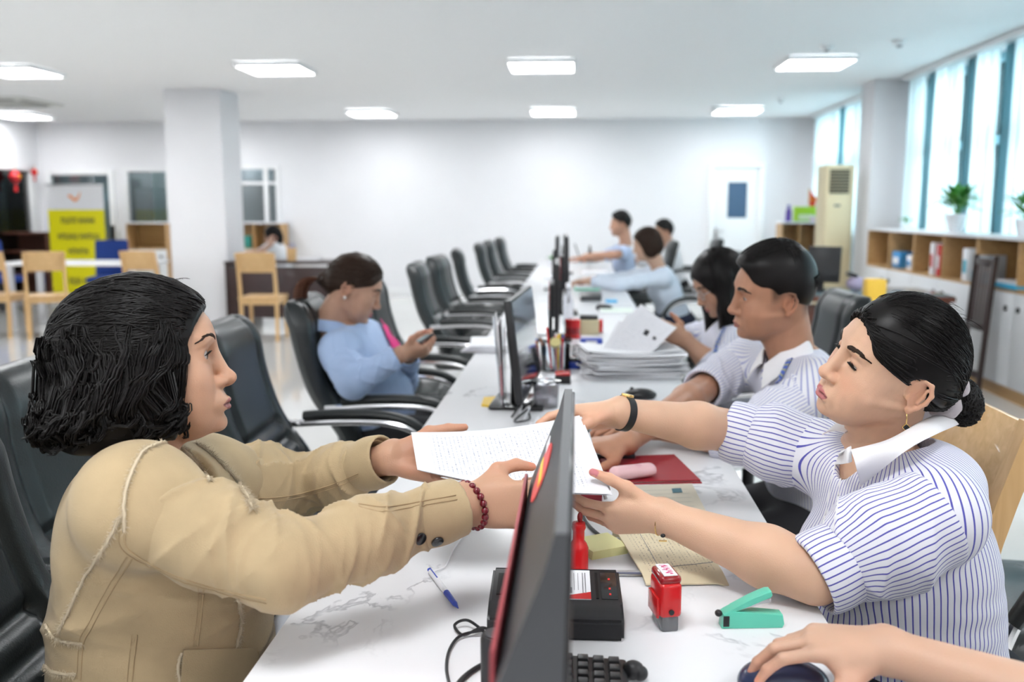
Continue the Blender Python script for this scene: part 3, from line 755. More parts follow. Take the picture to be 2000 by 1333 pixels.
def mat_stripe(name, base, line, pitch, width, rough=.75):
    m, nt, b = mat_nodes(name); a = N(nt, 'ShaderNodeAttribute'); a.attribute_name = 'stripe'
    d = N(nt, 'ShaderNodeMath', operation='DIVIDE'); d.inputs[1].default_value = pitch; fr = N(nt, 'ShaderNodeMath', operation='FRACT')
    lt = N(nt, 'ShaderNodeMath', operation='LESS_THAN'); lt.inputs[1].default_value = width / pitch; mx = N(nt, 'ShaderNodeMix', data_type='RGBA')
    mx.inputs['A'].default_value = (*base, 1); mx.inputs['B'].default_value = (*line, 1)
    nt.links.new(a.outputs['Fac'], d.inputs[0]); nt.links.new(d.outputs[0], fr.inputs[0]); nt.links.new(fr.outputs[0], lt.inputs[0]); nt.links.new(lt.outputs[0], mx.inputs['Factor'])
    nt.links.new(mx.outputs['Result'], b.inputs['Base Color']); b.inputs['Roughness'].default_value = rough; b.inputs['Sheen Weight'].default_value = .1
    tc = N(nt, 'ShaderNodeTexCoord'); n = N(nt, 'ShaderNodeTexNoise'); n.inputs['Scale'].default_value = 700; bp = N(nt, 'ShaderNodeBump'); bp.inputs['Strength'].default_value = .15; bp.inputs['Distance'].default_value = .001
    nt.links.new(tc.outputs['Object'], n.inputs['Vector']); nt.links.new(n.outputs[0], bp.inputs['Height']); nt.links.new(bp.outputs[0], b.inputs['Normal'])
    return m

FL = [(.043, .025, .021), (.047, .029, .022), (.044, .027, .022), (.034, .021, .019)]
FR = [(.0092, .0080, .0072, .0058), (.0094, .0082, .0074, .0060), (.0088, .0077, .0070, .0056), (.0077, .0068, .0062, .0050)]
KN = [(.090, .027, .0), (.094, .0075, -.003), (.089, -.0125, -.002), (.080, -.0300, .002)]
class Hand:
    def __init__(s, wrist, d, n, side, flex, splay=(8, 1, -5, -12), thumb=((.55, .75, .35), (.85, .45, .25), (.95, .25, .15)), scale=.93, thumb_scale=1.0):
        s.d = nrm(d); n = np.asarray(n, float); s.n = nrm(n - s.d * (n @ s.d)); s.s = np.cross(s.d, s.n) * (1 if side == 'R' else -1); s.w = np.asarray(wrist, float); s.k = scale
        s.fing = []
        for i in range(4):
            a = math.radians(splay[i]); dd = s.d * math.cos(a) + s.s * math.sin(a); p = s.P(*KN[i]); pts = [p]; t = 0
            for j in range(3):
                t += math.radians(flex[i][j]); pts.append(pts[-1] + (dd * math.cos(t) + s.n * math.sin(t)) * FL[i][j] * scale)
            s.fing.append((pts, [r * scale for r in FR[i]], nrm(-s.n * math.cos(t) + dd * math.sin(t))))
        p = s.P(.020, .024, .010); pts = [p]; ls = (.044, .034, .028)
        for v, l in zip(thumb, ls): pts.append(pts[-1] + s.Dv(v) * l * scale * thumb_scale)
        v3 = s.Dv(thumb[2]); b = s.Dv((-.2, .8, -.6)); s.thumb = (pts, [r * scale for r in (.0135, .0115, .0102, .0072)], nrm(b - v3 * (b @ v3)))
    def P(s, a, b, c): return s.w + s.k * (s.d * a + s.s * b + s.n * c)
    def Dv(s, v): return nrm(s.d * v[0] + s.s * v[1] + s.n * v[2])
    def apply(s, F):
        k = s.k
        for i in range(4):
            F.cone(s.P(.0, (.017, .006, -.006, -.016)[i], 0), s.P(*KN[i]), .0165 * k, .0112 * k, k=.014 * k)
        F.ell(s.P(.045, 0, .001), (.046 * k, .036 * k, .0125 * k), np.stack([s.d, s.s, s.n], 1), k=.01)
        F.ell(s.P(.036, .022, .011), (.032 * k, .017 * k, .014 * k), np.stack([s.Dv((.9, .4, .1)), s.Dv((-.4, .9, 0)), s.n], 1), k=.012)
        F.ell(s.P(.036, -.022, .009), (.034 * k, .013 * k, .012 * k), np.stack([s.d, s.s, s.n], 1), k=.012)
        pts, r, _ = s.thumb; F.chain(pts, r, k=.008 * k, kk=.004)
        F.cone(pts[1], s.P(.070, .020, .003), .0085 * k, .009 * k, k=.012 * k)   # web
        for pts, r, _ in s.fing: F.chain(pts, r, k=.0045 * k, kk=.003)
    def bounds(s):
        a = np.array([p for pts, _, _ in s.fing + [s.thumb] for p in pts] + [s.w]); return a.min(0) - .03, a.max(0) + .03
    def nails(s):
        out = []
        for pts, r, up in s.fing + [s.thumb]:
            ax = nrm(pts[3] - pts[2]); out.append((pts[3] - ax * r[3] * .2 + up * r[3] * .72, ax, up, r[3]))
        return out

def arm_skin(F, el, wr, r0=.040, r1=.0255, wflat=None):
    el = np.asarray(el); wr = np.asarray(wr); mid = el + (wr - el) * .3
    F.cone(el, mid, r0 * .98, r0, k=.02); F.cone(mid, wr + (wr - el) * -.02, r0, r1, k=.02)

def hand_mesh(hand, el, wr, h, skin, r0=.040, r1=.0265, upto=1.0, nailc=None):
    lo, hi = hand.bounds(); e = np.asarray(wr) + (np.asarray(el) - np.asarray(wr)) * upto
    lo = np.minimum(lo, np.minimum(e, wr) - r0 - .012); hi = np.maximum(hi, np.maximum(e, wr) + r0 + .012); F = SDF(lo, hi, h)
    arm_skin(F, el, wr, r0, r1); F.cone(wr, hand.P(.02, 0, 0), r1, .02 * hand.k, k=.02)
    hand.apply(F); v, f = F.mesh(1)
    c = np.tile(np.array(skin, float), (len(v), 1)) * (1 + .05 * snoise(v, 60, 5, 2)[:, None])
    sk = np.array(skin)
    # redder finger pads and knuckles
    q = v - hand.w; dn = q @ hand.n; dd = q @ hand.d
    m = (np.clip(dn / .02, 0, 1) * np.clip(dd / .03, 0, 1) * .45)[:, None]; c = c * (1 - m) + m * sk * np.array([1.12, .86, .82])
    for pts, r, _ in hand.fing + [hand.thumb]:
        m = (.5 * np.exp(-(np.linalg.norm(v - pts[3], axis=1) / .014) ** 2))[:, None]; c = c * (1 - m) + m * sk * np.array([1.15, .80, .76])
    nc = np.array(nailc if nailc is not None else sk * np.array([1.2, .82, .80]))
    for p, ax, up, r in hand.nails():
        q = v - p; side = np.cross(ax, up); a = q @ ax; b = q @ side; u = q @ up
        m = ((np.abs(a) < r * 1.05) & (np.abs(b) < r * .78) & (u > -r * .55) & (u < r * 1.2)); c[m] = nc
    return v, f, {'Col': c}

def torso_ops(F, J, b=0.0, bust=.0, belly=0.0, wide=1.0, deep=1.0, k=.05):
    P, Nk, SL, SR = (np.asarray(J[q], float) for q in ('pelvis', 'neck', 'shL', 'shR'))
    u = nrm(Nk - P); r = nrm(SR - SL); r = nrm(r - u * (r @ u)); f = np.cross(u, r); L = np.linalg.norm(Nk - P); R = np.stack([r, f, u], 1)
    F.ell(P + u * .03, (.168 * wide + b, .125 * deep + b, .14 + b), R, k)
    F.ell(P + u * (.40 * L) + f * belly * .3, (.142 * wide + b, .112 * deep + belly + b, .19 + b), R, k)
    F.ell(P + u * (.70 * L) + f * .008, (.160 * wide + b, .116 * deep + b, .16 + b), R, k)
    F.cone(SL + r * .012, SR - r * .012, .056 + b, None, k)
    for S in (SL, SR): F.cone(Nk - u * .02, S - u * .01, .050 + b, .050 + b, k)
    if bust:
        for q in (-1, 1): F.ell(P + u * (.655 * L) + f * (.075 * deep) + r * q * .072, (.066 + b, .060 * bust + b, .066 + b), R, .045)
    return u, r, f, L

def torso_bounds(J, pad=.26):
    a = np.array([J['pelvis'], J['neck'], J['shL'], J['shR']], float); return a.min(0) - pad, a.max(0) + np.array([pad, pad, .10])

def fold_disp(F, a, b, amp, freq, seed=0, twist=3.0, rad=.1, sharp=False):
    a = np.asarray(a, float); b = np.asarray(b, float); ba = b - a; L = np.linalg.norm(ba); t_ = ba / L; ref = V(0, 0, 1) if abs(t_[2]) < .8 else V(1, 0, 0); u = nrm(np.cross(t_, ref)); w = np.cross(t_, u); r = np.random.default_rng(seed); p1, p2, p3 = r.uniform(0, 6.28, 3)
    def fn(X, Y, Z):
        px, py, pz = X - a[0], Y - a[1], Z - a[2]; s = px * t_[0] + py * t_[1] + pz * t_[2]; pu = px * u[0] + py * u[1] + pz * u[2]; pw = px * w[0] + py * w[1] + pz * w[2]; ph = np.arctan2(pw, pu)
        m = np.clip((s + .02) / .05, 0, 1) * np.clip((L + .02 - s) / .05, 0, 1)
        g = np.sin(freq * s + 1.3 * np.sin(ph + p1) * twist * .4 + p2) * (.55 + .45 * np.sin(ph * 1.0 + p3 + 9 * s)) + .45 * np.sin(freq * 1.9 * s + 2.1 * np.sin(ph * 1.0 + p2) + p1) * np.sin(ph * 2 + p1)
        if sharp:
            w1 = freq * s * .5 + ph + 1.0 * np.sin(ph + p1 + 9 * s); w2 = freq * s * .42 - ph + .8 * np.sin(ph + p3 - 11 * s) + p1; w3 = freq * s * .9 + .9 * np.sin(ph * 2 + p2)
            g = .45 - 1.35 * (1 - np.abs(np.sin(w1))) ** 3.2 * (.3 + .7 * np.sin(ph * .5 + p2 + 6 * s) ** 2) - 1.15 * (1 - np.abs(np.sin(w2))) ** 4 * (.25 + .75 * np.sin(ph + p3 + 4 * s) ** 2) - .55 * (1 - np.abs(np.sin(w3))) ** 4 * np.sin(ph * .5 + p1) ** 2
        return (amp * m * g).astype(np.float32)
    F.op(fn, np.minimum(a, b) - rad, np.maximum(a, b) + rad, 0.0, 'disp')

def sleeve_mesh(pts, rs, h, folds=(), hollow=None, k=.03, amp=.004, extra=None, cutplane=None, sharp=False):
    a = np.array(pts, float); R = max(rs) + .03; F = SDF(a.min(0) - R, a.max(0) + R, h)
    F.chain(pts, rs, k=k)
    if extra: extra(F)
    for (i, fr, am, sd) in folds: fold_disp(F, pts[i], pts[i + 1], am, fr, sd, sharp=sharp)
    e = a[-1]; t = nrm(a[-1] - a[-2])
    F.plane(e, t, k=.004)
    hollow = max(hollow, 1.7 * h) if hollow else None
    if hollow: F.cone(e + t * .02, e - t * .09, rs[-1] - hollow, rs[-1] - hollow - .004, k=.002, mode='sub')
    if cutplane is not None: F.plane(cutplane[0], cutplane[1], k=.004)
    return F.mesh(1)

def around(v, a, b, ref, radius):
    """stripe coordinate: angle about the axis a-b measured from direction ref, times radius"""
    t = nrm(np.asarray(b) - a); u = nrm(np.asarray(ref) - t * (np.asarray(ref) @ t)); w = np.cross(t, u); q = v - a
    return np.arctan2(q @ w, q @ u) * radius

def tubes(paths, rad, n=5):
    """paths (N,M,3), rad (M,) or (N,M) -> verts, quads of tapered tubes"""
    P = np.asarray(paths, float); Nn, M, _ = P.shape; T = np.gradient(P, axis=1); T /= np.linalg.norm(T, axis=2, keepdims=True) + 1e-12
    ref = np.array([.31, .47, .83]); U = np.cross(T, ref); U /= np.linalg.norm(U, axis=2, keepdims=True) + 1e-9; B = np.cross(T, U)
    r = np.broadcast_to(np.asarray(rad, float), (Nn, M)) if np.ndim(rad) < 2 else rad
    a = np.arange(n) * 2 * PI / n
    v = P[:, :, None] + r[:, :, None, None] * (np.cos(a)[:, None] * U[:, :, None] + np.sin(a)[:, None] * B[:, :, None])
    i = np.arange(Nn)[:, None, None] * M * n; j = np.arange(M - 1)[None, :, None] * n; kk = np.arange(n)[None, None, :]; k2 = (kk + 1) % n
    f = np.stack(np.broadcast_arrays(i + j + kk, i + j + k2, i + j + n + k2, i + j + n + kk), -1).reshape(-1, 4)
    return v.reshape(-1, 3), f

from mathutils.bvhtree import BVHTree
def snapper(v, f):
    t = BVHTree.FromPolygons([tuple(p) for p in v.tolist()], f.tolist())
    def snap(P, off):
        sh = P.shape[:-1]; Q = P.reshape(-1, 3); off = np.broadcast_to(off, sh).ravel(); out = np.empty_like(Q)
        for i, p in enumerate(Q):
            c, n, _, _ = t.find_nearest(p); out[i] = (c[0] + n[0] * off[i], c[1] + n[1] * off[i], c[2] + n[2] * off[i])
        return out.reshape(P.shape)
    return snap

def to_world(v, R, pos, sc): return v * sc @ R.T + pos

def brow_strands(snap, spec, n=70, seed=0, side=1, rad=.0007):
    """spec: list of (y, z) along the brow from inner to outer, plus thickness"""
    r = np.random.default_rng(seed); out = []
    for q in (side,):
        pts = spline([(.100 - .034 * (y / .05) ** 2, q * y, z) for y, z in spec['pts']], 40); th = spec['th']
        for i in range(n):
            t = r.uniform(0, .93); k = int(t * 39); p = pts[k] + np.array([0, 0, r.uniform(-.5, .5) * th * (1 - .75 * t)]); dr = nrm(pts[min(39, k + 4)] - pts[max(0, k - 1)]) + np.array([0, 0, .35 * (1 - t)])
            s_ = np.linspace(0, 1, 4)[:, None]; out.append(p + dr * .0085 * s_)
    P = snap(np.array(out), .0004); return tubes(P, np.array([rad * .9, rad, rad * .9, rad * .25]), 4)

def make_person(name, label, loc, group=None):
    t = thing(name, label, 'person', (loc[0], loc[1], 0), 0, group); t['_o'] = 0
    del t['_o']; t_loc = np.array([loc[0], loc[1], 0.0]); return t, t_loc

def skull_cap_ops(F, off=.009, top=0.0):
    F.ell((-.008, 0, .036 + top / 2), (.099 + off, .0755 + off, .093 + off + top / 2), k=.01)

def face_hair(root, snapH, R, C, sc, L0, pts, th, n, seed, m, lash):
    """eyebrows and eyelashes, one object per side; lash = (z mid, rise, drop, n)"""
    for q in (-1, 1):
        a, b = brow_strands(snapH, dict(pts=pts, th=th), n, seed + q, q); o = mesh_np('eyebrow', to_world(a, R, C, sc) - L0, b, m, root)
        if lash:
            ls = []; zm, rise, tip, k = lash
            for a_ in np.linspace(-1, 1, k):
                y0 = q * (.0320 + a_ * .0132); z0 = zm + rise * (1 - a_ * a_); x0 = .0735 + .0140 * math.sqrt(max(.05, 1 - (a_ * .8) ** 2)); ls.append([(x0, y0, z0), (x0 + .0025, y0 + q * a_ * .001, z0 + tip * .6), (x0 + .0048, y0 + q * a_ * .0025, z0 + tip)])
            a, b = tubes(np.array(ls), np.array([.0009, .0006, .0001]), 4); mesh_np('eyelashes', to_world(a, R, C, sc) - L0, b, m_hair, root)
def surf_path(bvh, px, L0, step=.004, lift=.0):
    """pixel polyline traced on the garment -> points lying on its surface"""
    out = []
    P = spline([(x, y, 0) for x, y in px], 60)[:, :2]
    for x, y in P:
        d = nrm(ray(x, y)); h = bvh.ray_cast(Vector(CAM), Vector(d))
        if h[0] is not None: out.append((np.array(h[0]), np.array(h[1])))
    if len(out) < 3: return None, None
    P = np.array([o[0] for o in out]); Nn = np.array([o[1] for o in out]); keep = np.ones(len(P), bool)
    return P + Nn * lift, Nn
# ------------------------------------------------------------------ woman with a bun in a striped shirt (behind the desk)
def strands_fan(starts, end, snap, lift, M=16, off=.002, jit=.004, seed=0, bulge=None, tmax=1.0):
    r = np.random.default_rng(seed); out = []
    t = np.linspace(-.07, tmax, M)[:, None]
    for s_ in starts:
        e = end + r.normal(size=3) * jit; p = s_ * (1 - t) + e * t; c = np.array([-.01, 0, .03]); dv = p - c; ln = np.linalg.norm(dv, axis=1, keepdims=True)
        out.append(c + dv / ln * (ln + lift))
    P = np.array(out); o = off + r.uniform(-.0012, .0018, (len(P), 1)) + np.zeros((1, M)); return snap(P, o)

def build_bun_woman():
    root, L0 = make_person('person', 'woman in blue striped white shirt with hair bun, handing over a paper', (.60, 1.62))
    skin = (.70, .435, .295)
    C = V(.533, 1.600, 1.087); R = rotm(3.3126, .20, -.37); sc = .985
    o = dict(HEAD_DEF, cheek=1.20, jaw=1.13, width=1.04, nose=.75, nose_w=1.12, lip=1.12, mouth_open=.0022, open=.0036, lidz=-.0030, neck=.056, chin=-.001, neck_tilt=-.03, prot=.007)
    hl = lambda x, y, z: np.clip((z - .050 + .55 * (.055 - x)) / .012, 0, 1) * (z > .02)
    v, f, c = head_mesh(.0016, o, skin, (.50, .15, .16), None, blush=.45)
    # moles
    for mp in ((.060, .052, -.035), (.045, .058, -.030)):
        m = np.linalg.norm(v - np.array(mp), axis=1) < .0016; c[m] *= .35
    snapH = snapper(v, f)
    parts = [(to_world(v, R, C, sc), f, {'Col': c})]
    J = dict(pelvis=(.605, 1.60, .48), neck=(.565, 1.60, .885), shL=(.566, 1.435, .888), shR=(.47, 1.775, .890))
    elL, wrL = V(.372, 1.395, .800), atY(1290, 1008, 1.50)
    elR, wrR = atY(1425, 842, 1.84), atY(1208, 806, 1.71)
    handL = Hand(wrL, (-.98, .08, -.10), (.0, .80, .45), 'L', [(16, 20, 12), (22, 24, 14), (30, 28, 16), (38, 32, 18)], (6, 0, -4, -9), ((.72, .66, .18), (.80, .60, .10), (.88, .48, .10)), .93, 1.1)
    handR = Hand(wrR, (-.97, .02, -.10), (.05, -.55, -.75), 'R', [(14, 24, 14), (30, 34, 18), (38, 40, 20), (44, 44, 22)], (7, 1, -4, -9), ((.80, .40, .50), (.85, .20, .55), (.95, .05, .35)), .97)
    parts.append(hand_mesh(handL, elL, wrL, .0020, skin, .047, .0270, nailc=(.62, .22, .24)))
    parts.append(hand_mesh(handR, elR, wrR, .0024, skin, .044, .0270, nailc=(.62, .22, .24)))
    F = SDF(*torso_bounds(J), .009); u, r, fv, L = torso_ops(F, J, -.010, .9, .03, 1.04, 1.2)
    F.cone(J['shL'], elL, .05, .042, k=.03); F.cone(J['shR'], elR, .05, .042, k=.03); F.cone(J['neck'], C + R @ V(-.04, 0, -.14), .058, .054, k=.04)
    tv, tf = F.mesh(1); parts.append((tv, tf, {'Col': np.tile(np.array(skin), (len(tv), 1))}))
    bv, bf, ba = join(parts); mesh_np('body', bv - L0, bf, m_skin, root, True, ba)
    # eyes
    eu, ef = eye_parts(o)
    for q in (-1, 1):
        ev = to_world(eu + V(.0735, q * .0315, .0150), R, C, sc); mesh_np('eye', ev - L0, ef, m_eye, root, True, {'Col': eye_cols(eu, (.90, 0, -.42))})
    # brows and lashes
    face_hair(root, snapH, R, C, sc, L0, [(.0145, .0360), (.024, .0385), (.036, .0390), (.051, .0340)], .0056, 190, 1, m_hairb, (.0115, .0030, -.0018, 26))
    # hair
    F = SDF((-.20, -.12, -.12), (.12, .12, .16), .0032); skull_cap_ops(F, .0095, .006); F.ell((-.055, 0, .015), (.062, .076, .075), k=.03)
    F.ell((.128, 0, -.030), (.118, .098, .122), k=.006, mode='sub')
    F.plane((-.008, 0, .014), nrm((.45, 0, -1)), k=.006); F.cone((-.07, 0, -.01), (-.114, 0, -.018), .052, .032, k=.03)
    for q in (-1, 1): F.ell((-.010, q * .080, -.002), (.024, .03, .036), k=.004, mode='sub')
    hv, hf = F.mesh(1); hv += .0012 * snoise(hv, 160, 2, 2)[:, None] * nrm(hv - V(-.01, 0, .03)); sn = snapper(hv, hf); rr = np.random.default_rng(4)
    hparts = [(hv, hf, {})]; st = []
    for a in np.linspace(-1, 1, 420):
        ang = a * 1.62; y = .083 * math.sin(ang); z = -.012 + .112 * math.cos(ang) * .98; x = .128 - .112 * math.sqrt(max(.02, 1 - (y / .098) ** 2 - ((z + .03) / .122) ** 2 * .86)); st.append(V(x, y, z) + rr.normal(size=3) * .004)
    tie = V(-.122, 0, -.018)
    P = strands_fan(np.array(st), tie, sn, .03, 18, .0012, .013, 3); tv, tf = tubes(P, np.linspace(1, .9, 18) * .0013, 4); hparts.append((tv, tf, {}))
    st2 = [V(rr.uniform(-.06, .06), rr.uniform(-.08, .08), .12) for _ in range(320)]
    P = strands_fan(np.array(st2), tie, sn, .02, 14, .0014, .014, 5); tv, tf = tubes(P, np.linspace(.3, 1, 14) * .0012, 4); hparts.append((tv, tf, {}))
    # loose fine hairs at the hairline and crown
    fl = []
    for i in range(0):
        s_ = st[rr.integers(40, 380)]; d0 = nrm(V(rr.uniform(-.1, .5), rr.normal() * .5, rr.uniform(.1, .9))); t = np.linspace(0, 1, 7)[:, None]; ln = rr.uniform(.008, .022)
        fl.append(s_ + d0 * ln * t + V(-.9, 0, -.2) * ln * .9 * t ** 2)
    for i in range(70):
        a = rr.uniform(0, 6.28); s_ = V(rr.uniform(-.07, .04), rr.uniform(-.05, .05), .132); t = np.linspace(0, 1, 7)[:, None]; ln = rr.uniform(.02, .05)
        fl.append(s_ + V(-.4, rr.normal() * .3, .35) * ln * t + V(-.3, 0, -.4) * ln * t ** 2)
    for q in (-1, 1):
        for i in range(0):   # wisps in front of the ear
            s_ = V(.034 + rr.normal() * .006, q * .070, .020 + rr.normal() * .012); t = np.linspace(0, 1, 7)[:, None]; ln = rr.uniform(.02, .05); fl.append(s_ + V(-.10, q * .05, -1) * ln * t + V(-.35, 0, .1) * ln * t ** 2)
    tv, tf = tubes(np.array(fl), np.array([.00022] * 6 + [.0001]), 3); hparts.append((tv, np.concatenate([tf]), {}))
    # bun
    F = SDF((-.22, -.06, -.11), (-.09, .06, .03), .003); bc = V(-.146, 0, -.030); F.ell(bc, (.036, .042, .040), k=.01); F.ell(bc + V(-.01, .012, -.006), (.030, .034, .032), k=.01)
    bv_, bf_ = F.mesh(1); sb = snapper(bv_, bf_); hparts.append((bv_, bf_, {})); sp = []
    for i in range(80):
        ax = nrm(V(1, rr.normal() * .35, rr.normal() * .35)); a0 = rr.uniform(0, 6.28); al = rr.uniform(2, 4.5); tt = np.linspace(0, 1, 16); e1 = nrm(np.cross(ax, (0, 0, 1))); e2 = np.cross(ax, e1)
        rad = .05; sp.append(np.array([bc + rad * (e1 * math.cos(a0 + al * q) + e2 * math.sin(a0 + al * q)) + ax * rr.uniform(-.03, .03) * (1 - .3 * q) for q in tt]))
    P = sb(np.array(sp), .0004); tv, tf = tubes(P, np.sin(np.linspace(.15, 3.0, 16)) * .0022 + .0004, 5); hparts.append((tv, tf, {}))
    hv, hf, _ = join(hparts); mesh_np('hair', to_world(hv, R, C, sc) - L0, hf, m_hair, root)
    # scrunchie
    F = SDF((-.17, -.075, -.10), (-.07, .075, .05), .003); cc = V(-.116, 0, -.020); an = np.linspace(0, 2 * PI, 25)
    ring = [cc + V(.010 * math.sin(5 * a), .034 * math.cos(a), .034 * math.sin(a)) for a in an]; F.chain(ring, [.0125 + .0028 * math.sin(9 * a) for a in an], k=.004)
    sv, sf = F.mesh(1); sv += .0010 * snoise(sv, 500, 8, 2)[:, None]; mesh_np('hair_tie', to_world(sv, R, C, sc) - L0, sf, mat('scrunchie', (.60, .54, .56), .9, sheen=.4, bump=.6, bscale=900), root)['label'] = 'pale fluffy hair tie'
    # earring: gold hoop with a black clover
    ep = C + sc * (R @ V(-.016, .0775, -.036)); e = MB(); e.tube(spline([ep + V(0, -.002, .004), ep + V(0, -.005, -.004), ep + V(.0, -.004, -.016)], 8) - L0, .0009, 6)
    cl = ep + V(0, -.005, -.0215)
    for dx, dz in ((.0028, 0), (-.0028, 0), (0, .0028), (0, -.0028)): e.cyl(cl + V(dx, 0, dz) - L0, .0034, .0018, rot=(PI / 2, 0, 0), n=14)
    eo = e.obj('earring', m_gold, root); e = MB()
    for dx, dz in ((.0026, 0), (-.0026, 0), (0, .0026), (0, -.0026)): e.cyl(cl + V(dx, -.0006, dz) - L0, .0024, .0018, rot=(PI / 2, 0, 0), n=12)
    e.obj('clover', m_blackg, eo)
    # ---------------- shirt
    m_st = mat_stripe('blue_striped_cotton', (.80, .80, .86), (.085, .085, .42), .0098, .0021); m_col = mat('white_collar', (.86, .85, .87), .7, bump=.1, bscale=700)
    JS = dict(J, neck=(.568, 1.605, .882)); F = SDF(*torso_bounds(J), .0045); torso_ops(F, JS, .004, 1.0, .035, 1.05, 1.22)
    shL, shR = V(*J['shL']), V(*J['shR'])
    F.cone(shL, shL + (elL - shL) * .35, .070, .066, k=.03); F.cone(shR, shR + (elR - shR) * .35, .064, .062, k=.03)
    F.ell((.600, 1.570, .912), (.080, .130, .060), k=.04)
    fold_disp(F, V(.60, 1.60, .50), V(.60, 1.60, .76), .0040, 62, 3, 2.5, .25)
    F.plane((.6, 1.6, .575), (0.0, .0, -1), k=.004)
    nb = V(.555, 1.598, .945); F.cone(nb + V(.01, 0, -.05), nb + V(-.03, 0, .12), .058, .066, k=.006, mode='sub')
    # open neckline towards the front
    F.cone(nb + V(-.06, 0, -.05), nb + V(-.10, 0, .06), .030, .05, k=.008, mode='sub')
    for a, b_ in ((shL, elL), (shR, elR)):
        d = nrm(b_ - a); F.plane(a + d * .060, d, k=.003, lo=a - .16, hi=a + .16) if False else None
    v, f = F.mesh(1); P0 = V(*J['pelvis']); q = v - P0; a_ = nrm(-r + fv); b_ = np.cross(u, a_); ang = np.arctan2(q @ b_, q @ a_); rad = .155
    v_sh, f_sh = v, f; mesh_np('shirt_body', v - L0, f, m_st, root, True, {'stripe': ang * rad + 2.0})
    allv = [(v_sh, f_sh, {})]
    def sleeve(S, E, cuff, seed, ref, rr0, rr1):
        d = nrm(E - S); A = S + d * .02 + V(.0, 0, .0)
        v, f = sleeve_mesh([A, S + (E - S) * .5, E - d * .045], [rr0, rr0 * 1.03, rr1], .0038, [(0, 44, .0055, seed), (1, 60, .0075, seed + 1)], hollow=.004, k=.03, sharp=True, cutplane=(S + d * .004, -d)); allv.append((v, f, {}))
        mesh_np('sleeve', v - L0, f, m_st, root, True, {'stripe': around(v, S, E, ref, rr0) + 1.0})
        v, f = sleeve_mesh([E - d * .085, E - d * .02, E + d * .005], [rr1 + .004, rr1 + .006, rr1 + .005], .003, [(0, 70, .0016, seed + 5)], hollow=.006, k=.01)
        mesh_np('rolled_cuff', v - L0, f, m_st, root, True, {'stripe': around(v, S, E, ref, rr1) * 1.06 + 1.503})
    sleeve(shL, elL, 0, 11, (.3, -1, .5), .079, .058)
    sleeve(shR, elR, 0, 21, (0, -1, .6), .070, .055)
    # collar: two leaves folded over the neckband, resting on the shirt
    av, af, _ = join(allv); bvh = BVHTree.FromPolygons([tuple(p) for p in av.tolist()], af.tolist())
    def on(px, py, Y, lift=.010):
        h = bvh.ray_cast(Vector(CAM), Vector(nrm(ray(px, py)))); return np.array(h[0]) - nrm(ray(px, py)) * lift if h[0] is not None and abs(h[0][1] - Y) < .12 else atY(px, py, Y)
    def leaf(pa, pm, pb):
        A, Mm, B = spline(pa, 24), spline(pm, 24), spline(pb, 24); t = np.linspace(0, 1, 9)[None, :, None]; Mi = 2 * Mm - .5 * (A + B)
        G = (1 - t) ** 2 * A[:, None] + 2 * t * (1 - t) * Mi[:, None] + t * t * B[:, None]; sheet('collar', G - L0, .0025, m_col, root)
    leaf([atY(1842, 806, 1.64), atY(1800, 824, 1.57), atY(1735, 860, 1.515), atY(1662, 880, 1.50)], [on(1858, 815, 1.61, .014), on(1812, 830, 1.54, .016), on(1750, 862, 1.48, .018), on(1672, 912, 1.48, .018)], [on(1872, 830, 1.60, .009), on(1826, 850, 1.52, .010), on(1768, 882, 1.46, .010), on(1680, 950, 1.47, .010)])
    leaf([atY(1838, 800, 1.64), atY(1790, 800, 1.68), atY(1700, 815, 1.69), atY(1650, 846, 1.62)], [atY(1852, 812, 1.66), atY(1795, 808, 1.72), atY(1680, 812, 1.72), atY(1626, 842, 1.64)], [atY(1868, 828, 1.66), atY(1800, 822, 1.75), atY(1665, 815, 1.74), atY(1606, 850, 1.63)])
    leaf([atY(1662, 872, 1.505), atY(1652, 878, 1.51), atY(1638, 886, 1.52)], [on(1663, 888, 1.50, .010), on(1651, 892, 1.51, .010), on(1636, 896, 1.52, .010)], [on(1664, 902, 1.50, .007), on(1650, 906, 1.51, .007), on(1632, 908, 1.52, .007)])
    for pts in ([(1632, 905), (1622, 950), (1614, 1000), (1600, 1060)], [(1646, 908), (1640, 950), (1634, 1000), (1622, 1060)]):
        P_, n_ = surf_path(bvh, pts, L0, lift=.0005)
        if P_ is not None: tv, tf = tubes(P_[None], .0014, 5); mesh_np('placket_edge', tv - L0, tf, m_col, root)
    # trousers and thighs
    F = SDF((.10, 1.30, .36), (.86, 1.95, .66), .008); hp = V(.62, 1.61, .50)
    F.ell(hp, (.19, .19, .12), k=.03)
    for y0 in (1.50, 1.72): F.chain([(.60, y0, .50), (.22, y0 + .0, .53)], [.098, .078], k=.05)
    for y0 in (1.50, 1.72): F.chain([(.22, y0, .53), (.20, y0, .37)], [.075, .07], k=.03)
    F.ell((.64, 1.60, .545), (.172, .205, .055), k=.02)
    v, f = F.mesh(1); low = SDF((.06, 1.38, -.02), (.36, 1.84, .46), .008)
    for y0 in (1.50, 1.72): low.cone((.21, y0, .44), (.24, y0, .07), .068, .048, k=.02)
    v2, f2 = low.mesh(1); vv, ff, _ = join([(v, f, {}), (v2, f2, {})])
    mesh_np('trousers', vv - L0, ff, mat('black_trousers', (.008, .009, .016), .75, bump=.3, bscale=500), root)
    for y0 in (1.50, 1.72): MB().box(V(.20, y0, .035) - L0, (.24, .085, .07), bev=.028, seg=3).obj('shoe', m_blackg, root)
    # watch on the far wrist, gold bracelet on the near wrist
    dR = nrm(wrR - elR); wc = wrR - dR * .012
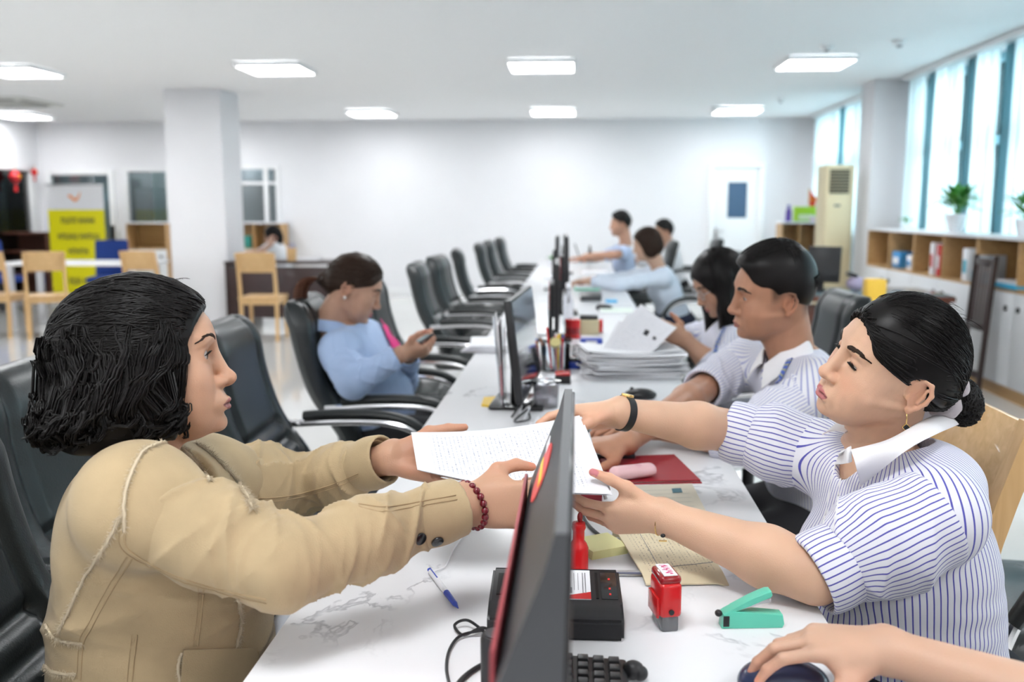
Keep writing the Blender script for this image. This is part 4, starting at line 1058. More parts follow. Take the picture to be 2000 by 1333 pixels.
    w = MB(); e1 = nrm(np.cross(dR, (0, 0, 1))); e2 = np.cross(e1, dR); an = np.linspace(0, 2 * PI, 33)[:-1]
    ring = np.array([wc + .0325 * (e1 * math.cos(a) + e2 * math.sin(a)) for a in an]); T_ = np.array([dR] * 32)
    G = np.stack([np.stack([ring[i % 32] + dR * s_ for s_ in (-.0075, .0075)]) for i in range(33)]); wo = sheet('watch_strap', G - L0, .003, mat('watch_leather', (.010, .010, .012), .4), root)
    bp = wc - .0345 * nrm(e2 * .9 + e1 * -.45); MB().box(bp - L0, (.017, .006, .020), bev=.003, M=np.stack([dR, nrm(np.cross(dR, e1)), e1], 1)).obj('buckle', m_gold, wo)
    MB().cyl(wc + e2 * .034 - L0, .012, .006, M=np.stack([dR, e1, e2], 1), bev=.001).obj('watch_face', m_gold, wo)
    dL = nrm(wrL - elL); bc = wrL - dL * .002; e1 = nrm(np.cross(dL, (0, 0, 1))); e2 = np.cross(e1, dL)
    an = np.linspace(0, 2 * PI, 49)[:-1]; ring = np.array([bc + (.0300 * (e1 * math.cos(a) + e2 * math.sin(a))) + dL * .004 * math.sin(a) + V(0, 0, -.002) for a in an])
    b = MB(); b.tube(ring - L0, .0010, 6, closed=True); bo = b.obj('bracelet', m_gold, root)
    for a, rr_ in ((2.6, .0034), (2.2, .0030)):
        p = bc + .0315 * (-e1 * abs(math.cos(a)) * .9 + e2 * math.sin(a)); MB().sph(p - L0, rr_, (1, .5, 1)).obj('bead', m_gold, bo)
    p = bc + V(0, -.027, -.019); MB().sph(p + V(0, -.003, -.004) - L0, .0042, (1, .6, .8)).obj('charm', m_blackg, bo); MB().cyl(p + V(0, -.003, -.013) - L0, .0012, .013, rot=(0, PI / 2, 0)).obj('charm_bar', m_gold, bo)
    return root
build_bun_woman()
# ------------------------------------------------------------------ woman with wavy hair in a beige jacket (customer)
def fray(P, Nn, dens=2.0, ln=.009, seed=0, r=.00035, dirv=None):
    g = np.random.default_rng(seed); seg = np.linalg.norm(np.diff(P, axis=0), axis=1).sum(); n = int(seg * 1000 * dens); out = []
    T = np.gradient(P, axis=0); T /= np.linalg.norm(T, axis=1, keepdims=True) + 1e-9
    for _ in range(n):
        i = g.integers(0, len(P)); s_ = np.cross(T[i], Nn[i]) if dirv is None else dirv; d = nrm(s_ * g.uniform(.5, 1) * (1 if dirv is not None else g.choice([-1, 1])) + Nn[i] * g.uniform(.1, .9) + T[i] * g.normal() * .5); t = np.linspace(0, 1, 5)[:, None]; l_ = ln * g.uniform(.4, 1)
        out.append(P[i] + d * l_ * t + (g.normal(size=3) * .3 + V(0, 0, -.3)) * l_ * t * t)
    return tubes(np.array(out), np.array([r, r, r, r * .8, r * .4]), 3)

def build_jacket_woman():
    root, L0 = make_person('person', 'woman with wavy black hair in a beige jacket, reaching across the desk', (-.66, 1.40))
    skin = (.55, .315, .205)
    C = V(-.648, 1.352, 1.119); R = rotm(.345, .057, -.072); sc = 1.03
    o = dict(HEAD_DEF, nose=1.15, nose_w=1.0, lip=.92, cheek=1.0, jaw=1.0, chin=.004, open=.0070, lidz=.0002, neck=.050, socket=.88, neck_tilt=-.02, prot=.011)
    v, f, c = head_mesh(.0016, o, skin, (.26, .085, .085), None, blush=.12)
    for mp, rr_, kk in (((.078, -.033, -.052), .0020, .45), ((.070, -.040, -.070), .0028, .55), ((.074, -.036, -.080), .0018, .6), ((.066, -.046, -.018), .0035, .8)):
        m = np.linalg.norm(v - np.array(mp), axis=1) < rr_ + .001; c[m] *= kk
    snapH = snapper(v, f); parts = [(to_world(v, R, C, sc), f, {'Col': c})]
    shR, elR, wrR = atY(262, 985, 1.20), atY(550, 1104, 1.17), atY(912, 985, 1.33)
    shL, elL, wrL = V(-.655, 1.56, .885), atY(578, 950, 1.73), atY(768, 893, 1.635)
    J = dict(pelvis=(-.675, 1.38, .46), neck=(-.672, 1.375, .895), shL=shL, shR=shR)
    handR = Hand(wrR, (.97, .14, -.02), (-.05, .93, -.15), 'R', [(48, 56, 24), (56, 58, 26), (60, 58, 28), (64, 58, 28)], (4, 1, -3, -7), ((.70, .62, .34), (.92, .22, .34), (.96, -.16, .24)), .93)
    handL = Hand(wrL, (.97, -.06, -.14), (.10, -.72, .60), 'L', [(2, 8, 6), (2, 8, 6), (4, 10, 8), (6, 12, 8)], (7, 1, -4, -9), ((.74, .66, .10), (.94, .44, -.10), (.97, .34, -.10)), .95, 1.15)
    parts.append(hand_mesh(handR, elR, wrR, .0020, skin, .034, .0275, upto=.35)); parts.append(hand_mesh(handL, elL, wrL, .0022, skin, .034, .0275, upto=.35))
    F = SDF(*torso_bounds(J), .009); u, r, fv, L = torso_ops(F, J, -.014, .8, .02, .95, 1.0)
    F.cone(J['shL'], elL, .040, .032, k=.03); F.cone(J['shR'], elR, .040, .032, k=.03); F.cone(J['neck'], C + R @ V(-.035, 0, -.14), .054, .05, k=.04)
    tv, tf = F.mesh(1); parts.append((tv, tf, {'Col': np.tile(np.array(skin), (len(tv), 1))}))
    bv, bf, ba = join(parts); mesh_np('body', bv - L0, bf, m_skin, root, True, ba)
    eu, ef = eye_parts(o)
    for q in (-1, 1): mesh_np('eye', to_world(eu + V(.0735, q * .0315, .0150), R, C, sc) - L0, ef, m_eye, root, True, {'Col': eye_cols(eu, (.96, 0, -.12))})
    face_hair(root, snapH, R, C, sc, L0, [(.0150, .0365), (.025, .0405), (.037, .0400), (.047, .0350)], .0042, 75, 5, m_hairb, (.0150, .0046, .0012, 22))
    # ---------------- hair
    g = np.random.default_rng(12); F = SDF((-.23, -.17, -.18), (.13, .17, .18), .0036); skull_cap_ops(F, .012, .0)
    F.ell((-.035, 0, .05), (.096, .088, .076), k=.03)
    for q in (-1, 1):
        F.ell((-.026, q * .060, -.015), (.062, .042, .070), k=.03); F.ell((-.030, q * .056, -.070), (.060, .044, .044), k=.03); F.ell((.018, q * .068, -.068), (.032, .022, .036), k=.02)
    F.ell((-.070, 0, -.02), (.062, .082, .080), k=.03); F.ell((-.075, 0, -.072), (.066, .090, .044), k=.03); F.ell((-.115, -.01, -.060), (.036, .060, .038), k=.02)
    F.ell((.131, 0, -.028), (.112, .112, .119), k=.008, mode='sub'); F.cone((.04, 0, -.08), (0, 0, -.19), .055, .07, k=.01, mode='sub')
    hv, hf = F.mesh(1); n3 = np.stack([snoise(hv, 34, 5, 2), snoise(hv, 34, 6, 2), snoise(hv, 34, 7, 2)], 1); low = np.clip((.06 - hv[:, 2]) / .08, 0, 1)[:, None]; hv = hv + n3 * .0085 * low + .0008 * snoise(hv, 150, 9, 1)[:, None]
    sn = snapper(hv, hf); hp = [(hv, hf, {})]
    # swept-back top
    st = []
    for a in np.linspace(-1, 1, 330):
        ang = a * 1.45; st.append(V(.080 - .05 * abs(math.sin(ang)) ** 2, .088 * math.sin(ang), .020 + .080 * math.cos(ang)) + g.normal(size=3) * .005)
    P = strands_fan(np.array(st), V(-.135, 0, .035), sn, .035, 18, .0006, .022, 6); tv, tf = tubes(P, np.linspace(.8, 1, 18) * .0014, 4); hp.append((tv, tf, {}))
    # hanging wavy locks: clumps of strands that share one wave
    def clumps(n, z0, z1, amp, turns, spread, k, rad, seed, az=None, offr=(0, .004), M=28):
        q = np.random.default_rng(seed); out = []; t = np.linspace(0, 1, M)
        for i in range(n):
            a0 = (math.copysign(q.uniform(.85, PI), q.normal())) if az is None else az[0] + q.uniform(-1, 1) * az[1]
            za = z0 + q.normal() * .02; zb = z1 + q.normal() * .014; at_ = a0 + q.normal() * .3 * t; base = np.stack([-.035 + .15 * np.cos(at_), .14 * np.sin(at_), za + (zb - za) * t], 1); s_ = sn(base, .0)
            nn = s_ - np.array([-.04, 0, 0]); nn[:, 2] *= .2; nn /= np.linalg.norm(nn, axis=1, keepdims=True); tt = np.gradient(s_, axis=0); tt /= np.linalg.norm(tt, axis=1, keepdims=True) + 1e-9; bb = np.cross(tt, nn)
            w_ = (turns * 2 * PI * t ** 1.25 * q.uniform(.85, 1.15) + a0 * 2.0 + q.normal() * .5); A_ = amp * (.15 + 1.0 * t) * q.uniform(.7, 1.2); o_ = q.uniform(*offr); cen = s_ + nn * (o_ + A_ * .6 * np.cos(w_))[:, None] + bb * (A_ * np.sin(w_))[:, None]
            for j in range(k):
                r1, th = spread * math.sqrt(q.uniform()), q.uniform(0, 6.28); env = .5 + .6 * np.sin(PI * t ** .8); out.append(cen + (nn * math.cos(th) + bb * math.sin(th)) * (r1 * env)[:, None] * 1.0)
        return tubes(np.array(out), rad * (np.sin(np.linspace(.5, 2.95, M)) * .7 + .3), 4)
    for a in (clumps(130, .06, -.098, .015, 1.35, .006, 9, .0014, 1), clumps(60, .03, -.100, .018, 1.3, .006, 8, .0014, 2, (PI, 1.2), (.002, .010)), clumps(22, .05, -.095, .010, 1.3, .005, 8, .0012, 8, (-1.05, .25)), clumps(22, .05, -.095, .010, 1.3, .005, 8, .0012, 9, (1.05, .25)),
              clumps(14, .0, -.07, .016, 1.2, .006, 7, .0012, 10, (PI, .6), (.010, .022))): hp.append((a[0], a[1], {}))
    # curl at the cheek and fine loose hairs
    for q in (-1, 1):
        t = np.linspace(0, 1, 30)
        for j in range(16):
            ph = j * .12; P_ = np.stack([.042 - .02 * t + .017 * np.sin(5.0 * t + ph * .4) + j * .0004, q * (.070 + .010 * np.sin(6 * t + ph)) + 0 * t, .035 - .125 * t + .0006 * j], 1); tv, tf = tubes(P_[None], .0014 * np.sin(np.linspace(.3, 2.9, 30)), 4); hp.append((tv, tf, {}))
        for j in range(5):
            P_ = np.stack([.052 + .010 * np.sin(2.6 * t + j * .3) - .008 * t, q * (.0715 + .003 * np.sin(3 * t)) + 0 * t, .045 - (.06 + .02 * j) * t], 1); tv, tf = tubes(P_[None], .0004, 3); hp.append((tv, tf, {}))
    fl = []
    for i in range(60):
        s_ = V(g.uniform(-.06, .07), g.uniform(-.06, .06), .128); ln = g.uniform(.015, .035); t = np.linspace(0, 1, 7)[:, None]; fl.append(s_ + V(-.7, g.normal() * .3, .35) * ln * t + V(-.3, 0, -.45) * ln * t * t)
    tv, tf = tubes(np.array(fl), .00025, 3); hp.append((tv, tf, {}))
    hv, hf, _ = join(hp); mesh_np('hair', to_world(hv, R, C, sc) - L0, hf, m_hair, root)
    cl = MB(); p = C + sc * (R @ V(-.122, 0, .045)); lf = R @ V(0, 1, 0)
    cl.tube([p - lf * .028 - L0, p + R @ V(-.012, 0, .002) - L0, p + lf * .028 - L0], .0035, 8); cl.obj('hair_clip', m_blackg, root)
    # ---------------- jacket
    m_j = mat('beige_twill', (.47, .352, .202), .85, bump=.35, bscale=650, vary=.10, vscale=14, sheen=.15); m_fray = mat('frayed_cotton', (.62, .52, .37), .95)
    F = SDF(*torso_bounds(J, .30), .0048); torso_ops(F, J, .008, .9, .03, .98, 1.05, k=.05)
    F.econe((-.650, 1.36, .56), (-.650, 1.36, .74), (.185, .172), (.15, .15), (0, 1, 0), k=.08)
    F.cone(shR + V(.012, .012, 0), shR + (elR - shR) * .4, .064, .060, k=.06); F.cone(shL, shL + (elL - shL) * .4, .070, .064, k=.05)
    F.ell((-.685, 1.40, .875), (.095, .165, .095), k=.05); F.ell((-.670, 1.285, .850), (.085, .09, .10), k=.06); F.cone(shR, (-.69, 1.33, .915), .060, .066, k=.06)
    fold_disp(F, V(-.69, 1.38, .52), V(-.68, 1.38, .84), .0075, 42, 31, 3.0, .32, True)
    F.plane((-.66, 1.38, .545), (0, 0, -1), k=.004)
    nb = C + sc * (R @ V(-.045, 0, -.155)); F.cone(nb + V(-.02, 0, -.06), nb + V(.03, 0, .12), .060, .064, k=.006, mode='sub'); F.cone(nb + V(.07, .03, -.10), nb + V(.10, .04, .06), .034, .045, k=.01, mode='sub')
    v, f = F.mesh(1); jb = mesh_np('jacket_body', v - L0, f, m_j, root); allv = [(v, f, {})]
    def jsleeve(S, E, Wp, r0, re, r1, sd, cuff):
        d1 = nrm(E - S); d2 = nrm(Wp - E)
        v, f = sleeve_mesh([S + d1 * .015, S + (E - S) * .55, E, E + (Wp - E) * .45, Wp - d2 * .030], [r0, r0 * .97, re, re * .93, r1], .0036, [(0, 60, .0055, sd), (1, 90, .0068, sd + 1), (2, 100, .0072, sd + 2), (3, 100, .0066, sd + 3)], hollow=.004, k=.04, sharp=True, cutplane=(S + d1 * .004, -d1))
        mesh_np('sleeve', v - L0, f, m_j, root); allv.append((v, f, {}))
        v, f = sleeve_mesh([Wp - d2 * .085, Wp - d2 * .05, Wp - d2 * cuff], [r1 + .003, r1 + .004, r1 + .003], .0032, [(0, 60, .0012, sd + 6)], hollow=.005, k=.01)
        mesh_np('cuff', v - L0, f, m_j, root); allv.append((v, f, {}))
    jsleeve(shR, elR, wrR, .068, .055, .041, 41, .012); jsleeve(shL, elL, wrL, .066, .055, .044, 51, .018)
    av, af, _ = join(allv); bvh = BVHTree.FromPolygons([tuple(p) for p in av.tolist()], af.tolist())
    fr = []; seam = []
    for i, (pts, dens, ln) in enumerate([([(243, 1040), (246, 960), (272, 893), (300, 872), (330, 862)], 2.6, .008), ([(330, 862), (360, 880), (385, 905), (410, 940)], 2.2, .008), ([(233, 1012), (210, 1060), (165, 1130), (135, 1195), (115, 1235)], 2.4, .007),
             ([(90, 1222), (105, 1245), (135, 1255), (163, 1258)], 2.6, .007), ([(86, 1300), (110, 1315), (150, 1318)], 2.6, .007), ([(386, 868), (420, 895), (455, 930), (478, 965), (492, 995)], 3.0, .010), ([(466, 1170), (470, 1215), (462, 1262)], 2.2, .006), ([(356, 1275), (349, 1300), (350, 1333)], 2.0, .006)]):
        P_, n_ = surf_path(bvh, pts, L0, lift=.001)
        if P_ is None: continue
        fr.append(fray(P_, n_, dens, ln, i)); tv, tf = tubes((P_ + .0012 * np.stack([snoise(P_, 300, k, 1) for k in range(3)], 1))[None], .0024, 6); fr.append((tv, tf))
    fv_, ff_, _ = join([(a, b, {}) for a, b in fr]); mesh_np('frayed_trim', fv_ - L0, ff_, m_fray, root)
    for i, pts in enumerate([[(243, 1040), (252, 1075), (330, 1120), (420, 1150), (520, 1172)], [(258, 1092), (215, 1160), (180, 1225), (163, 1260), (158, 1330)], [(398, 1150), (392, 1215), (386, 1262)], [(268, 1240), (262, 1290), (258, 1333)], [(480, 975), (560, 970), (640, 950), (700, 925)], [(360, 1270), (490, 1268), (503, 1290)], [(700, 985), (760, 990), (850, 975), (890, 968)]]):
        P_, n_ = surf_path(bvh, pts, L0, lift=.0006)
        if P_ is None: continue
        seam.append(tubes(P_[None], .0011, 5))
        Q = P_ + np.cross(np.gradient(P_, axis=0) / (np.linalg.norm(np.gradient(P_, axis=0), axis=1, keepdims=True) + 1e-9), n_) * .007; seam.append(tubes(Q[None], .0006, 4))
    fv_, ff_, _ = join([(a, b, {}) for a, b in seam]); mesh_np('seams', fv_ - L0, ff_, mat('seam_thread', (.44, .32, .18), .85), root)
    # pocket flap, laid on the surface
    def patch(corn, th, name, nu=10, nv=6):
        a, b_, c_, d_ = [np.array(p, float) for p in corn]; G = np.zeros((nu, nv, 3)); ok = True
        for i in range(nu):
            for j in range(nv):
                s_, t_ = i / (nu - 1), j / (nv - 1); p = (a * (1 - s_) + b_ * s_) * (1 - t_) + (d_ * (1 - s_) + c_ * s_) * t_; h = bvh.ray_cast(Vector(CAM), Vector(nrm(ray(*p))))
                if h[0] is None: return
                G[i, j] = np.array(h[0]) + np.array(h[1]) * th
        sheet(name, G - L0, .003, m_j, root)
    patch([(358, 1268), (498, 1266), (508, 1352), (350, 1352)], .003, 'pocket_flap'); patch([(88, 1240), (163, 1256), (160, 1314), (86, 1300)], .004, 'waist_tab')
    # collar leaves
    def leaf(pa, pb, seed):
        A, B = spline(pa, 22), spline(pb, 22); t = np.linspace(0, 1, 7)[None, :, None]; Mi = .5 * (A + B) + V(0, 0, .012); G = (1 - t) ** 2 * A[:, None] + 2 * t * (1 - t) * Mi[:, None] + t * t * B[:, None]
        o_ = sheet('collar', G - L0, .003, m_j, root); e = G[:, -1]; nn = np.tile(V(0, -.4, .9), (len(e), 1)); a, b = fray(e, nn, 2.6, .009, seed); mesh_np('collar_fringe', a - L0, b, m_fray, root)
    leaf([nb + V(-.050, .02, .030), nb + V(-.030, -.045, .028), nb + V(.030, -.058, .000), nb + V(.085, -.030, -.075)], [nb + V(-.065, .02, .000), nb + V(-.042, -.075, -.004), nb + V(.028, -.095, -.040), nb + V(.105, -.070, -.125)], 71)
    leaf([nb + V(-.050, .02, .030), nb + V(-.030, .060, .028), nb + V(.035, .060, .005), nb + V(.085, .030, -.060)], [nb + V(-.065, .02, .000), nb + V(-.042, .090, -.004), nb + V(.04, .110, -.030), nb + V(.125, .070, -.105)], 72)
    # cuff buttons, hanging cuff flap and bead bracelet
    for px in ((821, 1053), (854, 1058)):
        h = bvh.ray_cast(Vector(CAM), Vector(nrm(ray(*px))))
        if h[0] is not None:
            n_ = np.array(h[1]); p = np.array(h[0]) + n_ * .001; e1 = nrm(np.cross(n_, (0, 0, 1))); MB().cyl(p - L0, .0092, .004, M=np.stack([e1, np.cross(n_, e1), n_], 1), bev=.0012, n=22).obj('button', m_blackg, root)
    d2 = nrm(wrR - elR); bc = wrR + d2 * .002; e1 = nrm(np.cross(d2, (0, 0, 1))); e2 = np.cross(e1, d2); n = 20
    mbd = mat('dark_red_beads', (.16, .006, .014), .15, coat=.4); bead0 = None
    for i in range(n):
        a = 2 * PI * i / n; p = bc + e1 * .0345 * math.cos(a) + e2 * .0345 * math.sin(a) + d2 * (.004 + .006 * math.cos(a)) + V(0, 0, -.004)
        if bead0 is None: bead0 = MB().sph((0, 0, 0), .0056, n=14).obj('bead', mbd, root); b = bead0
        else: b = bead0.copy(); COL.objects.link(b)
        b.location = Vector(p - L0)
    # trousers
    F = SDF((-.90, 1.12, .33), (-.15, 1.68, .66), .008); F.ell((-.66, 1.38, .48), (.19, .19, .11), k=.03)
    for y0 in (1.27, 1.49): F.chain([(-.64, y0, .49), (-.27, y0, .52)], [.098, .075], k=.05); F.chain([(-.27, y0, .52), (-.25, y0, .38)], [.072, .068], k=.03)
    v, f = F.mesh(1); low = SDF((-.40, 1.16, -.02), (-.12, 1.60, .44), .008)
    for y0 in (1.27, 1.49): low.cone((-.255, y0, .42), (-.28, y0, .07), .066, .048, k=.02)
    v2, f2 = low.mesh(1); vv, ff, _ = join([(v, f, {}), (v2, f2, {})]); mesh_np('trousers', vv - L0, ff, mat('dark_trousers', (.015, .015, .018), .8), root)
    for y0 in (1.27, 1.49): MB().box(V(-.23, y0, .035) - L0, (.24, .085, .07), bev=.028, seg=3).obj('shoe', m_blackg, root)
    return root
build_jacket_woman()
# ------------------------------------------------------------------ colleagues and the other visitors
def hair_build(kind, seed, m, root, R, C, sc, L0, h=.004, m2=None):
    g = np.random.default_rng(seed); F = SDF((-.26, -.16, -.40), (.22, .16, .18), h); hp = []; gd = R.T @ V(0, 0, -1)
    if kind == 'short':
        skull_cap_ops(F, .010, .016); F.ell((.030, 0, .100), (.060, .062, .030), k=.02)
        F.ell((.132, 0, -.022), (.112, .105, .130), k=.006, mode='sub'); F.plane((-.02, 0, .012), nrm((.55, 0, -1)), k=.006)
        for q in (-1, 1): F.ell((-.008, q * .085, -.004), (.026, .03, .038), k=.004, mode='sub'); F.ell((.045, q * .080, .012), (.038, .03, .040), k=.004, mode='sub')
    elif kind == 'bob':
        skull_cap_ops(F, .014, .006); F.ell((-.060, 0, -.02), (.065, .085, .075), k=.03)
        for q in (-1, 1): F.ell((-.015, q * .066, -.030), (.062, .030, .070), k=.02)
        F.ell((.140, 0, -.028), (.108, .112, .119), k=.006, mode='sub'); F.cone((.03, 0, -.07), (.0, 0, -.2), .05, .06, k=.01, mode='sub')
    elif kind == 'long':
        skull_cap_ops(F, .014, .006); F.ell((-.055, 0, -.02), (.070, .088, .09), k=.03); F.econe((-.060, 0, -.02), V(-.070, 0, -.02) + gd * .24, (.085, .045), (.070, .030), (0, 1, 0), k=.03)
        for q in (-1, 1): F.chain([(.000, q * .072, .03), V(.000, q * .080, .01) + gd * .10, V(-.005, q * .074, .01) + gd * .26], [.036, .036, .022], k=.02)
        F.ell((.140, 0, -.028), (.100, .088, .119), k=.006, mode='sub'); F.cone((.03, 0, -.08), (.01, 0, -.2), .05, .055, k=.01, mode='sub')
    elif kind == 'pony':
        skull_cap_ops(F, .010, .005); F.ell((.130, 0, -.032), (.114, .105, .122), k=.006, mode='sub'); F.plane((-.01, 0, .010), nrm((.5, 0, -1)), k=.006)
        for q in (-1, 1): F.ell((-.010, q * .085, -.004), (.026, .03, .038), k=.004, mode='sub')
        F.cone((-.08, 0, .0), (-.115, 0, .0), .05, .026, k=.02)
    hv, hf = F.mesh(1); hv = hv + .0012 * snoise(hv, 130, seed, 2)[:, None] * nrm(hv - V(-.01, 0, .03)); sn = snapper(hv, hf); hp.append((hv, hf, {}))
    def add(P, r, n=4): a, b = tubes(np.array(P), r, n); hp.append((a, b, {}))
    if kind == 'short':
        P = []
        for i in range(420):
            y = g.uniform(-.07, .07); x = g.uniform(-.09, .075); d = V(.6, g.normal() * .25, .25) if x > -.02 else V(-.5, g.normal() * .4, -.4); p = sn((V(x, y, .16) if x > -.06 else V(x - .04, y, .06))[None], .0)[0]; t = np.linspace(0, 1, 7)[:, None]; l = g.uniform(.02, .038); P.append(p + d * l * t + V(.2, 0, -.55) * l * t * t)
        P = sn(np.array(P), .0022 + .0 * np.array(P)[..., 0]); add(P, np.linspace(1.3, .35, 7) * .0013)
    elif kind in ('bob', 'long'):
        z1 = -.085 if kind == 'bob' else -.27; P = []; M = 20
        for i in range(320):
            a = math.copysign(g.uniform(.75, PI), g.normal()); t = np.linspace(0, 1, M); el = .16 * np.cos(np.minimum(1.5, 2.2 * t)); rr = .02 + .14 * np.clip(t * 2.2, 0, 1) ** .6
            p0 = np.stack([-.02 + rr * np.cos(a), rr * np.sin(a) * .9, .14 + (-.085 - .14) * np.minimum(1, t * (1.0 if kind == 'bob' else 1.7))], 1)
            if kind == 'long': dn = np.clip(t - .58, 0, 1)[:, None] * .50; p0 = p0 * np.array([.75, 1, 1]) + gd * dn
            P.append(p0)
        P = sn(np.array(P), .0010 + .0012 * g.uniform(size=(320, 1)) + np.zeros((320, M))); add(P, np.sin(np.linspace(.6, 2.9, M)) * .0015)
    elif kind == 'pony':
        st = [V(.075 - .05 * abs(math.sin(a)), .088 * math.sin(a), .015 + .085 * math.cos(a)) + g.normal(size=3) * .005 for a in np.linspace(-1.4, 1.4, 240)]
        add(strands_fan(np.array(st), V(-.118, 0, .0), sn, .03, 16, .0008, .014, seed), np.linspace(.8, 1, 16) * .0014)
    a, b, _ = join(hp); mesh_np('hair', to_world(a, R, C, sc) - L0, b, m, root)
    if kind == 'pony':
        P = []; t = np.linspace(0, 1, 22)
        for i in range(170):
            r1, th = .024 * math.sqrt(g.uniform()), g.uniform(0, 6.28); w = .010 * np.sin(6 * t + g.normal() * .6); P.append(np.stack([-.118 - .055 * np.sin(PI * np.minimum(t * 1.1, 1)) - .02 * t + r1 * math.cos(th) * (.4 + 1.2 * t), r1 * math.sin(th) * (.4 + 1.3 * t) + w, .0 + .02 * np.sin(3 * t) - .20 * t ** 1.3], 1))
        a, b = tubes(np.array(P), np.sin(np.linspace(.5, 2.9, 22)) * .0021, 4); mesh_np('ponytail', to_world(a, R, C, sc) - L0, b, m2 or m, root)
        q = MB().lathe([(.020, -.009), (.027, -.004), (.027, .004), (.020, .009)]); oo = q.obj('hair_tie', m_blackg, root); oo.matrix_local = basis(R @ V(0, 1, 0), R @ V(0, 0, 1), R @ V(1, 0, 0), C + sc * (R @ V(-.122, 0, 0)) - L0)

def office_person(label, C, yaw, pitch, roll, sc, head, skin, lips, hair, J, arms, shirt, trousers, seat=None, group=None, hh=.0026, hc=.0065, sleeves='long', collar=True, hairmat=None, hairmat2=None, bust=0, wide=1.0, deep=1.0, belly=.0, knees=None, brow=True, folds=.004, sr=(.060, .052, .042), fade=False, cm=None, hb=.012):
    C = np.asarray(C, float); R = rotm(yaw, pitch, roll); root, L0 = make_person('person', label, (J['pelvis'][0], J['pelvis'][1]), group); o = dict(HEAD_DEF, **head)
    hl = None
    if fade: hl = lambda x, y, z: .8 * np.clip((z - .0) / .02, 0, 1) * np.clip((.030 - x) / .012, 0, 1) * (1 - np.exp(-(((x + .012) / .022) ** 2 + (z / .034) ** 2)) * (np.abs(y) > .074)) + .75 * np.clip((-.055 - x) / .02, 0, 1) * np.clip((z + .055) / .03, 0, 1)
    v, f, c = head_mesh(hh, o, skin, lips, hl, haircol=(.035, .024, .018), blush=.2); parts = [(to_world(v, R, C, sc), f, {'Col': c})]; snapH = snapper(v, f) if brow else None
    for side, (sh, el, wr, hand) in arms.items():
        parts.append(hand_mesh(hand, el, wr, .0020 if label.startswith('person at') else hh if hh < .004 else .0036, skin, .034 if sleeves == 'long' else .042, .027, upto=.3 if sleeves == 'long' else 1.0))
    F = SDF(*torso_bounds(J), .012); u, r, fv, L = torso_ops(F, J, -.016, 0, belly * .8, wide, deep)
    for side, (sh, el, wr, hand) in arms.items(): F.cone(sh, el, .040, .034, k=.03)
    F.cone(J['neck'], C + sc * (R @ V(-.035, 0, -.14)), .054, .05, k=.04)
    tv, tf = F.mesh(1); parts.append((tv, tf, {'Col': np.tile(np.array(skin), (len(tv), 1))})); bv, bf, ba = join(parts); mesh_np('body', bv - L0, bf, m_skin, root, True, ba)
    eu, ef = eye_parts(o)
    if hh < .0035:
        for q in (-1, 1): mesh_np('eye', to_world(eu + V(.0735, q * .0315, .0150), R, C, sc) - L0, ef, m_eye, root, True, {'Col': eye_cols(eu, (.95, 0, -.3))})
    if brow: face_hair(root, snapH, R, C, sc, L0, [(.0145, .0350), (.024, .0385), (.036, .0385), (.047, .0330)], .0062 if fade else .0048, 110, 3, m_hair, None)
    hair_build(hair, 17, hairmat or m_hair, root, R, C, sc, L0, .004 if hh < .0035 else .006, hairmat2)
    # garments
    F = SDF(*torso_bounds(J), hc); torso_ops(F, J, .004, bust, belly, wide, deep)
    for side, (sh, el, wr, hand) in arms.items(): F.cone(sh, sh + (el - sh) * .35, sr[0] + .003, sr[0], k=.04)
    P0 = V(*J['pelvis']); fold_disp(F, P0, P0 + u * .34, folds, 46, 5, 2.5, .28, True); F.plane(P0 + u * .02, -u, k=.004)
    nb = C + sc * (R @ V(-.04, 0, -.15)); F.cone(nb - u * .05, nb + u * .12, .058, .062, k=.006, mode='sub'); F.cone(nb + fv * .06 - u * .07, nb + fv * .09 + u * .05, .026, .04, k=.006, mode='sub')
    v, f = F.mesh(1); q = v - P0; ang = np.arctan2(q @ fv, (q @ r) * (-1 if yaw > 1.5 else 1)); mesh_np('shirt_body', v - L0, f, shirt, root, True, {'stripe': ang * .15 + 2}); allv = [(v, f, {})]
    for i, (side, (sh, el, wr, hand)) in enumerate(arms.items()):
        d1 = nrm(el - sh); d2 = nrm(wr - el)
        if sleeves == 'long': pts = [sh + d1 * .01, sh + (el - sh) * .55, el, wr - d2 * .02]; rs = [sr[0], sr[0] * .97, sr[1], sr[2]]
        elif sleeves == 'rolled': pts = [sh + d1 * .01, sh + (el - sh) * .55, el, el + d2 * .05]; rs = [sr[0], sr[0] * .97, sr[1], sr[1] * .98]
        else: pts = [sh + d1 * .01, sh + (el - sh) * .5, el - d1 * .02]; rs = [sr[0], sr[0], sr[0] * .95]
        fo = [(k, 70, folds * 1.3, 7 + k + 3 * i) for k in range(len(pts) - 1)]; v, f = sleeve_mesh(pts, rs, hc * .8, fo, hollow=.004, k=.03, sharp=True, cutplane=(sh + d1 * .004, -d1)); allv.append((v, f, {}))
        mesh_np('sleeve', v - L0, f, shirt, root, True, {'stripe': around(v, sh, wr if sleeves == 'long' else el, (.2, -1, .4), sr[0]) + 1})
        if sleeves == 'rolled':
            v, f = sleeve_mesh([el + d2 * .015, el + d2 * .03, el + d2 * .058], [rs[-1] + .004] * 3, hc * .8, [], hollow=.005, k=.01); mesh_np('rolled_cuff', v - L0, f, shirt, root, True, {'stripe': around(v, el, wr, (.2, -1, .4), sr[1]) + .503})
    av, af, _ = join(allv); bvh = BVHTree.FromPolygons([tuple(p) for p in av.tolist()], af.tolist())
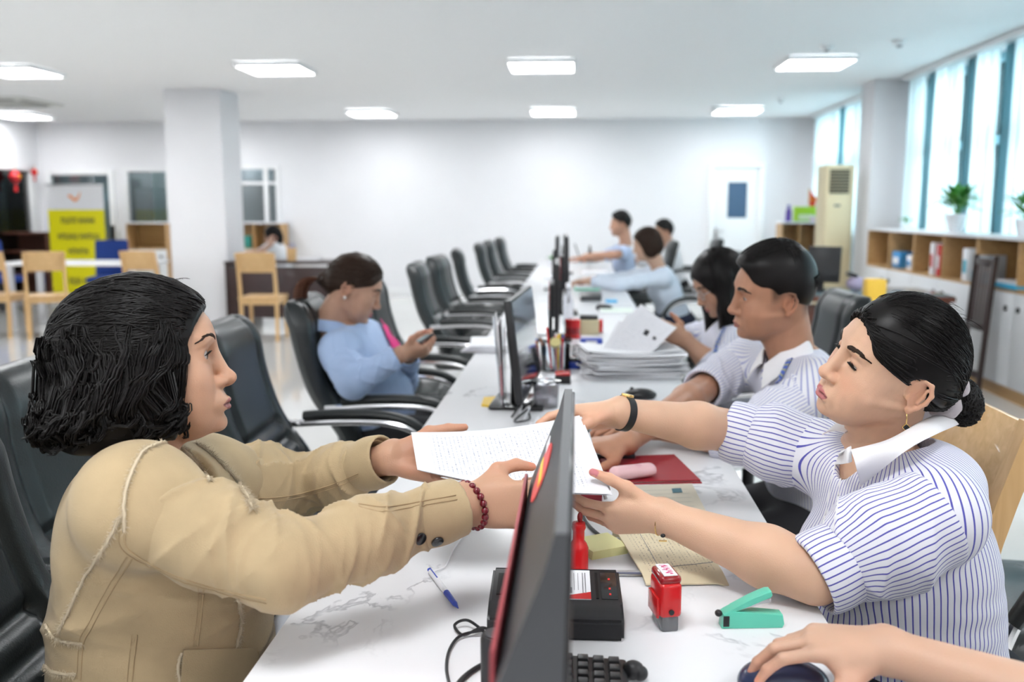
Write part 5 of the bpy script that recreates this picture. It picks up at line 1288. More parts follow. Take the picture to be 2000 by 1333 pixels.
    if collar:
        m_c = cm or mat('white_collar', (.86, .85, .87), .7)
        for s_ in (-1, 1):
            A = spline([nb - fv * .052 + u * .040, nb - fv * .02 + r * s_ * .056 + u * .034, nb + fv * .045 + r * s_ * .040 + u * .004, nb + fv * .075 + r * s_ * .008 - u * .030], 16); B = spline([nb - fv * .068 + u * .002, nb - fv * .025 + r * s_ * .082 - u * .004, nb + fv * .050 + r * s_ * .078 - u * .035, nb + fv * .108 + r * s_ * .045 - u * .085], 16); t = np.linspace(0, 1, 6)[None, :, None]
            G = (1 - t) * A[:, None] + t * B[:, None] + (t * (1 - t)) * .03 * u; sheet('collar', G - L0, .003, m_c, root)
    # lower body
    kn = knees or [P0 + fv * .42 + r * .10 + V(0, 0, .03), P0 + fv * .42 - r * .10 + V(0, 0, .03)]
    pts = np.array([P0] + [np.asarray(k) for k in kn]); F = SDF(pts.min(0) - .22, pts.max(0) + .2, .012); F.ell(P0, (.17, .17, .12), k=.03)
    for i, k in enumerate(kn): k = np.asarray(k, float); F.cone(P0 + r * (.09 if i == 0 else -.09), k, .092, .068, k=.04)
    v, f = F.mesh(1); pp = [(v, f, {})]
    for k in kn:
        k = np.asarray(k, float); G_ = SDF(np.array([k[0] - .12, k[1] - .12, .02]), np.array([k[0] + .12, k[1] + .12, k[2] + .10]), .012); G_.cone(k, V(k[0] - fv[0] * .03, k[1], .08), .066, .048, k=.02); a, b = G_.mesh(1); pp.append((a, b, {}))
    v, f, _ = join(pp); mesh_np('trousers', v - L0, f, trousers, root)
    for k in kn: MB().box(V(k[0] + fv[0] * .03, k[1], .035) - L0, (.24, .085, .07), bev=.028, seg=3, rot=(0, 0, math.atan2(fv[1], fv[0]))).obj('shoe', m_blackg, root)
    return root, L0, bvh, dict(u=u, r=r, f=fv, R=R, C=C, sc=sc, nb=nb)

def ribbon(bvh, px, width, name, m, root, L0, lift=.003):
    P, n = surf_path(bvh, px, L0, lift=lift)
    if P is None: return
    T = np.gradient(P, axis=0); T /= np.linalg.norm(T, axis=1, keepdims=True) + 1e-9; S = np.cross(T, n); S /= np.linalg.norm(S, axis=1, keepdims=True) + 1e-9
    for _ in range(6): P[1:-1] = (P[:-2] + 2 * P[1:-1] + P[2:]) / 4
    G = np.stack([P - S * width / 2, P, P + S * width / 2], 1); d = np.concatenate([[0], np.cumsum(np.linalg.norm(np.diff(P, axis=0), axis=1))])
    return sheet(name, G - L0, .0015, m, root, {'stripe': np.repeat(d, 3)})

m_dtr = mat('dark_trousers', (.015, .015, .018), .8); m_ntr = mat('navy_trousers', (.012, .016, .04), .8)
st_fine = mat_stripe('fine_striped_cotton', (.80, .80, .85), (.36, .38, .62), .0085, .0024)
st_blue = mat_stripe('pale_blue_shirt', (.46, .55, .74), (.44, .53, .72), .02, .005); st_white = mat_stripe('white_blue_shirt', (.70, .77, .88), (.69, .76, .87), .02, .005); st_plain = mat_stripe('white_shirt', (.82, .83, .86), (.80, .82, .85), .02, .005)
relax = [(18, 26, 16), (22, 28, 18), (26, 30, 18), (30, 32, 18)]; curl = [(40, 50, 25), (46, 54, 28), (50, 56, 30), (54, 58, 30)]

# man with the lanyard
C4 = V(.530, 2.540, 1.125)
J4 = dict(pelvis=(.69, 2.62, .48), neck=(.635, 2.575, .935), shL=(.640, 2.385, .905), shR=(.52, 2.80, .905))
wr4r = atZ(1222, 866, .80); el4r = atY(1385, 752, 2.70); el4l = V(.40, 2.28, .80); wr4l = V(.19, 2.36, .80)
a4 = {'R': (V(*J4['shR']), el4r, wr4r, Hand(wr4r, (-.95, -.25, .0), (0, 0, -1), 'R', relax, scale=1.0)), 'L': (V(*J4['shL']), el4l, wr4l, Hand(wr4l, (-.98, .1, 0), (0, 0, -1), 'L', relax, scale=1.0))}
root, L0, bvh, q4 = office_person('man in white striped shirt with a blue lanyard, looking down at his desk', C4, 3.229, -.10, -.196, 1.027, dict(nose=.85, nose_w=1.2, jaw=1.12, width=1.03, lip=1.0, neck=.060, open=.0044, lidz=-.001, cheek=1.0, prot=.005), (.46, .235, .145), (.33, .12, .10), 'short', J4, a4, st_fine, m_dtr, sleeves='rolled', fade=True, wide=1.08, sr=(.068, .058, .05), folds=.006, hc=.0055, hh=.0022)
def lanyard_mat():
    m, nt, b = mat_nodes('blue_lanyard'); a = N(nt, 'ShaderNodeAttribute'); a.attribute_name = 'stripe'; n = N(nt, 'ShaderNodeMath', operation='SINE'); mu = N(nt, 'ShaderNodeMath', operation='MULTIPLY'); mu.inputs[1].default_value = 420
    g = N(nt, 'ShaderNodeMath', operation='GREATER_THAN'); g.inputs[1].default_value = .35; mx = N(nt, 'ShaderNodeMix', data_type='RGBA'); mx.inputs['A'].default_value = (.03, .10, .52, 1); mx.inputs['B'].default_value = (.35, .38, .25, 1)
    nt.links.new(a.outputs['Fac'], mu.inputs[0]); nt.links.new(mu.outputs[0], n.inputs[0]); nt.links.new(n.outputs[0], g.inputs[0]); nt.links.new(g.outputs[0], mx.inputs['Factor']); nt.links.new(mx.outputs['Result'], b.inputs['Base Color']); return m
m_lan = lanyard_mat()
lan = ribbon(bvh, [(1594, 622), (1578, 648), (1558, 680), (1540, 712), (1522, 748)], .018, 'lanyard', m_lan, root, L0, .005)
h = bvh.ray_cast(Vector(CAM), Vector(nrm(ray(1546, 692))))
if h[0] is not None: MB().box(np.array(h[0]) + np.array(h[1]) * .0075 - L0, (.012, .003, .012), bev=.001).obj('emblem', m_red, root)['label'] = 'small red emblem on the lanyard'
ribbon(bvh, [(1500, 670), (1502, 700), (1508, 735)], .016, 'lanyard', m_lan, root, L0, .005)

# woman with glasses and long hair
C5 = atY(1408, 556, 3.66)
J5 = dict(pelvis=(.66, 3.72, .48), neck=(.625, 3.69, .885), shL=(.60, 3.53, .85), shR=(.58, 3.86, .85))
el5 = atY(1398, 722, 3.46); wr5 = atY(1338, 664, 3.52); elr5 = V(.42, 3.93, .80); wrr5 = V(.24, 3.80, .80)
a5 = {'L': (V(*J5['shL']), el5, wr5, Hand(wr5, (-.88, .1, .45), (-.2, .9, -.2), 'L', curl, scale=.92)), 'R': (V(*J5['shR']), elr5, wrr5, Hand(wrr5, (-.95, -.3, 0), (0, 0, -1), 'R', relax, scale=.92))}
root, L0, bvh, q5 = office_person('woman with long black hair and glasses leafing through a stack of papers', C5, 3.36, -.50, -.05, .99, dict(nose=.8, cheek=1.05, open=.003, lidz=-.003), (.50, .285, .19), (.42, .14, .13), 'long', J5, a5, st_fine, m_dtr, sleeves='rolled', bust=.8, folds=.005)
e = MB()
for q in (-1, 1):
    cc = q5['C'] + q5['R'] @ V(.098, q * .032, .010); ring = np.array([cc + q5['R'] @ V(0, .022 * math.cos(a), .020 * math.sin(a)) for a in np.linspace(0, 2 * PI, 25)[:-1]]) - L0; e.tube(ring, .0014, 6, closed=True); e.tube([q5['C'] + q5['R'] @ V(.096, q * .054, .014) - L0, q5['C'] + q5['R'] @ V(.0, q * .078, .022) - L0], .0013, 6)
e.tube([q5['C'] + q5['R'] @ V(.099, -.010, .014) - L0, q5['C'] + q5['R'] @ V(.099, .010, .014) - L0], .0014, 6); e.obj('glasses', m_steel, root)['label'] = 'thin metal glasses'
MB().lathe([(.0098, -.002), (.0108, 0), (.0098, .002)]).obj('ring', m_gold, root).location = Vector(a5['L'][3].fing[2][0][0] + (a5['L'][3].fing[2][0][1] - a5['L'][3].fing[2][0][0]) * .5 - L0)
ribbon(bvh, [(1416, 640), (1402, 672), (1392, 710)], .016, 'lanyard', m_lan, root, L0, .004)

# woman with a bob in a pale blouse, further down the desk
C6 = atY(1264, 480, 7.3)
J6 = dict(pelvis=(.78, 7.35, .48), neck=(.66, 7.33, .875), shL=(.66, 7.16, .845), shR=(.60, 7.50, .845)); el6 = atY(1205, 556, 7.05); wr6 = atY(1150, 549, 7.1); a6 = {'L': (V(*J6['shL']), el6, wr6, Hand(wr6, (-1, .1, 0), (0, 0, -1), 'L', relax, scale=.92)), 'R': (V(*J6['shR']), V(.38, 7.6, .80), V(.14, 7.5, .80), Hand(V(.14, 7.5, .80), (-1, 0, 0), (0, 0, -1), 'R', relax, scale=.92))}
office_person('woman with a dark bob in a pale blue blouse typing far down the desk', C6, PI + .05, -.22, 0, 1.0, dict(), (.60, .38, .27), (.5, .2, .18), 'bob', J6, a6, st_white, m_ntr, hh=.0045, hc=.009, bust=.8, brow=False, hairmat=m_hairb, collar=False, folds=.003)
# man in a blue short-sleeved shirt, farthest at the desk
C7 = atY(1212, 440, 9.9)
J7 = dict(pelvis=(.52, 9.95, .50), neck=(.50, 9.92, .95), shL=(.49, 9.72, .915), shR=(.46, 10.12, .915)); el7 = atY(1206, 498, 9.55); wr7 = atY(1160, 499, 9.6); a7 = {'L': (V(*J7['shL']), el7, wr7, Hand(wr7, (-1, 0, 0), (0, .3, -1), 'L', curl, scale=1.0)), 'R': (V(*J7['shR']), V(.28, 10.15, .84), V(.06, 10.05, .84), Hand(V(.06, 10.05, .84), (-1, 0, 0), (0, 0, -1), 'R', relax, scale=1.0))}
office_person('man in a blue short-sleeved shirt at the far end of the desk', C7, PI + .02, -.05, 0, 1.02, dict(jaw=1.1, neck=.058), (.50, .28, .19), (.4, .17, .15), 'short', J7, a7, st_blue, m_dtr, hh=.005, hc=.010, sleeves='short', brow=False, fade=True, collar=False, wide=1.05, sr=(.066, .058, .05))
# man in white behind
C8 = atY(1296, 455, 10.6)
J8 = dict(pelvis=(1.12, 10.7, .50), neck=(1.06, 10.68, .93), shL=(1.05, 10.48, .90), shR=(1.02, 10.88, .90)); a8 = {'L': (V(*J8['shL']), V(.88, 10.42, .74), V(.68, 10.5, .78), Hand(V(.68, 10.5, .78), (-1, 0, 0), (0, 0, -1), 'L', relax, scale=1.0)), 'R': (V(*J8['shR']), V(.85, 10.9, .74), V(.66, 10.8, .78), Hand(V(.66, 10.8, .78), (-1, 0, 0), (0, 0, -1), 'R', relax, scale=1.0))}
office_person('man with cropped hair in a white shirt behind the woman with the bob', C8, PI + .1, -.05, 0, 1.02, dict(jaw=1.1, neck=.058), (.50, .28, .19), (.4, .17, .15), 'short', J8, a8, st_plain, m_dtr, hh=.005, hc=.010, brow=False, fade=True, collar=False, wide=1.05, sr=(.066, .058, .05))
# visitor in a light blue jacket looking at a phone
C9 = atY(690, 568, 3.42)
J9 = dict(pelvis=(-.75, 3.48, .50), neck=(-.865, 3.45, .900), shL=(-.83, 3.62, .85), shR=(-.86, 3.28, .85)); el9 = atY(690, 748, 3.17); wr9 = atY(785, 692, 3.22); el9l = V(-.70, 3.66, .66); wr9l = atY(798, 690, 3.40)
a9 = {'R': (V(*J9['shR']), el9, wr9, Hand(wr9, (.95, .2, .12), (0, .6, .7), 'R', curl, scale=.92)), 'L': (V(*J9['shL']), el9l, wr9l, Hand(wr9l, (.9, -.3, .2), (0, -.5, .8), 'L', curl, scale=.92))}
st_jac = mat_stripe('light_blue_cotton', (.42, .55, .80), (.40, .53, .78), .03, .006)
root9, L9, bvh9, q9 = office_person('seated woman with a ponytail in a light blue jacket looking at her phone', C9, .12, -.38, 0, .99, dict(nose=.85, cheek=1.1, open=.0022, lidz=-.003), (.50, .29, .20), (.50, .10, .14), 'pony', J9, a9, st_jac, m_dtr, bust=.9, deep=1.12, belly=.03, collar=True, hairmat=m_hairb, hairmat2=m_hairr, cm=mat('blue_collar', (.40, .53, .78), .8), sr=(.066, .056, .045), folds=.006, knees=[V(-.34, 3.38, .52), V(-.34, 3.60, .52)])
P_ = ribbon(bvh9, [(738, 618), (750, 640), (762, 662), (772, 684)], .085, 'blouse', mat('pink_blouse', (.75, .03, .22), .7), root9, L9, .010)
ear = q9['C'] + q9['R'] @ V(-.014, -.079, -.026); MB().sph(ear - L9, .006, n=12).obj('earring', mat('pearl', (.85, .82, .78), .2), root9)
t = thing('phone', 'grey smartphone held by the seated woman in the light blue jacket', 'phone', (0, 0, 0)); pc = atY(812, 672, 3.25)
pm = rotm(.25, .55, 0); o = MB().box(pc, (.145, .072, .008), bev=.003, M=pm).obj('case', m_dgrey, t); MB().box(pc + pm @ V(0, 0, .0045), (.135, .064, .001), M=pm).obj('screen', mat('phone_screen', (.25, .33, .33), .1), t)
# woman at the dark desk beside the column
C10 = atY(533, 463, 11.75); X0 = C10[0]
J10 = dict(pelvis=(X0 + .12, 11.80, .50), neck=(X0 + .03, 11.78, .93), shL=(X0 + .02, 11.60, .89), shR=(X0, 11.95, .89)); wx = atY(515, 492, 11.45); a10 = {'L': (V(*J10['shL']), V(X0 - .10, 11.47, .80), atY(528, 478, 11.50), Hand(atY(528, 478, 11.50), (0, .1, 1), (.3, .9, 0), 'L', curl, scale=.92)), 'R': (V(*J10['shR']), V(X0 - .2, 11.95, .80), V(X0 - .38, 11.85, .80), Hand(V(X0 - .38, 11.85, .80), (-1, 0, 0), (0, 0, -1), 'R', relax, scale=.92))}
office_person('woman with long black hair in a white top at the dark desk by the column', C10, PI + .1, -.2, 0, 1.0, dict(), (.6, .38, .28), (.5, .2, .18), 'long', J10, a10, st_plain, m_dtr, hh=.005, hc=.011, brow=False, collar=False, sleeves='short', bust=.8)
# ------------------------------------------------------------------ long marble-topped desk
def marble():
    m, nt, b = mat_nodes('white_marble'); tc = N(nt, 'ShaderNodeTexCoord'); n1 = N(nt, 'ShaderNodeTexNoise'); n1.inputs['Scale'].default_value = 2.6; n1.inputs['Detail'].default_value = 5; n1.inputs['Distortion'].default_value = .4
    ad = N(nt, 'ShaderNodeVectorMath', operation='MULTIPLY_ADD'); ad.inputs[1].default_value = (.55, .55, .55); n2 = N(nt, 'ShaderNodeTexNoise'); n2.inputs['Scale'].default_value = 1.7; n2.inputs['Detail'].default_value = 6; n2.inputs['Roughness'].default_value = .62
    nt.links.new(tc.outputs['Object'], n1.inputs['Vector']); nt.links.new(n1.outputs['Color'], ad.inputs[0]); nt.links.new(tc.outputs['Object'], ad.inputs[2]); nt.links.new(ad.outputs[0], n2.inputs['Vector'])
    s = N(nt, 'ShaderNodeMath', operation='SUBTRACT'); s.inputs[1].default_value = .5; a = N(nt, 'ShaderNodeMath', operation='ABSOLUTE'); r = N(nt, 'ShaderNodeValToRGB')
    r.color_ramp.elements[0].position = .0; r.color_ramp.elements[0].color = (.50, .50, .53, 1); r.color_ramp.elements[1].position = .014; r.color_ramp.elements[1].color = (.83, .83, .85, 1)
    n3 = N(nt, 'ShaderNodeTexNoise'); n3.inputs['Scale'].default_value = 3.1; mx = N(nt, 'ShaderNodeMix', data_type='RGBA'); mx.inputs['A'].default_value = (.83, .83, .85, 1); rr = N(nt, 'ShaderNodeValToRGB'); rr.color_ramp.elements[0].position = .52; rr.color_ramp.elements[1].position = .62
    nt.links.new(tc.outputs['Object'], n3.inputs['Vector']); nt.links.new(n3.outputs[0], rr.inputs[0]); nt.links.new(rr.outputs[0], mx.inputs['Factor'])
    nt.links.new(n2.outputs[0], s.inputs[0]); nt.links.new(s.outputs[0], a.inputs[0]); nt.links.new(a.outputs[0], r.inputs[0]); nt.links.new(r.outputs[0], mx.inputs['B']); nt.links.new(mx.outputs['Result'], b.inputs['Base Color'])
    b.inputs['Roughness'].default_value = .22; b.inputs['Specular IOR Level'].default_value = .4; return m
DZ = .75
desk = thing('service_desk', 'long white marble topped service desk running down the hall', 'desk', (-.025, 5.82, 0))
MB().box((0, 0, DZ - .016), (.81, 11.24, .032), bev=.004).obj('desk_top', marble(), desk)
m_lam = mat('white_laminate', (.78, .78, .79), .4)
MB().box((-.10, 0, .36), (.03, 11.0, .70), bev=.003).obj('modesty_panel', m_lam, desk)
for k in range(8): MB().box((.02, -5.5 + 1.57 * k, .36), (.70, .04, .72), bev=.003).obj('leg', m_lam, desk)

# ------------------------------------------------------------------ black leather office chair (faces +X)
def puffy(w, h, t, nu, nv, fn, curve):
    """closed cushion: u across (y), v along; fn(u,v)-> extra front height; curve(v) -> (x, z) centre line"""
    u = np.linspace(-1, 1, nu); v = np.linspace(0, 1, nv); U_, V_ = np.meshgrid(u, v, indexing='ij'); cx, cz = curve(V_); dx = np.gradient(cx, axis=1); dz = np.gradient(cz, axis=1); l = np.sqrt(dx ** 2 + dz ** 2); nx, nz = dz / l, -dx / l
    edge = np.clip(1 - np.abs(U_) ** 8, 0, 1) ** .5 * np.clip(1 - np.abs(2 * V_ - 1) ** 12, 0, 1) ** .5; ww = w(V_)
    f_ = t * .5 * edge + fn(U_, V_) * edge; b_ = t * .5 * edge
    A = np.stack([cx + nx * f_, U_ * ww, cz + nz * f_], -1); B = np.stack([cx - nx * b_, U_ * ww, cz - nz * b_], -1); k = nu * nv; f = grid_faces(nu, nv)
    return np.concatenate([A.reshape(-1, 3), B.reshape(-1, 3)]), np.concatenate([f[:, ::-1], f + k])
def groove(x, c, w): return np.exp(-((x - c) / w) ** 2)
def office_chair(loc, rotz, label, group='black leather visitor chairs'):
    t = thing('office_chair', label, 'chair', loc, rotz, group)
    def bf(U_, V_): return .020 * np.cos(U_ * 1.4) - .016 * (groove(np.abs(U_), .62, .05) + groove(V_, .40, .022) * (np.abs(U_) < .66) + groove(V_, .30, .022) * (np.abs(U_) < .66)) + .010 * groove(V_, .9, .12) + .016 * np.clip((np.abs(U_) - .66) / .3, 0, 1)
    v, f = puffy(lambda v_: .255 + .015 * np.sin(PI * v_) - .03 * np.clip((v_ - .8) / .2, 0, 1) ** 2, .66, .075, 45, 61, bf, lambda v_: (-.20 - .17 * v_ - .02 * np.sin(PI * v_) + .05 * np.exp(-((v_ - .15) / .2) ** 2) - .02 * np.clip((v_ - .85) / .15, 0, 1),   .45 + .58 * v_))
    bo = mesh_np('backrest', v, f, m_leather, t)
    MB().box((-.335, -.235, .80), (.004, .018, .030), bev=.002).obj('white_tag', mat('tag_white', (.7, .7, .72), .5), bo)
    def sf(U_, V_): return .022 * np.cos(U_ * 1.3) - .010 * (groove(np.abs(U_), .70, .05) + groove(V_, .5, .03) * (np.abs(U_) < .7))
    v, f = puffy(lambda v_: .265 + 0 * v_, .5, .10, 41, 41, sf, lambda v_: (.28 - .52 * v_, .44 - .02 * v_ - .025 * np.clip((.15 - v_) / .15, 0, 1) ** 2)); mesh_np('seat', v, f, m_leather, t)
    for s in (-1, 1):
        y = s * .295; path = spline([(-.25, y, .655), (-.05, y, .665), (.12, y, .655), (.22, y, .600), (.27, y, .50), (.28, y, .40), (.20, y * .97, .375), (.05, y * .85, .375)], 40)
        v, f = tube_np(path, .0135, 10); a = MB().raw(v, f).obj('armrest', m_chrome, t)
        pad = spline([(-.19, y, .685), (-.05, y, .692), (.11, y, .682), (.205, y, .632), (.26, y, .545)], 24); T_, U_, B_ = frames(pad); ang = np.linspace(0, 2 * PI, 13)[:-1]
        G = pad[:, None] + .024 * np.cos(ang)[None, :, None] * V(0, 1, 0) + .015 * np.sin(ang)[None, :, None] * np.cross(T_, V(0, 1, 0))[:, None]; MB().raw(G.reshape(-1, 3), [tuple(q) for q in grid_faces(12, 24).tolist()] if False else [(i * 12 + k, i * 12 + (k + 1) % 12, (i + 1) * 12 + (k + 1) % 12, (i + 1) * 12 + k) for i in range(23) for k in range(12)] + [tuple(range(12)), tuple(range(23 * 12, 24 * 12))]).obj('pad', m_leather, a)
    MB().box((.02, 0, .375), (.30, .24, .03), bev=.008).obj('mechanism', m_black, t)
    g = MB(); g.cyl((.0, 0, .27), .026, .20); g.cyl((0, 0, .15), .034, .14); g.obj('gas_lift', m_black, t)
    b = MB(); b.cyl((0, 0, .095), .05, .05, bev=.008)
    for k in range(5):
        a = 2 * PI * k / 5 + .3; b.tube([(.03 * math.cos(a), .03 * math.sin(a), .095), (.17 * math.cos(a), .17 * math.sin(a), .085), (.29 * math.cos(a), .29 * math.sin(a), .065)], [.022, .018, .013], 8)
    b.obj('base', m_blackg, t)
    for k in range(5):
        a = 2 * PI * k / 5 + .3; c = MB()
        for q in (-1, 1): c.cyl((.29 * math.cos(a) - q * .014 * math.sin(a), .29 * math.sin(a) + q * .014 * math.cos(a), .028), .028, .018, rot=(PI / 2, 0, a), n=16, bev=.003)
        c.cyl((.29 * math.cos(a), .29 * math.sin(a), .05), .008, .04, n=10); c.obj('caster', m_black, t)
    return t
chair0 = office_chair((-.84, 1.93, 0), .06, 'black leather chair whose tall back stands just behind the wavy-haired woman')
for loc, rz, lab in [((-.66, 1.27, 0), .05, 'black leather chair under the woman in the beige jacket'), ((-.69, 2.66, 0), .05, 'empty black leather chair nearest behind the wavy-haired woman'), ((-.67, 3.50, 0), .10, 'black leather chair under the woman looking at her phone'), ((-.66, 4.45, 0), .0, 'empty black leather chair just past the woman with the phone'),
                     ((-.64, 5.80, 0), .05, 'black leather chair, nearer of the overlapping pair halfway down the desk'), ((-.64, 6.62, 0), -.05, 'black leather chair, farther of the overlapping pair halfway down the desk'), ((-.64, 7.75, 0), .1, 'single black leather chair between the overlapping pair and the far cluster'),
                     ((-.60, 9.15, 0), .05, 'black leather chair in front of the far cluster'), ((-.58, 9.95, 0), .0, 'black leather chair in the middle of the far cluster'), ((-.55, 11.0, 0), .0, 'last black leather chair at the far end of the desk')]: dup(chair0, loc, rz, lab)
for loc, rz, lab in [((.72, 3.80, 0), PI, 'black chair of the woman with glasses, its rounded top showing behind the man'), ((.92, 7.4, 0), PI, 'black chair of the woman in the pale blouse'), ((.66, 10.0, 0), PI, 'black chair of the man in the blue short-sleeved shirt'), ((1.24, 10.75, 0), PI, 'black chair of the man in white at the back'),
                     ((1.13, 2.10, 0), PI, 'black chair with chrome arm standing behind the woman with the bun')]: dup(chair0, loc, rz, lab, 'black leather staff chairs')

# ------------------------------------------------------------------ wooden chairs (face +X)
def wood_chair(loc, rotz, label, group='beech dining chairs'):
    t = thing('wooden_chair', label, 'chair', loc, rotz, group)
    MB().box((.0, 0, .445), (.42, .42, .03), bev=.008).obj('seat', m_lwood, t)
    for s in (-1, 1):
        MB().tube([(.17, s * .185, .435), (.175, s * .188, .0)], [.020, .016], 8).obj('leg', m_lwoodz, t)
        p = spline([(-.20, s * .185, .0), (-.185, s * .185, .25), (-.19, s * .185, .46), (-.225, s * .185, .72), (-.275, s * .185, .92)], 14)
        G = np.stack([p + V(dx, dy, 0) for dx, dy in ((-.018, -.016), (.018, -.016), (.018, .016), (-.018, .016))], 1); MB().raw(G.reshape(-1, 3), [(i * 4 + k, i * 4 + (k + 1) % 4, (i + 1) * 4 + (k + 1) % 4, (i + 1) * 4 + k) for i in range(13) for k in range(4)] + [(0, 1, 2, 3), (52, 53, 54, 55)]).obj('back_post', m_lwoodz, t, auto=40)
        MB().box((.0, s * .185, .405), (.34, .022, .05), bev=.004).obj('rail', m_lwood, t)
    MB().box((-.243, 0, .82), (.022, .345, .21), rot=(0, -.22, 0), bev=.005).obj('backrest', m_lwood, t)
    MB().box((.165, 0, .405), (.022, .34, .05), bev=.004).obj('rail', m_lwood, t); MB().box((-.18, 0, .405), (.022, .34, .05), bev=.004).obj('rail', m_lwood, t)
    return t
pc = atZ(523, 660, 0); wc0 = wood_chair((pc[0], pc[1] - .08, 0), PI / 2 + .06, 'light wooden chair in front of the dark desk, beside the white column')
for px, py, rz, lab in [(88, 660, PI / 2 + .5, 'light wooden chair, second from the frame edge, in front of the white table'), (-6, 658, PI / 2 + .1, 'light wooden chair cut by the frame edge in front of the white table'), (296, 655, PI / 2 - .1, 'light wooden chair at the end of the white table, mostly hidden by the wavy hair')]:
    p = atZ(px, py, 0); dup(wc0, (p[0], p[1] + .1, 0), rz, lab)
p = atZ(40, 560, .0); dup(wc0, (p[0], p[1], 0), -PI / 2, 'light wooden chair standing behind the white table near the brown cabinet')
dup(wc0, (.70, 2.64, 0), PI, 'light wooden chair under the man with the lanyard')
# wooden chair right behind the woman with the bun: taller slatless back
t = thing('wooden_chair', 'light wooden chair with a broad solid back behind the woman with the bun', 'chair', (.515, 1.88, 0), PI)
MB().box((.02, 0, .445), (.44, .44, .03), bev=.008).obj('seat', m_lwood, t)
for s in (-1, 1):
    MB().tube([(.20, s * .195, .435), (.205, s * .198, .0)], [.021, .017], 8).obj('leg', m_lwoodz, t)
    p = spline([(-.20, s * .20, .0), (-.19, s * .20, .30), (-.20, s * .20, .50), (-.235, s * .20, .74), (-.305, s * .20, .985)], 14)
    G = np.stack([p + V(dx, dy, 0) for dx, dy in ((-.019, -.019), (.019, -.019), (.019, .019), (-.019, .019))], 1); MB().raw(G.reshape(-1, 3), [(i * 4 + k, i * 4 + (k + 1) % 4, (i + 1) * 4 + (k + 1) % 4, (i + 1) * 4 + k) for i in range(13) for k in range(4)] + [(0, 1, 2, 3), (52, 53, 54, 55)]).obj('back_post', m_lwoodz, t, auto=40)
    MB().box((.0, s * .195, .405), (.36, .022, .05), bev=.004).obj('rail', m_lwood, t)
MB().box((-.268, 0, .84), (.020, .37, .28), rot=(0, -.27, 0), bev=.004).obj('backrest', m_lwood, t)

# ------------------------------------------------------------------ white table, blue chairs, banner (far left)
pt = atZ(180, 512, .76)
t = thing('white_table', 'white topped table with steel legs in front of the yellow banner', 'table', (pt[0] - .15, pt[1] + .1, 0))
MB().box((0, 0, .745), (1.7, .75, .03), bev=.006).obj('table_top', m_trim, t)
for sx in (-.72, .72):
    for sy in (-.3, .3): MB().box((sx, sy, .365), (.07, .07, .73), bev=.006).obj('leg', m_steel, t)
def blue_chair(loc, rz, label):
    t = thing('blue_chair', label, 'chair', loc, rz, 'blue office chairs'); mb_ = mat('blue_fabric', (.012, .045, .24), .8, bump=.3, bscale=300)
    MB().box((-.20, 0, .72), (.07, .42, .48), rot=(0, -.12, 0), bev=.035, seg=3).obj('backrest', mb_, t); MB().box((.02, 0, .46), (.44, .44, .08), bev=.035, seg=3).obj('seat', mb_, t); MB().tube([(-.1, 0, .42), (-.24, 0, .45), (-.25, 0, .60)], .018).obj('back_bracket', m_black, t)
    MB().cyl((0, 0, .26), .025, .34).obj('gas_lift', m_black, t); b = MB()
    for k in range(5): a = 2 * PI * k / 5; b.tube([(0, 0, .10), (.26 * math.cos(a), .26 * math.sin(a), .06)], [.022, .014], 8); b.sph((.27 * math.cos(a), .27 * math.sin(a), .03), .03, n=10)
    b.obj('base', m_black, t); return t
p = atY(212, 540, 11.7); blue_chair((p[0], 11.7, 0), -PI / 2 + .2, 'blue office chair between the yellow banner and the pale shelf')
p = atY(2, 490, 11.6); blue_chair((p[0] - .05, 11.6, 0), -.4, 'blue office chair at the frame edge beside the brown cabinet')
# roll-up banner
bx = atY(152, 470, 13.2); bw = float(atY(206, 470, 13.2)[0] - atY(97, 470, 13.2)[0]); bz1 = float(atY(150, 361, 13.2)[2]); bz0 = .12; yb = 13.2
t = thing('roll_up_banner', 'yellow and white roll-up banner with an orange bird mark', 'banner', (bx[0], yb, 0))
zy = float(atY(150, 410, 13.2)[2])
MB().box((0, 0, (bz1 + zy) / 2), (bw, .006, bz1 - zy)).obj('top_panel', mat('banner_white', (.93, .93, .95), .5), t, smooth=False)
MB().box((0, 0, (bz0 + zy) / 2), (bw, .006, zy - bz0)).obj('yellow_panel', mat('banner_yellow', (.90, .82, .0), .5), t, smooth=False)
MB().box((0, 0, .06), (bw + .06, .16, .11), bev=.02).obj('base', m_steel, t); MB().tube([(0, .03, .1), (0, .03, bz1)], .01).obj('pole', m_steel, t); MB().box((0, 0, bz1), (bw + .02, .02, .025), bev=.004).obj('top_bar', m_steel, t)
m_or = mat('orange_mark', (.95, .36, .10), .5); wing = MB()
wing.prism([(-.11, .01), (-.07, .03), (-.02, -.02), (.02, -.03), (.06, .02), (.09, .08), (.075, .01), (.04, -.055), (-.01, -.075), (-.06, -.03)], .004, (0, -.006, float(atY(150, 384, 13.2)[2])), rot=(PI / 2, 0, 0)); wing.obj('bird_mark', m_or, t)['label'] = 'orange bird-shaped mark'
m_ink = mat('banner_ink', (.10, .09, .05), .6)
def block_text(py, widths, hgt):
    """row of blurred upright letters: bars of uneven width"""
    z = float(atY(150, py, 13.2)[2]); tot = sum(widths); x = -tot / 2; g = np.random.default_rng(int(py))
    lo = MB()
    for w in widths:
        if w > 0:
            a = w * .80; lo.box((x + w / 2 - a * .36, -.006, z), (a * .24, .003, hgt)); lo.box((x + w / 2 + a * .36, -.006, z), (a * .24, .003, hgt)); lo.box((x + w / 2, -.006, z + g.choice([-.4, 0, .4]) * hgt), (a * .5, .003, hgt * .2))
        x += abs(w)
    o = lo.obj('lettering', m_ink, t, smooth=False); o['kind'] = 'stuff'
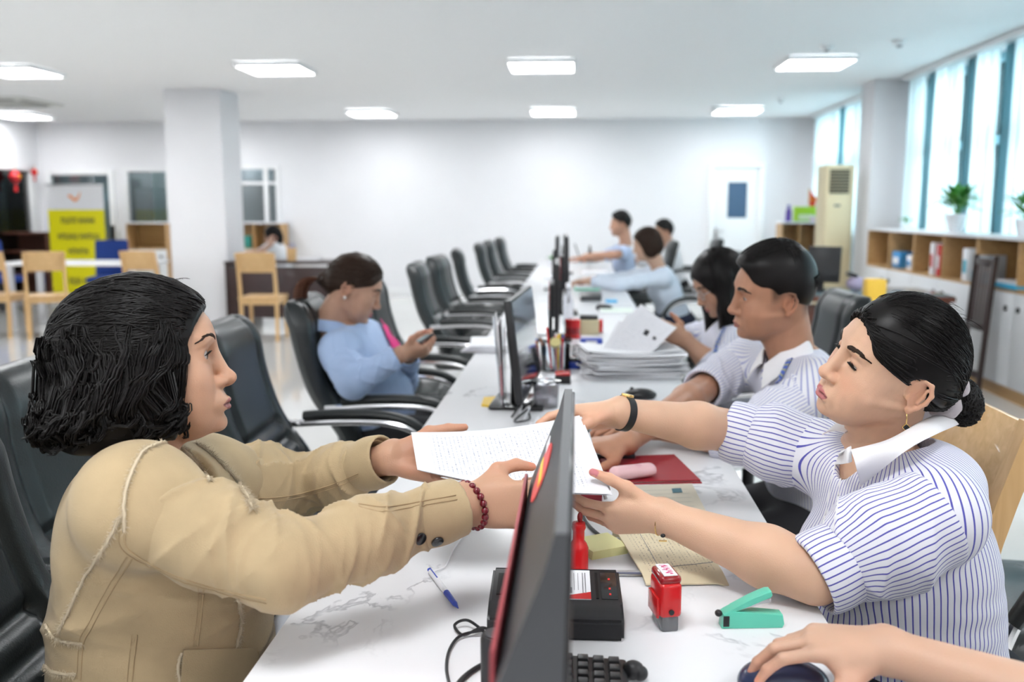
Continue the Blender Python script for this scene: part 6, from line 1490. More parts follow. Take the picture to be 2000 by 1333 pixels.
block_text(431, [.062, .062, .062, .062, -.02, .062, .062, .062, .062], .085); block_text(462, [.062] * 5 + [-.02] + [.062] * 5, .085); block_text(491, [.062] * 5, .085); block_text(549, [.062, .062, .062, -.03, .062, .062, .062], .10)
# luggage trolley
p = atY(222, 470, 13.9); t = thing('luggage_trolley', 'folding luggage trolley standing behind the blue chair', 'trolley', (p[0], 13.9, 0)); h1 = float(atY(222, 452, 13.9)[2]); f = MB(); f.tube([(-.09, 0, .15), (-.09, 0, h1), (.09, 0, h1), (.09, 0, .15)], .012); f.obj('frame', m_steel, t); MB().box((0, .0, h1 / 2 + .35), (.06, .03, .5), bev=.006).obj('strap', m_black, t); MB().box((0, -.1, .14), (.3, .22, .02), bev=.004).obj('platform', m_steel, t)
for s in (-1, 1): MB().cyl((s * .14, .02, .07), .07, .03, rot=(0, PI / 2, 0)).obj('wheel', m_black, t)

# ------------------------------------------------------------------ cubby cabinets
m_in = mat_wood('cubby_wood', (.58, .36, .16), (.46, .27, .11), 4, .5); m_door = mat('cabinet_white', (.74, .75, .77), .4); m_edge = mat('edge_white', (.80, .81, .83), .4)
def cubby(name, label, loc, rotz, w, h, d, zc, ncol, nd, group=None, drk=False):
    """front faces local -Y; open cubbies above zc, white doors below"""
    t = thing(name, label, 'cabinet', loc, rotz, group); th = .018
    b = MB(); b.box((-w / 2 + th / 2, 0, h / 2), (th, d, h)); b.box((w / 2 - th / 2, 0, h / 2), (th, d, h)); b.box((0, d / 2 - .005, h / 2), (w, .01, h)); b.box((0, 0, zc), (w - 2 * th, d, th)); b.box((0, 0, .05), (w - 2 * th, d - .02, .1)); bo = b.obj('body', m_in, t, smooth=False)
    MB().box((0, -.005, h + .012), (w + .01, d + .02, .024), bev=.003).obj('top_board', m_edge, t)
    for k in range(1, ncol): MB().box((-w / 2 + w * k / ncol, 0, (h + zc) / 2), (th, d, h - zc), bev=.002).obj('divider', m_in, t)
    for k in range(nd):
        x = -w / 2 + w * (k + .5) / nd; dr = MB().box((x, -d / 2 - .008, (zc + .09) / 2), (w / nd - .006, .016, zc - .11), bev=.002).obj('door', m_door, t); MB().cyl((x + w / nd * (.36 if k % 2 == 0 else -.36), -d / 2 - .022, zc - .12), .020, .014, rot=(PI / 2, 0, 0), bev=.002).obj('lock', m_black, dr)
    return t
cabs = []
labs = ['cubby cabinet nearest the white column', 'cubby cabinet holding blue and white boxes', 'cubby cabinet behind the leaning dark chair', 'cubby cabinet with a blue tray nearest the frame edge']
cy0, cy1 = 10.15, 4.7; nseg = 4; seg = (cy0 - cy1) / nseg
for k in range(nseg): cubby('cubby_cabinet', 'white and wooden ' + labs[k] + (' under the windows' if k < 2 else ''), (3.26, cy0 - seg * (k + .5), 0), -PI / 2, seg - .006, 1.14, .34, .78, 2, 2, 'cabinets along the window wall')
# shelf under the back windows
def back_shelf(px0, px1, label):
    a, b_ = atY(px0, 460, 14.2), atY(px1, 460, 14.2); h = float(atY(px0, 437, 14.2)[2]); z = float(atY(px0, 486, 14.2)[2]); cubby('cubby_cabinet', label, ((a[0] + b_[0]) / 2, 14.3, 0), 0, float(b_[0] - a[0]), h, .36, z, 1 if px1 - px0 < 90 else 2, 1 if px1 - px0 < 90 else 2, 'cabinets against the far wall')
back_shelf(252, 329, 'wooden cubby cabinet with white door on the banner side of the column'); back_shelf(443, 553, 'wooden cubby cabinet with white doors behind the woman at the dark desk')
a = atY(1528, 437, 12.6); cubby('cubby_cabinet', 'low wooden cubby shelf in the corner with a bright green box on top', (a[0] + .36, 12.8, 0), 0, .72, float(a[2]), .36, .55, 3, 1)
CUB = (a[0], 12.8, float(a[2]) + .024)
# brown cabinet at the left
a = atY(40, 456, 13.6); t = thing('brown_cabinet', 'dark brown open cabinet in the corner beside the glazed opening', 'cabinet', (a[0], 13.75, 0)); h = float(a[2]); b = MB(); b.box((-.42, 0, h / 2), (.03, .4, h)); b.box((.42, 0, h / 2), (.03, .4, h)); b.box((0, .19, h / 2), (.84, .02, h)); b.obj('body', mat_wood('brown_wood', (.11, .035, .018), (.06, .018, .01), 5, .4), t, smooth=False)
for z in (h, h * .72, h * .38, .05): MB().box((0, 0, z), (.86, .42, .03), bev=.004).obj('shelf', MATS['brown_wood'], t)
# dark desk beside the column
a, b_ = atY(437, 525, 10.5), atY(645, 526, 10.5); cxm = (a[0] + b_[0]) / 2; wd = float(b_[0] - a[0]); yd = 10.85
t = thing('dark_desk', 'dark brown wooden desk beside the white column', 'desk', (cxm, yd, 0)); MB().box((0, 0, .745), (wd, .7, .03), bev=.005).obj('desk_top', m_dwood, t); MB().box((0, -.31, .40), (wd - .06, .02, .60), bev=.003).obj('front_panel', m_dwood, t)
for s in (-1, 1): MB().box((s * (wd / 2 - .02), 0, .365), (.03, .66, .73), bev=.003).obj('side_panel', m_dwood, t)
p = atY(570, 510, yd - .1); t = thing('pen_cup', 'light wooden pen cup on the dark desk', 'cup', (p[0], yd - .1, .76)); MB().lathe([(.0, 0), (.055, 0), (.06, .15), (.05, .15), (.045, .02), (0, .02)]).obj('cup', m_lwoodz, t)
for k in range(3): MB().tube([(.01 * k - .01, .01, .03), (.03 * k - .03, .02, .20)], .004).obj('pen', m_blue, t)
p = atY(508, 506, yd - .15); t = thing('red_folder', 'bright red folder lying on the dark desk', 'folder', (p[0], yd - .15, .76)); MB().box((0, 0, .022), (.30, .22, .035), bev=.006).obj('cover', m_red, t); MB().box((.008, 0, .022), (.290, .21, .024)).obj('pages', m_paper, t, smooth=False)
p = atY(600, 516, yd); tag(MB().box((p[0], yd, .775), (.30, .21, .03), bev=.003).obj('paper_pile', m_paper), 'low white paper pile on the dark desk', 'papers')
# second desk row at the windows: dark desk with glass and a monitor
dkx, dky = 2.15, 7.15
t = thing('brown_desk', 'reddish brown desk with a glass top under the window cabinets', 'desk', (dkx, dky, 0)); m_rw = mat_wood('red_brown_wood', (.16, .045, .022), (.09, .024, .012), 4, .35); MB().box((0, 0, .72), (1.1, .75, .04), bev=.006).obj('desk_top', m_rw, t); MB().box((0, 0, .745), (1.08, .73, .008), bev=.002).obj('glass_top', mat('glass_top', (.18, .24, .26), .08), t)
for s in (-1, 1): MB().box((s * .50, 0, .35), (.05, .68, .70), bev=.004).obj('side_panel', m_rw, t)
MB().box((0, -.30, .45), (.95, .02, .45), bev=.004).obj('front_panel', m_rw, t)
# standing air conditioner
p = atZ(1632, 322, 1.84); t = thing('standing_air_conditioner', 'tall cream floor-standing air conditioner beside the white column', 'air conditioner', (p[0] + .04, p[1] + .12, 0), .12); m_cr = mat('cream_plastic', (.70, .61, .40), .5); w = .31
MB().box((0, 0, .92), (w, .30, 1.84), bev=.02, seg=3).obj('body', m_cr, t); g = MB().box((-.015, -.152, 1.66), (.22, .012, .26), bev=.004).obj('grille', mat('ac_dark', (.05, .045, .035), .5), t)
for k in range(7): MB().box((-.015, -.160, 1.56 + .034 * k), (.215, .012, .012), rot=(.4, 0, 0)).obj('slat', mat('ac_slat', (.32, .28, .18), .5), g, smooth=False)
MB().box((-.03, -.153, 1.40), (.07, .008, .025), bev=.003).obj('control_panel', mat('ac_panel', (.15, .15, .14), .4), t)
lo = MB().box((0, -.151, .55), (.27, .008, .80), bev=.003).obj('intake', mat('ac_intake', (.62, .53, .34), .5), t)
for k in range(16): MB().box((0, -.157, .18 + .05 * k), (.26, .006, .01)).obj('slat', m_cr, lo, smooth=False)
# ------------------------------------------------------------------ printed matter
def mat_print(name, base, ink, pitch=.006, word=90.0, fill=.42, dens=.47):
    m, nt, b = mat_nodes(name); lu = N(nt, 'ShaderNodeAttribute'); lu.attribute_name = 'lu'; lv = N(nt, 'ShaderNodeAttribute'); lv.attribute_name = 'lv'; mk = N(nt, 'ShaderNodeAttribute'); mk.attribute_name = 'mk'
    d = N(nt, 'ShaderNodeMath', operation='DIVIDE'); d.inputs[1].default_value = pitch; fr = N(nt, 'ShaderNodeMath', operation='FRACT'); fl = N(nt, 'ShaderNodeMath', operation='FLOOR'); lt = N(nt, 'ShaderNodeMath', operation='LESS_THAN'); lt.inputs[1].default_value = fill
    nt.links.new(lv.outputs['Fac'], d.inputs[0]); nt.links.new(d.outputs[0], fr.inputs[0]); nt.links.new(d.outputs[0], fl.inputs[0]); nt.links.new(fr.outputs[0], lt.inputs[0])
    mu = N(nt, 'ShaderNodeMath', operation='MULTIPLY'); mu.inputs[1].default_value = word; cb = N(nt, 'ShaderNodeCombineXYZ'); m7 = N(nt, 'ShaderNodeMath', operation='MULTIPLY'); m7.inputs[1].default_value = 7.31; nt.links.new(lu.outputs['Fac'], mu.inputs[0]); nt.links.new(fl.outputs[0], m7.inputs[0]); nt.links.new(mu.outputs[0], cb.inputs[0]); nt.links.new(m7.outputs[0], cb.inputs[1])
    n = N(nt, 'ShaderNodeTexNoise'); n.inputs['Scale'].default_value = 1.0; n.inputs['Detail'].default_value = 4; n.inputs['Roughness'].default_value = .75; nt.links.new(cb.outputs[0], n.inputs['Vector']); g = N(nt, 'ShaderNodeMath', operation='GREATER_THAN'); g.inputs[1].default_value = dens; nt.links.new(n.outputs[0], g.inputs[0])
    a = N(nt, 'ShaderNodeMath', operation='MULTIPLY'); nt.links.new(lt.outputs[0], a.inputs[0]); nt.links.new(g.outputs[0], a.inputs[1]); a2 = N(nt, 'ShaderNodeMath', operation='MULTIPLY'); nt.links.new(a.outputs[0], a2.inputs[0]); nt.links.new(mk.outputs['Fac'], a2.inputs[1])
    mx = N(nt, 'ShaderNodeMix', data_type='RGBA'); mx.inputs['A'].default_value = (*base, 1); mx.inputs['B'].default_value = (*ink, 1); nt.links.new(a2.outputs[0], mx.inputs['Factor']); nt.links.new(mx.outputs['Result'], b.inputs['Base Color']); b.inputs['Roughness'].default_value = .6; return m
m_doc = mat_print('printed_form', (.80, .80, .84), (.40, .41, .49), .0070, 420, .28, .53); m_env = mat_print('printed_envelope', (.74, .64, .44), (.34, .28, .20), .0075, 300, .30, .54); m_pad = mat_print('printed_pad', (.62, .56, .45), (.40, .37, .32), .02, 50, .08, .3)
def quad_sheet(name, corners, thick, m, parent, sag=0.0, nu=26, nv=18, size=(.297, .21), curl=None, margin=.10, swap=False):
    """corners a (u0v0), b (u1v0), c (u1v1), d (u0v1)"""
    a, b_, c_, d_ = [np.asarray(p, float) for p in corners]; u = np.linspace(0, 1, nu)[:, None, None]; v = np.linspace(0, 1, nv)[None, :, None]
    G = (a * (1 - u) + b_ * u) * (1 - v) + (d_ * (1 - u) + c_ * u) * v; z = -sag * np.sin(PI * u[..., 0]) + 0 * v[..., 0]
    if curl is not None: z = z + curl(u[..., 0], v[..., 0])
    G = G.copy(); G[..., 2] += z; U_ = np.broadcast_to(u[..., 0], (nu, nv)).ravel(); V_ = np.broadcast_to(v[..., 0], (nu, nv)).ravel(); mk = ((U_ > margin) & (U_ < 1 - margin) & (V_ > margin) & (V_ < 1 - margin)).astype(float)
    lu, lv = U_ * size[0], V_ * size[1]
    if swap: lu, lv = V_ * size[1], U_ * size[0]
    return sheet(name, G, thick, m, parent, {'lu': lu, 'lv': lv, 'mk': mk})
def D(px, py, z=DZ): return atZ(px, py, z)
t = thing('document', 'white printed form being passed between the two women', 'document')
TL, BL, TR, BR = atY(803, 845, 1.62), atY(815, 918, 1.43), atY(1132, 812, 1.66), atY(1192, 966, 1.47)
quad_sheet('sheet', (BL, BR, TR, TL), .0006, m_doc, t, .010, margin=.08, swap=True); quad_sheet('sheet', tuple(p + V(.004, .006, -.0035) for p in (BL, BR, TR, TL)), .0006, m_doc, t, .011, margin=.08, swap=True)

# ------------------------------------------------------------------ the monitor nearest the viewer (seen edge-on from behind)
t = thing('monitor', 'black monitor nearest the viewer, seen edge-on with a red oval sticker on its back', 'monitor', (-.01, .94, DZ), 0, 'desk monitors')
def slab_prof(prof, y0, y1, name, m, parent, bev=.0):
    """profile in xz extruded along y"""
    b = MB(); n = len(prof); lo = [b.b.verts.new((x, y0, z)) for x, z in prof]; hi = [b.b.verts.new((x, y1, z)) for x, z in prof]; b.b.faces.new(lo); b.b.faces.new(hi[::-1])
    for i in range(n): b.b.faces.new((lo[i], hi[i], hi[(i + 1) % n], lo[(i + 1) % n]))
    return b.obj(name, m, parent, auto=30)
zt = .372
slab_prof([(.006, zt), (-.004, zt), (-.012, zt - .03), (-.050, zt - .13), (-.058, zt - .20), (-.045, zt - .27), (-.012, zt - .31), (-.009, .045), (-.001, .045)], -.28, .28, 'back_cover', m_dgrey, t)
MB().box((.0045, 0, (zt + .05) / 2), (.006, .552, zt - .055), rot=(0, .014, 0), bev=.002).obj('screen', m_blackg, t)
MB().box((-.035, 0, .08), (.022, .07, .15), bev=.006).obj('stand_neck', m_black, t); MB().box((-.03, 0, .006), (.17, .22, .012), bev=.005).obj('stand_base', m_black, t)
# sticker on the sloping back: red oval, yellow bar, white mark
sl = nrm(V(-.038, 0, -.10)); nn = nrm(np.cross(sl, V(0, 1, 0))); nn = nn if nn[0] < 0 else -nn
def on_back(y, s_): return V(-.012, y, zt - .03) + sl * s_ + nn * .0012
st = MB().lathe([(0, -.0004), (.034, -.0004), (.034, .0004), (0, .0004)], n=40).obj('sticker', mat('red_sticker', (.80, .05, .04), .35), t); st.matrix_local = basis(V(0, 1.9, 0), sl * 1.0, nn, on_back(.13, .045))
s2 = MB().box((0, 0, .0009), (.05, .010, .0008), bev=.0003).obj('yellow_mark', mat('yellow_mark', (.95, .72, .05), .4), st)
MB().box(on_back(.205, .03), (.012, .05, .001), M=np.stack([sl, V(0, 1, 0), nn], 1)).obj('white_mark', m_paper, t)
t2 = thing('red_card', 'thin red card tucked upright behind the nearest monitor', 'card', (-.066, .94, DZ)); MB().box((0, 0, .132), (.004, .50, .262), rot=(0, .02, 0), bev=.001).obj('card', mat('dark_red_card', (.36, .06, .07), .5), t2); MB().box((-.0026, 0, .17), (.0012, .46, .06), rot=(0, .02, 0)).obj('pale_band', mat('pink_band', (.80, .45, .45), .5), t2, smooth=False)

# ------------------------------------------------------------------ small things around it
# card reader
rc = D(1095, 1205, DZ); cxr = float(rc[0]) - .008; t = thing('card_reader', 'black card reader with a red and white label beside the nearest monitor', 'card reader', (cxr, 1.335, DZ), .02)
slab_prof([(0, 0)], 0, 0, 'x', None, t) if False else None
b = MB(); yz = [(-.085, 0), (-.085, .030), (-.070, .036), (-.045, .040), (.055, .052), (.058, .048), (.058, 0)]; lo = [b.b.verts.new((-.098, y, z)) for y, z in yz]; hi = [b.b.verts.new((.098, y, z)) for y, z in yz]; b.b.faces.new(lo[::-1]); b.b.faces.new(hi)
for i in range(len(yz)): b.b.faces.new((lo[i], lo[(i + 1) % 7], hi[(i + 1) % 7], hi[i]))
bmesh.ops.bevel(b.b, geom=b.b.edges[:], offset=.004, segments=2, affect='EDGES'); b.obj('body', m_black, t)
def top(y): return .040 + (y + .045) * .12 + .0006
MB().box((.030, .006, top(.006)), (.045, .085, .0012), rot=(.12, 0, 0)).obj('label', m_paper, t, smooth=False); MB().prism([(-.0225, 0), (.0225, 0), (.0225, .020), (-.0225, .006)], .0014, (.030, -.036, top(-.036) + .0003), rot=(.12, 0, 0)).obj('red_corner', m_red, t, smooth=False)
lb = MB()
for k in range(4): lb.box((.043 + .004 * (k % 2) - .002, .010, top(.010) + .0008), (.0012, .06 - .01 * (k % 3), .0006), rot=(.12, 0, 0)); lb.box((.016 + .006 * k, .014, top(.014) + .0008), (.0008, .05, .0005), rot=(.12, 0, 0))
lb.box((.020, -.012, top(-.012) + .0008), (.010, .016, .0006), rot=(.12, 0, 0)); o = lb.obj('label_print', mat('print_grey', (.25, .25, .27), .6), t, smooth=False); o['kind'] = 'stuff'
MB().box((.062, .004, top(.004)), (.004, .075, .002), rot=(.12, 0, 0)).obj('card_slot', mat('slot_black', (.002, .002, .002), .6), t, smooth=False); MB().box((.080, .004, top(.004)), (.024, .078, .0012), rot=(.12, 0, 0), bev=.0005).obj('indicator_panel', m_blackg, t)
m_redled = mat('red_print', (.75, .03, .03), .4); ic = MB()
for y in (.022, -.006, -.022): ic.box((.081, y, top(y) + .001), (.0032, .005, .0006), rot=(.12, 0, 0), bev=.0002)
ic.obj('red_icons', m_redled, t)['kind'] = 'stuff'
MB().box((-.068, .004, top(.004)), (.040, .062, .002), rot=(.12, 0, 0)).obj('recess', mat('slot_black', (.002, .002, .002), .6), t, smooth=False)
# keyboard with keys
t = thing('keyboard', 'black keyboard under the nearest monitor', 'keyboard', (.004, .955, DZ), .0, 'keyboards'); MB().box((0, 0, .010), (.135, .44, .016), rot=(0, .05, 0), bev=.004).obj('base', m_black, t); k0 = None
for i in range(6):
    for j in range(21):
        if k0 is None: k0 = MB().prism([(-.0078, -.0078), (.0078, -.0078), (.0078, .0078), (-.0078, .0078)], .007, taper=.84, bev=.0012).obj('key', m_black, t); k = k0
        else: k = k0.copy(); COL.objects.link(k)
        k.location = (-.052 + .0205 * i, -.206 + .0206 * j, .0205 - .05 * (-.052 + .0205 * i))
# cylindrical speaker, rubber knob, cables
p = D(970, 1237, .835); t = thing('desk_speaker', 'small black cylinder speaker standing by the nearest monitor', 'speaker', (p[0], p[1], DZ)); MB().lathe([(0, 0), (.020, 0), (.0205, .078), (.018, .084), (0, .085)], n=36).obj('body', m_black, t); MB().lathe([(0, .0852), (.015, .0852), (.014, .0862), (0, .0862)], n=30).obj('cap', m_dgrey, t)
p = D(1234, 1312, DZ + .01); t = thing('rubber_knob', 'black rubber knob on the marble beside the keyboard', 'knob', (p[0] + .002, p[1], DZ)); MB().sph((0, 0, .012), .0145, (1, .9, .85), n=20).sph((.009, -.004, .010), .010, n=14).obj('knob', m_black, t); MB().cyl((-.010, 0, .008), .005, .012, rot=(0, PI / 2, 0)).obj('plug', m_blackg, t)
def cable(name, label, pts, r, m, n=60, group='loose cables'):
    v, f = tube_np(spline(pts, n), r, 8); o = MB().raw(v, f).obj(name, m); tag(o, label, 'cable', group); return o
def dz(p, z=.004): return np.array([p[0], p[1], DZ + z])
cable('cable', 'thin black cable looping on the marble left of the nearest monitor', [dz(D(960, 1252)), dz(D(915, 1228), .012), dz(D(888, 1232), .008), dz(D(905, 1246)), dz(D(940, 1240), .01), dz(D(962, 1246), .01)], .0022, m_black)
cable('cable', 'black cable running down towards the viewer beside the cylinder speaker', [dz(D(945, 1244), .01), dz(D(900, 1250), .006), dz(D(878, 1275)), dz(D(872, 1310)), dz(D(878, 1345)), dz(D(890, 1400))], .0022, m_black)
cable('cable', 'thick black cable at the foot of the cylinder speaker', [dz(D(950, 1300)), dz(D(915, 1322)), dz(D(890, 1350)), dz(D(870, 1400))], .0036, m_black)
cable('cable', 'black cable curving from behind the nearest monitor towards the envelope', [dz(D(1130, 985), .02), dz(D(1140, 1015)), dz(D(1165, 1045)), dz(D(1200, 1063)), dz(D(1250, 1066))], .0032, m_black)
cable('cable', 'black cable crossing the desk edge near the bun woman’s shirt'.replace('’', "'"), [dz(D(1430, 1046)), dz(D(1480, 1043)), dz(D(1505, 1044)), dz(D(1520, 1052), -.004), V(.40, 1.70, .70)], .003, m_black)
# pen with coil cord and blue base
a, b_ = dz(D(838, 1120), .006), dz(D(895, 1196), .006); ax = nrm(b_ - a); L_ = np.linalg.norm(b_ - a); t = thing('ballpoint_pen', 'white ballpoint pen with blue grip lying on the marble', 'pen')
def rod(name, p, q, r1, r2, m, par, n=14):
    v, f = tube_np(np.array([p, p + (q - p) * .5, q]), [r1, (r1 + r2) / 2, r2], n); return MB().raw(v, f).obj(name, m, par)
rod('barrel', a + ax * L_ * .06, a + ax * L_ * .62, .0045, .0048, m_paper, t); rod('grip', a + ax * L_ * .62, a + ax * L_ * .90, .005, .0042, m_blue, t); rod('tip', a + ax * L_ * .90, b_, .0040, .0008, m_blue, t); rod('button', a, a + ax * L_ * .06, .0032, .0034, m_blue, t); rod('clip', a + ax * L_ * .04 + V(0, 0, .0055), a + ax * L_ * .30 + V(0, 0, .0055), .0012, .0010, m_blue, t, 6)
p = D(945, 1008); t = thing('pen_holder_base', 'blue round pen base half hidden behind the beaded wrist', 'pen base', (p[0], p[1], DZ)); MB().lathe([(0, 0), (.028, 0), (.028, .004), (.016, .012), (0, .013)], n=30).obj('base', m_blue, t); cable('cord', 'thin white cord trailing from the blue pen base', [dz(D(950, 1014)), dz(D(910, 1045)), dz(D(885, 1080)), dz(D(870, 1110)), dz(D(845, 1122))], .0012, m_paper, group='loose cables')
# acrylic stand with black clip, red sheet inside
p = D(1012, 1130); t = thing('acrylic_stand', 'clear acrylic sign stand with a black clip behind the nearest monitor', 'sign stand', (p[0] + .002, p[1] + .09, DZ), 0); MB().box((0, 0, .075), (.003, .19, .15), rot=(0, .08, 0), bev=.0008).obj('panel', m_clear, t); MB().box((.03, 0, .002), (.07, .19, .003), bev=.0008).obj('foot', m_clear, t); MB().box((.006, .02, .085), (.0012, .15, .11), rot=(0, .08, 0)).obj('red_insert', mat('dark_red_card', (.36, .06, .07), .5), t, smooth=False); MB().box((-.003, -.02, .125), (.010, .02, .016), bev=.002).obj('clip', m_black, t)
MB().tube([(-.006, -.026, .118), (-.008, -.026, .085), (-.008, -.016, .085), (-.006, -.016, .118)], .0009, 6).obj('clip_wire', m_steel, t)
# self-inking stamp standing on the marble
p = D(1301, 1232); t = thing('self_inking_stamp', 'red self-inking stamp standing upright on the marble by the envelope', 'stamp', (p[0], p[1] + .018, DZ), .22, 'red stamps')
MB().box((0, 0, .012), (.026, .048, .024), bev=.003).obj('clear_foot', mat('smoky_plastic', (.30, .31, .33), .12, trans=.5), t); MB().box((0, 0, .048), (.033, .054, .052), bev=.006, seg=3).obj('body', m_red, t); MB().box((0, 0, .078), (.033, .050, .014), bev=.006, seg=3).obj('cap', mat('dark_red_cap', (.30, .008, .012), .15, coat=.5), t)
lbp = MB().box((0, 0, .0855), (.020, .044, .0012)).obj('label', m_paper, t, smooth=False); sq = MB(); g = np.random.default_rng(3)
for k in range(3):
    P_ = np.array([(.004 * math.sin(9 * u + k), -.018 + .0125 * k + .010 * u, .0866) for u in np.linspace(0, 1, 24)]); P_[:, 0] += .003 * np.sin(np.linspace(0, 25, 24)); v, f = tube_np(P_, .0004, 4); sq.raw(v, f)
o = sq.obj('script', mat('pink_ink', (.70, .10, .25), .5), lbp); o['kind'] = 'stuff'
MB().cyl((0, -.028, .032), .004, .003, rot=(PI / 2, 0, 0)).obj('button', m_blackg, t); MB().box((-.018, .0, .036), (.004, .044, .03), bev=.001).obj('side_rail', m_red, t)
p = D(1127, 1128); t = thing('self_inking_stamp', 'red hand stamp with rounded grip half hidden by the nearest monitor', 'stamp', (p[0] + .002, p[1] + .02, DZ), 0, 'red stamps'); MB().lathe([(0, 0), (.017, 0), (.017, .045), (.014, .052), (.010, .058), (.010, .074), (.0125, .080), (.011, .088), (0, .09)], n=28).obj('handle', m_red, t); MB().sph((.002, .0, .097), .006, (.8, .8, 1.6)).obj('clip_tip', mat('dark_red_cap', (.3, .008, .012), .15), t)
# sticky notes
cn = [D(1142, 1060), D(1182, 1053), D(1212, 1085), D(1146, 1104)]; t = thing('sticky_notes', 'block of yellow sticky notes near the envelope', 'sticky notes'); m_stk = mat('sticky_yellow', (.85, .82, .40), .7)
def slab4(name, c4, z0, z1, m, par):
    v = [(p[0], p[1], z) for z in (z0, z1) for p in c4]; b = MB(); b.raw(v, [(3, 2, 1, 0), (4, 5, 6, 7), (0, 1, 5, 4), (1, 2, 6, 5), (2, 3, 7, 6), (3, 0, 4, 7)]); return b.obj(name, m, par, smooth=False)
c0 = sum(cn) / 4; sq4 = [c0 + nrm(c - c0) * .052 for c in cn]; e1 = nrm(cn[1] - cn[0]); e2 = V(-e1[1], e1[0], 0); sq4 = [c0 + e1 * a * .037 + e2 * b_ * .037 for a, b_ in ((-1, 1), (1, 1), (1, -1), (-1, -1))]
for k in range(4): slab4('note_pad', [q + V(.0006 * k, -.0004 * k, 0) for q in sq4], DZ + .004 * k, DZ + .004 * k + .0037, m_stk, t)
# envelope on a pad and a book
t = thing('desk_pad', 'beige printed pad lying beside the arm with the gold bracelet', 'pad'); slab4('pages', [D(1196, 1040, DZ + .01), D(1215, 950, DZ + .01), D(1352, 945, DZ + .01), D(1400, 1040, DZ + .01)], DZ, DZ + .009, mat('pad_edge', (.70, .62, .42), .7), t); quad_sheet('top_sheet', [V(*q) + V(0, 0, .0012) for q in (D(1198, 1038, DZ + .0095), D(1398, 1038, DZ + .0095), D(1351, 946, DZ + .0095), D(1216, 951, DZ + .0095))], .0006, m_pad, t, 0)
cs = [D(1312, 955, DZ + .012), D(1330, 954, DZ + .012), D(1333, 962, DZ + .012), D(1314, 963, DZ + .012)]; slab4('stamp_mark', cs, DZ + .0114, DZ + .0122, mat('teal_ink', (.03, .12, .16), .6), t)
t = thing('envelope', 'cream printed envelope lying under the arm with the gold bracelet', 'envelope'); ec = [D(1262, 1134, DZ + .012), D(1424, 1131, DZ + .012), D(1330, 1000, DZ + .014), D(1203, 1038, DZ + .018)]
quad_sheet('envelope_body', ec, .003, m_env, t, 0, 30, 24, (.16, .23), curl=lambda u, v: -.008 * np.clip((.12 - v) / .12, 0, 1) - .004 * np.clip((u - .85) / .15, 0, 1), margin=.09, swap=True)
fr = [ec[0] * (1 - u) * (1 - v) + ec[1] * u * (1 - v) + ec[2] * u * v + ec[3] * (1 - u) * v for u, v in ((.24, .18), (.93, .20), (.95, .94), (.27, .90))]; v, f = tube_np(np.array([np.linspace(fr[i], fr[(i + 1) % 4], 8) for i in range(4)]).reshape(-1, 3) + V(0, 0, .0022), .0005, 5); MB().raw(v, f).obj('printed_frame', mat('print_grey', (.25, .25, .27), .6), t)
ux = nrm(ec[3] - ec[0]); uy = V(-ux[1], ux[0], 0) * -1; 
# clear pen
a, b_ = dz(D(1157, 1126), .006), dz(D(1256, 1127), .006); ax = nrm(b_ - a); L_ = np.linalg.norm(b_ - a); t = thing('clear_pen', 'transparent ballpoint pen half under the envelope', 'pen'); rod('barrel', a + ax * L_ * .10, b_, .0048, .0048, mat('clear_plastic', (.86, .86, .92), .08, trans=.8), t); rod('refill', a + ax * L_ * .10, b_, .0014, .0014, m_blue, t, 8); rod('tip', a, a + ax * L_ * .10, .0009, .0042, m_steel, t)
# red folder and pink case
t = thing('red_folder', 'dark red folder lying under the pink case', 'folder'); m_rf = mat('red_leatherette', (.33, .018, .03), .5, bump=.2, bscale=500); fc = [D(1168, 899), D(1318, 893), D(1371, 945), D(1192, 948)]; slab4('cover', fc, DZ, DZ + .003, m_rf, t); slab4('cover', [c * .97 + sum(fc) / 4 * .03 for c in fc], DZ + .005, DZ + .008, m_rf, t); slab4('pages', [c * .95 + sum(fc) / 4 * .05 for c in fc], DZ + .003, DZ + .005, m_paper, t)
a, b_ = D(1204, 924, DZ + .025), D(1268, 917, DZ + .025); F = SDF(np.minimum(a, b_) - .035, np.maximum(a, b_) + .035, .0022); F.econe(a + V(0, 0, -.0), b_, (.021, .0155), (.021, .0155), (0, 1, 0), k=.001); v, f = F.mesh(1); t = thing('pink_case', 'pale pink oval case resting on the red folder', 'case'); v[:, 2] += DZ + .0085 - v[:, 2].min(); mid = (v[:, 2].min() + v[:, 2].max()) / 2; mesh_np('shell', v, f, mat('pink_plastic', (.80, .50, .52), .35), t); MB().sph((*((a + b_) / 2 + V(.012, 0, 0))[:2], v[:, 2].max()), .006, (1.3, 1, .12), n=14).obj('emblem', mat('pink_dark', (.72, .36, .42), .4), t)
# stapler
a, b_ = D(1408, 1228), D(1530, 1226); ax = nrm(b_ - a); L_ = float(np.linalg.norm(b_ - a)); ang = math.atan2(ax[1], ax[0]); t = thing('stapler', 'open mint green stapler beside the mouse hand', 'stapler', (a[0], a[1] + .008, DZ), ang); m_mint = mat('mint_plastic', (.13, .62, .45), .28, coat=.2)
def side_prism(poly, w, name, m, par, y=0, bev=.0): return MB().prism([(x, z) for x, z in poly], w, (0, y, 0), rot=(PI / 2, 0, 0), bev=bev).obj(name, m, par)
side_prism([(0, 0), (L_ * .97, 0), (L_ * 1.0, .006), (L_ * .97, .020), (L_ * .30, .0255), (.012, .027), (.002, .022)], .022, 'base', m_mint, t, 0, .002); ao = side_prism([(.004, .024), (.016, .030), (.045, .046), (.066, .056), (.072, .056), (.074, .050), (.070, .045), (.040, .036), (.018, .024)], .020, 'top_arm', m_mint, t, 0, .002)
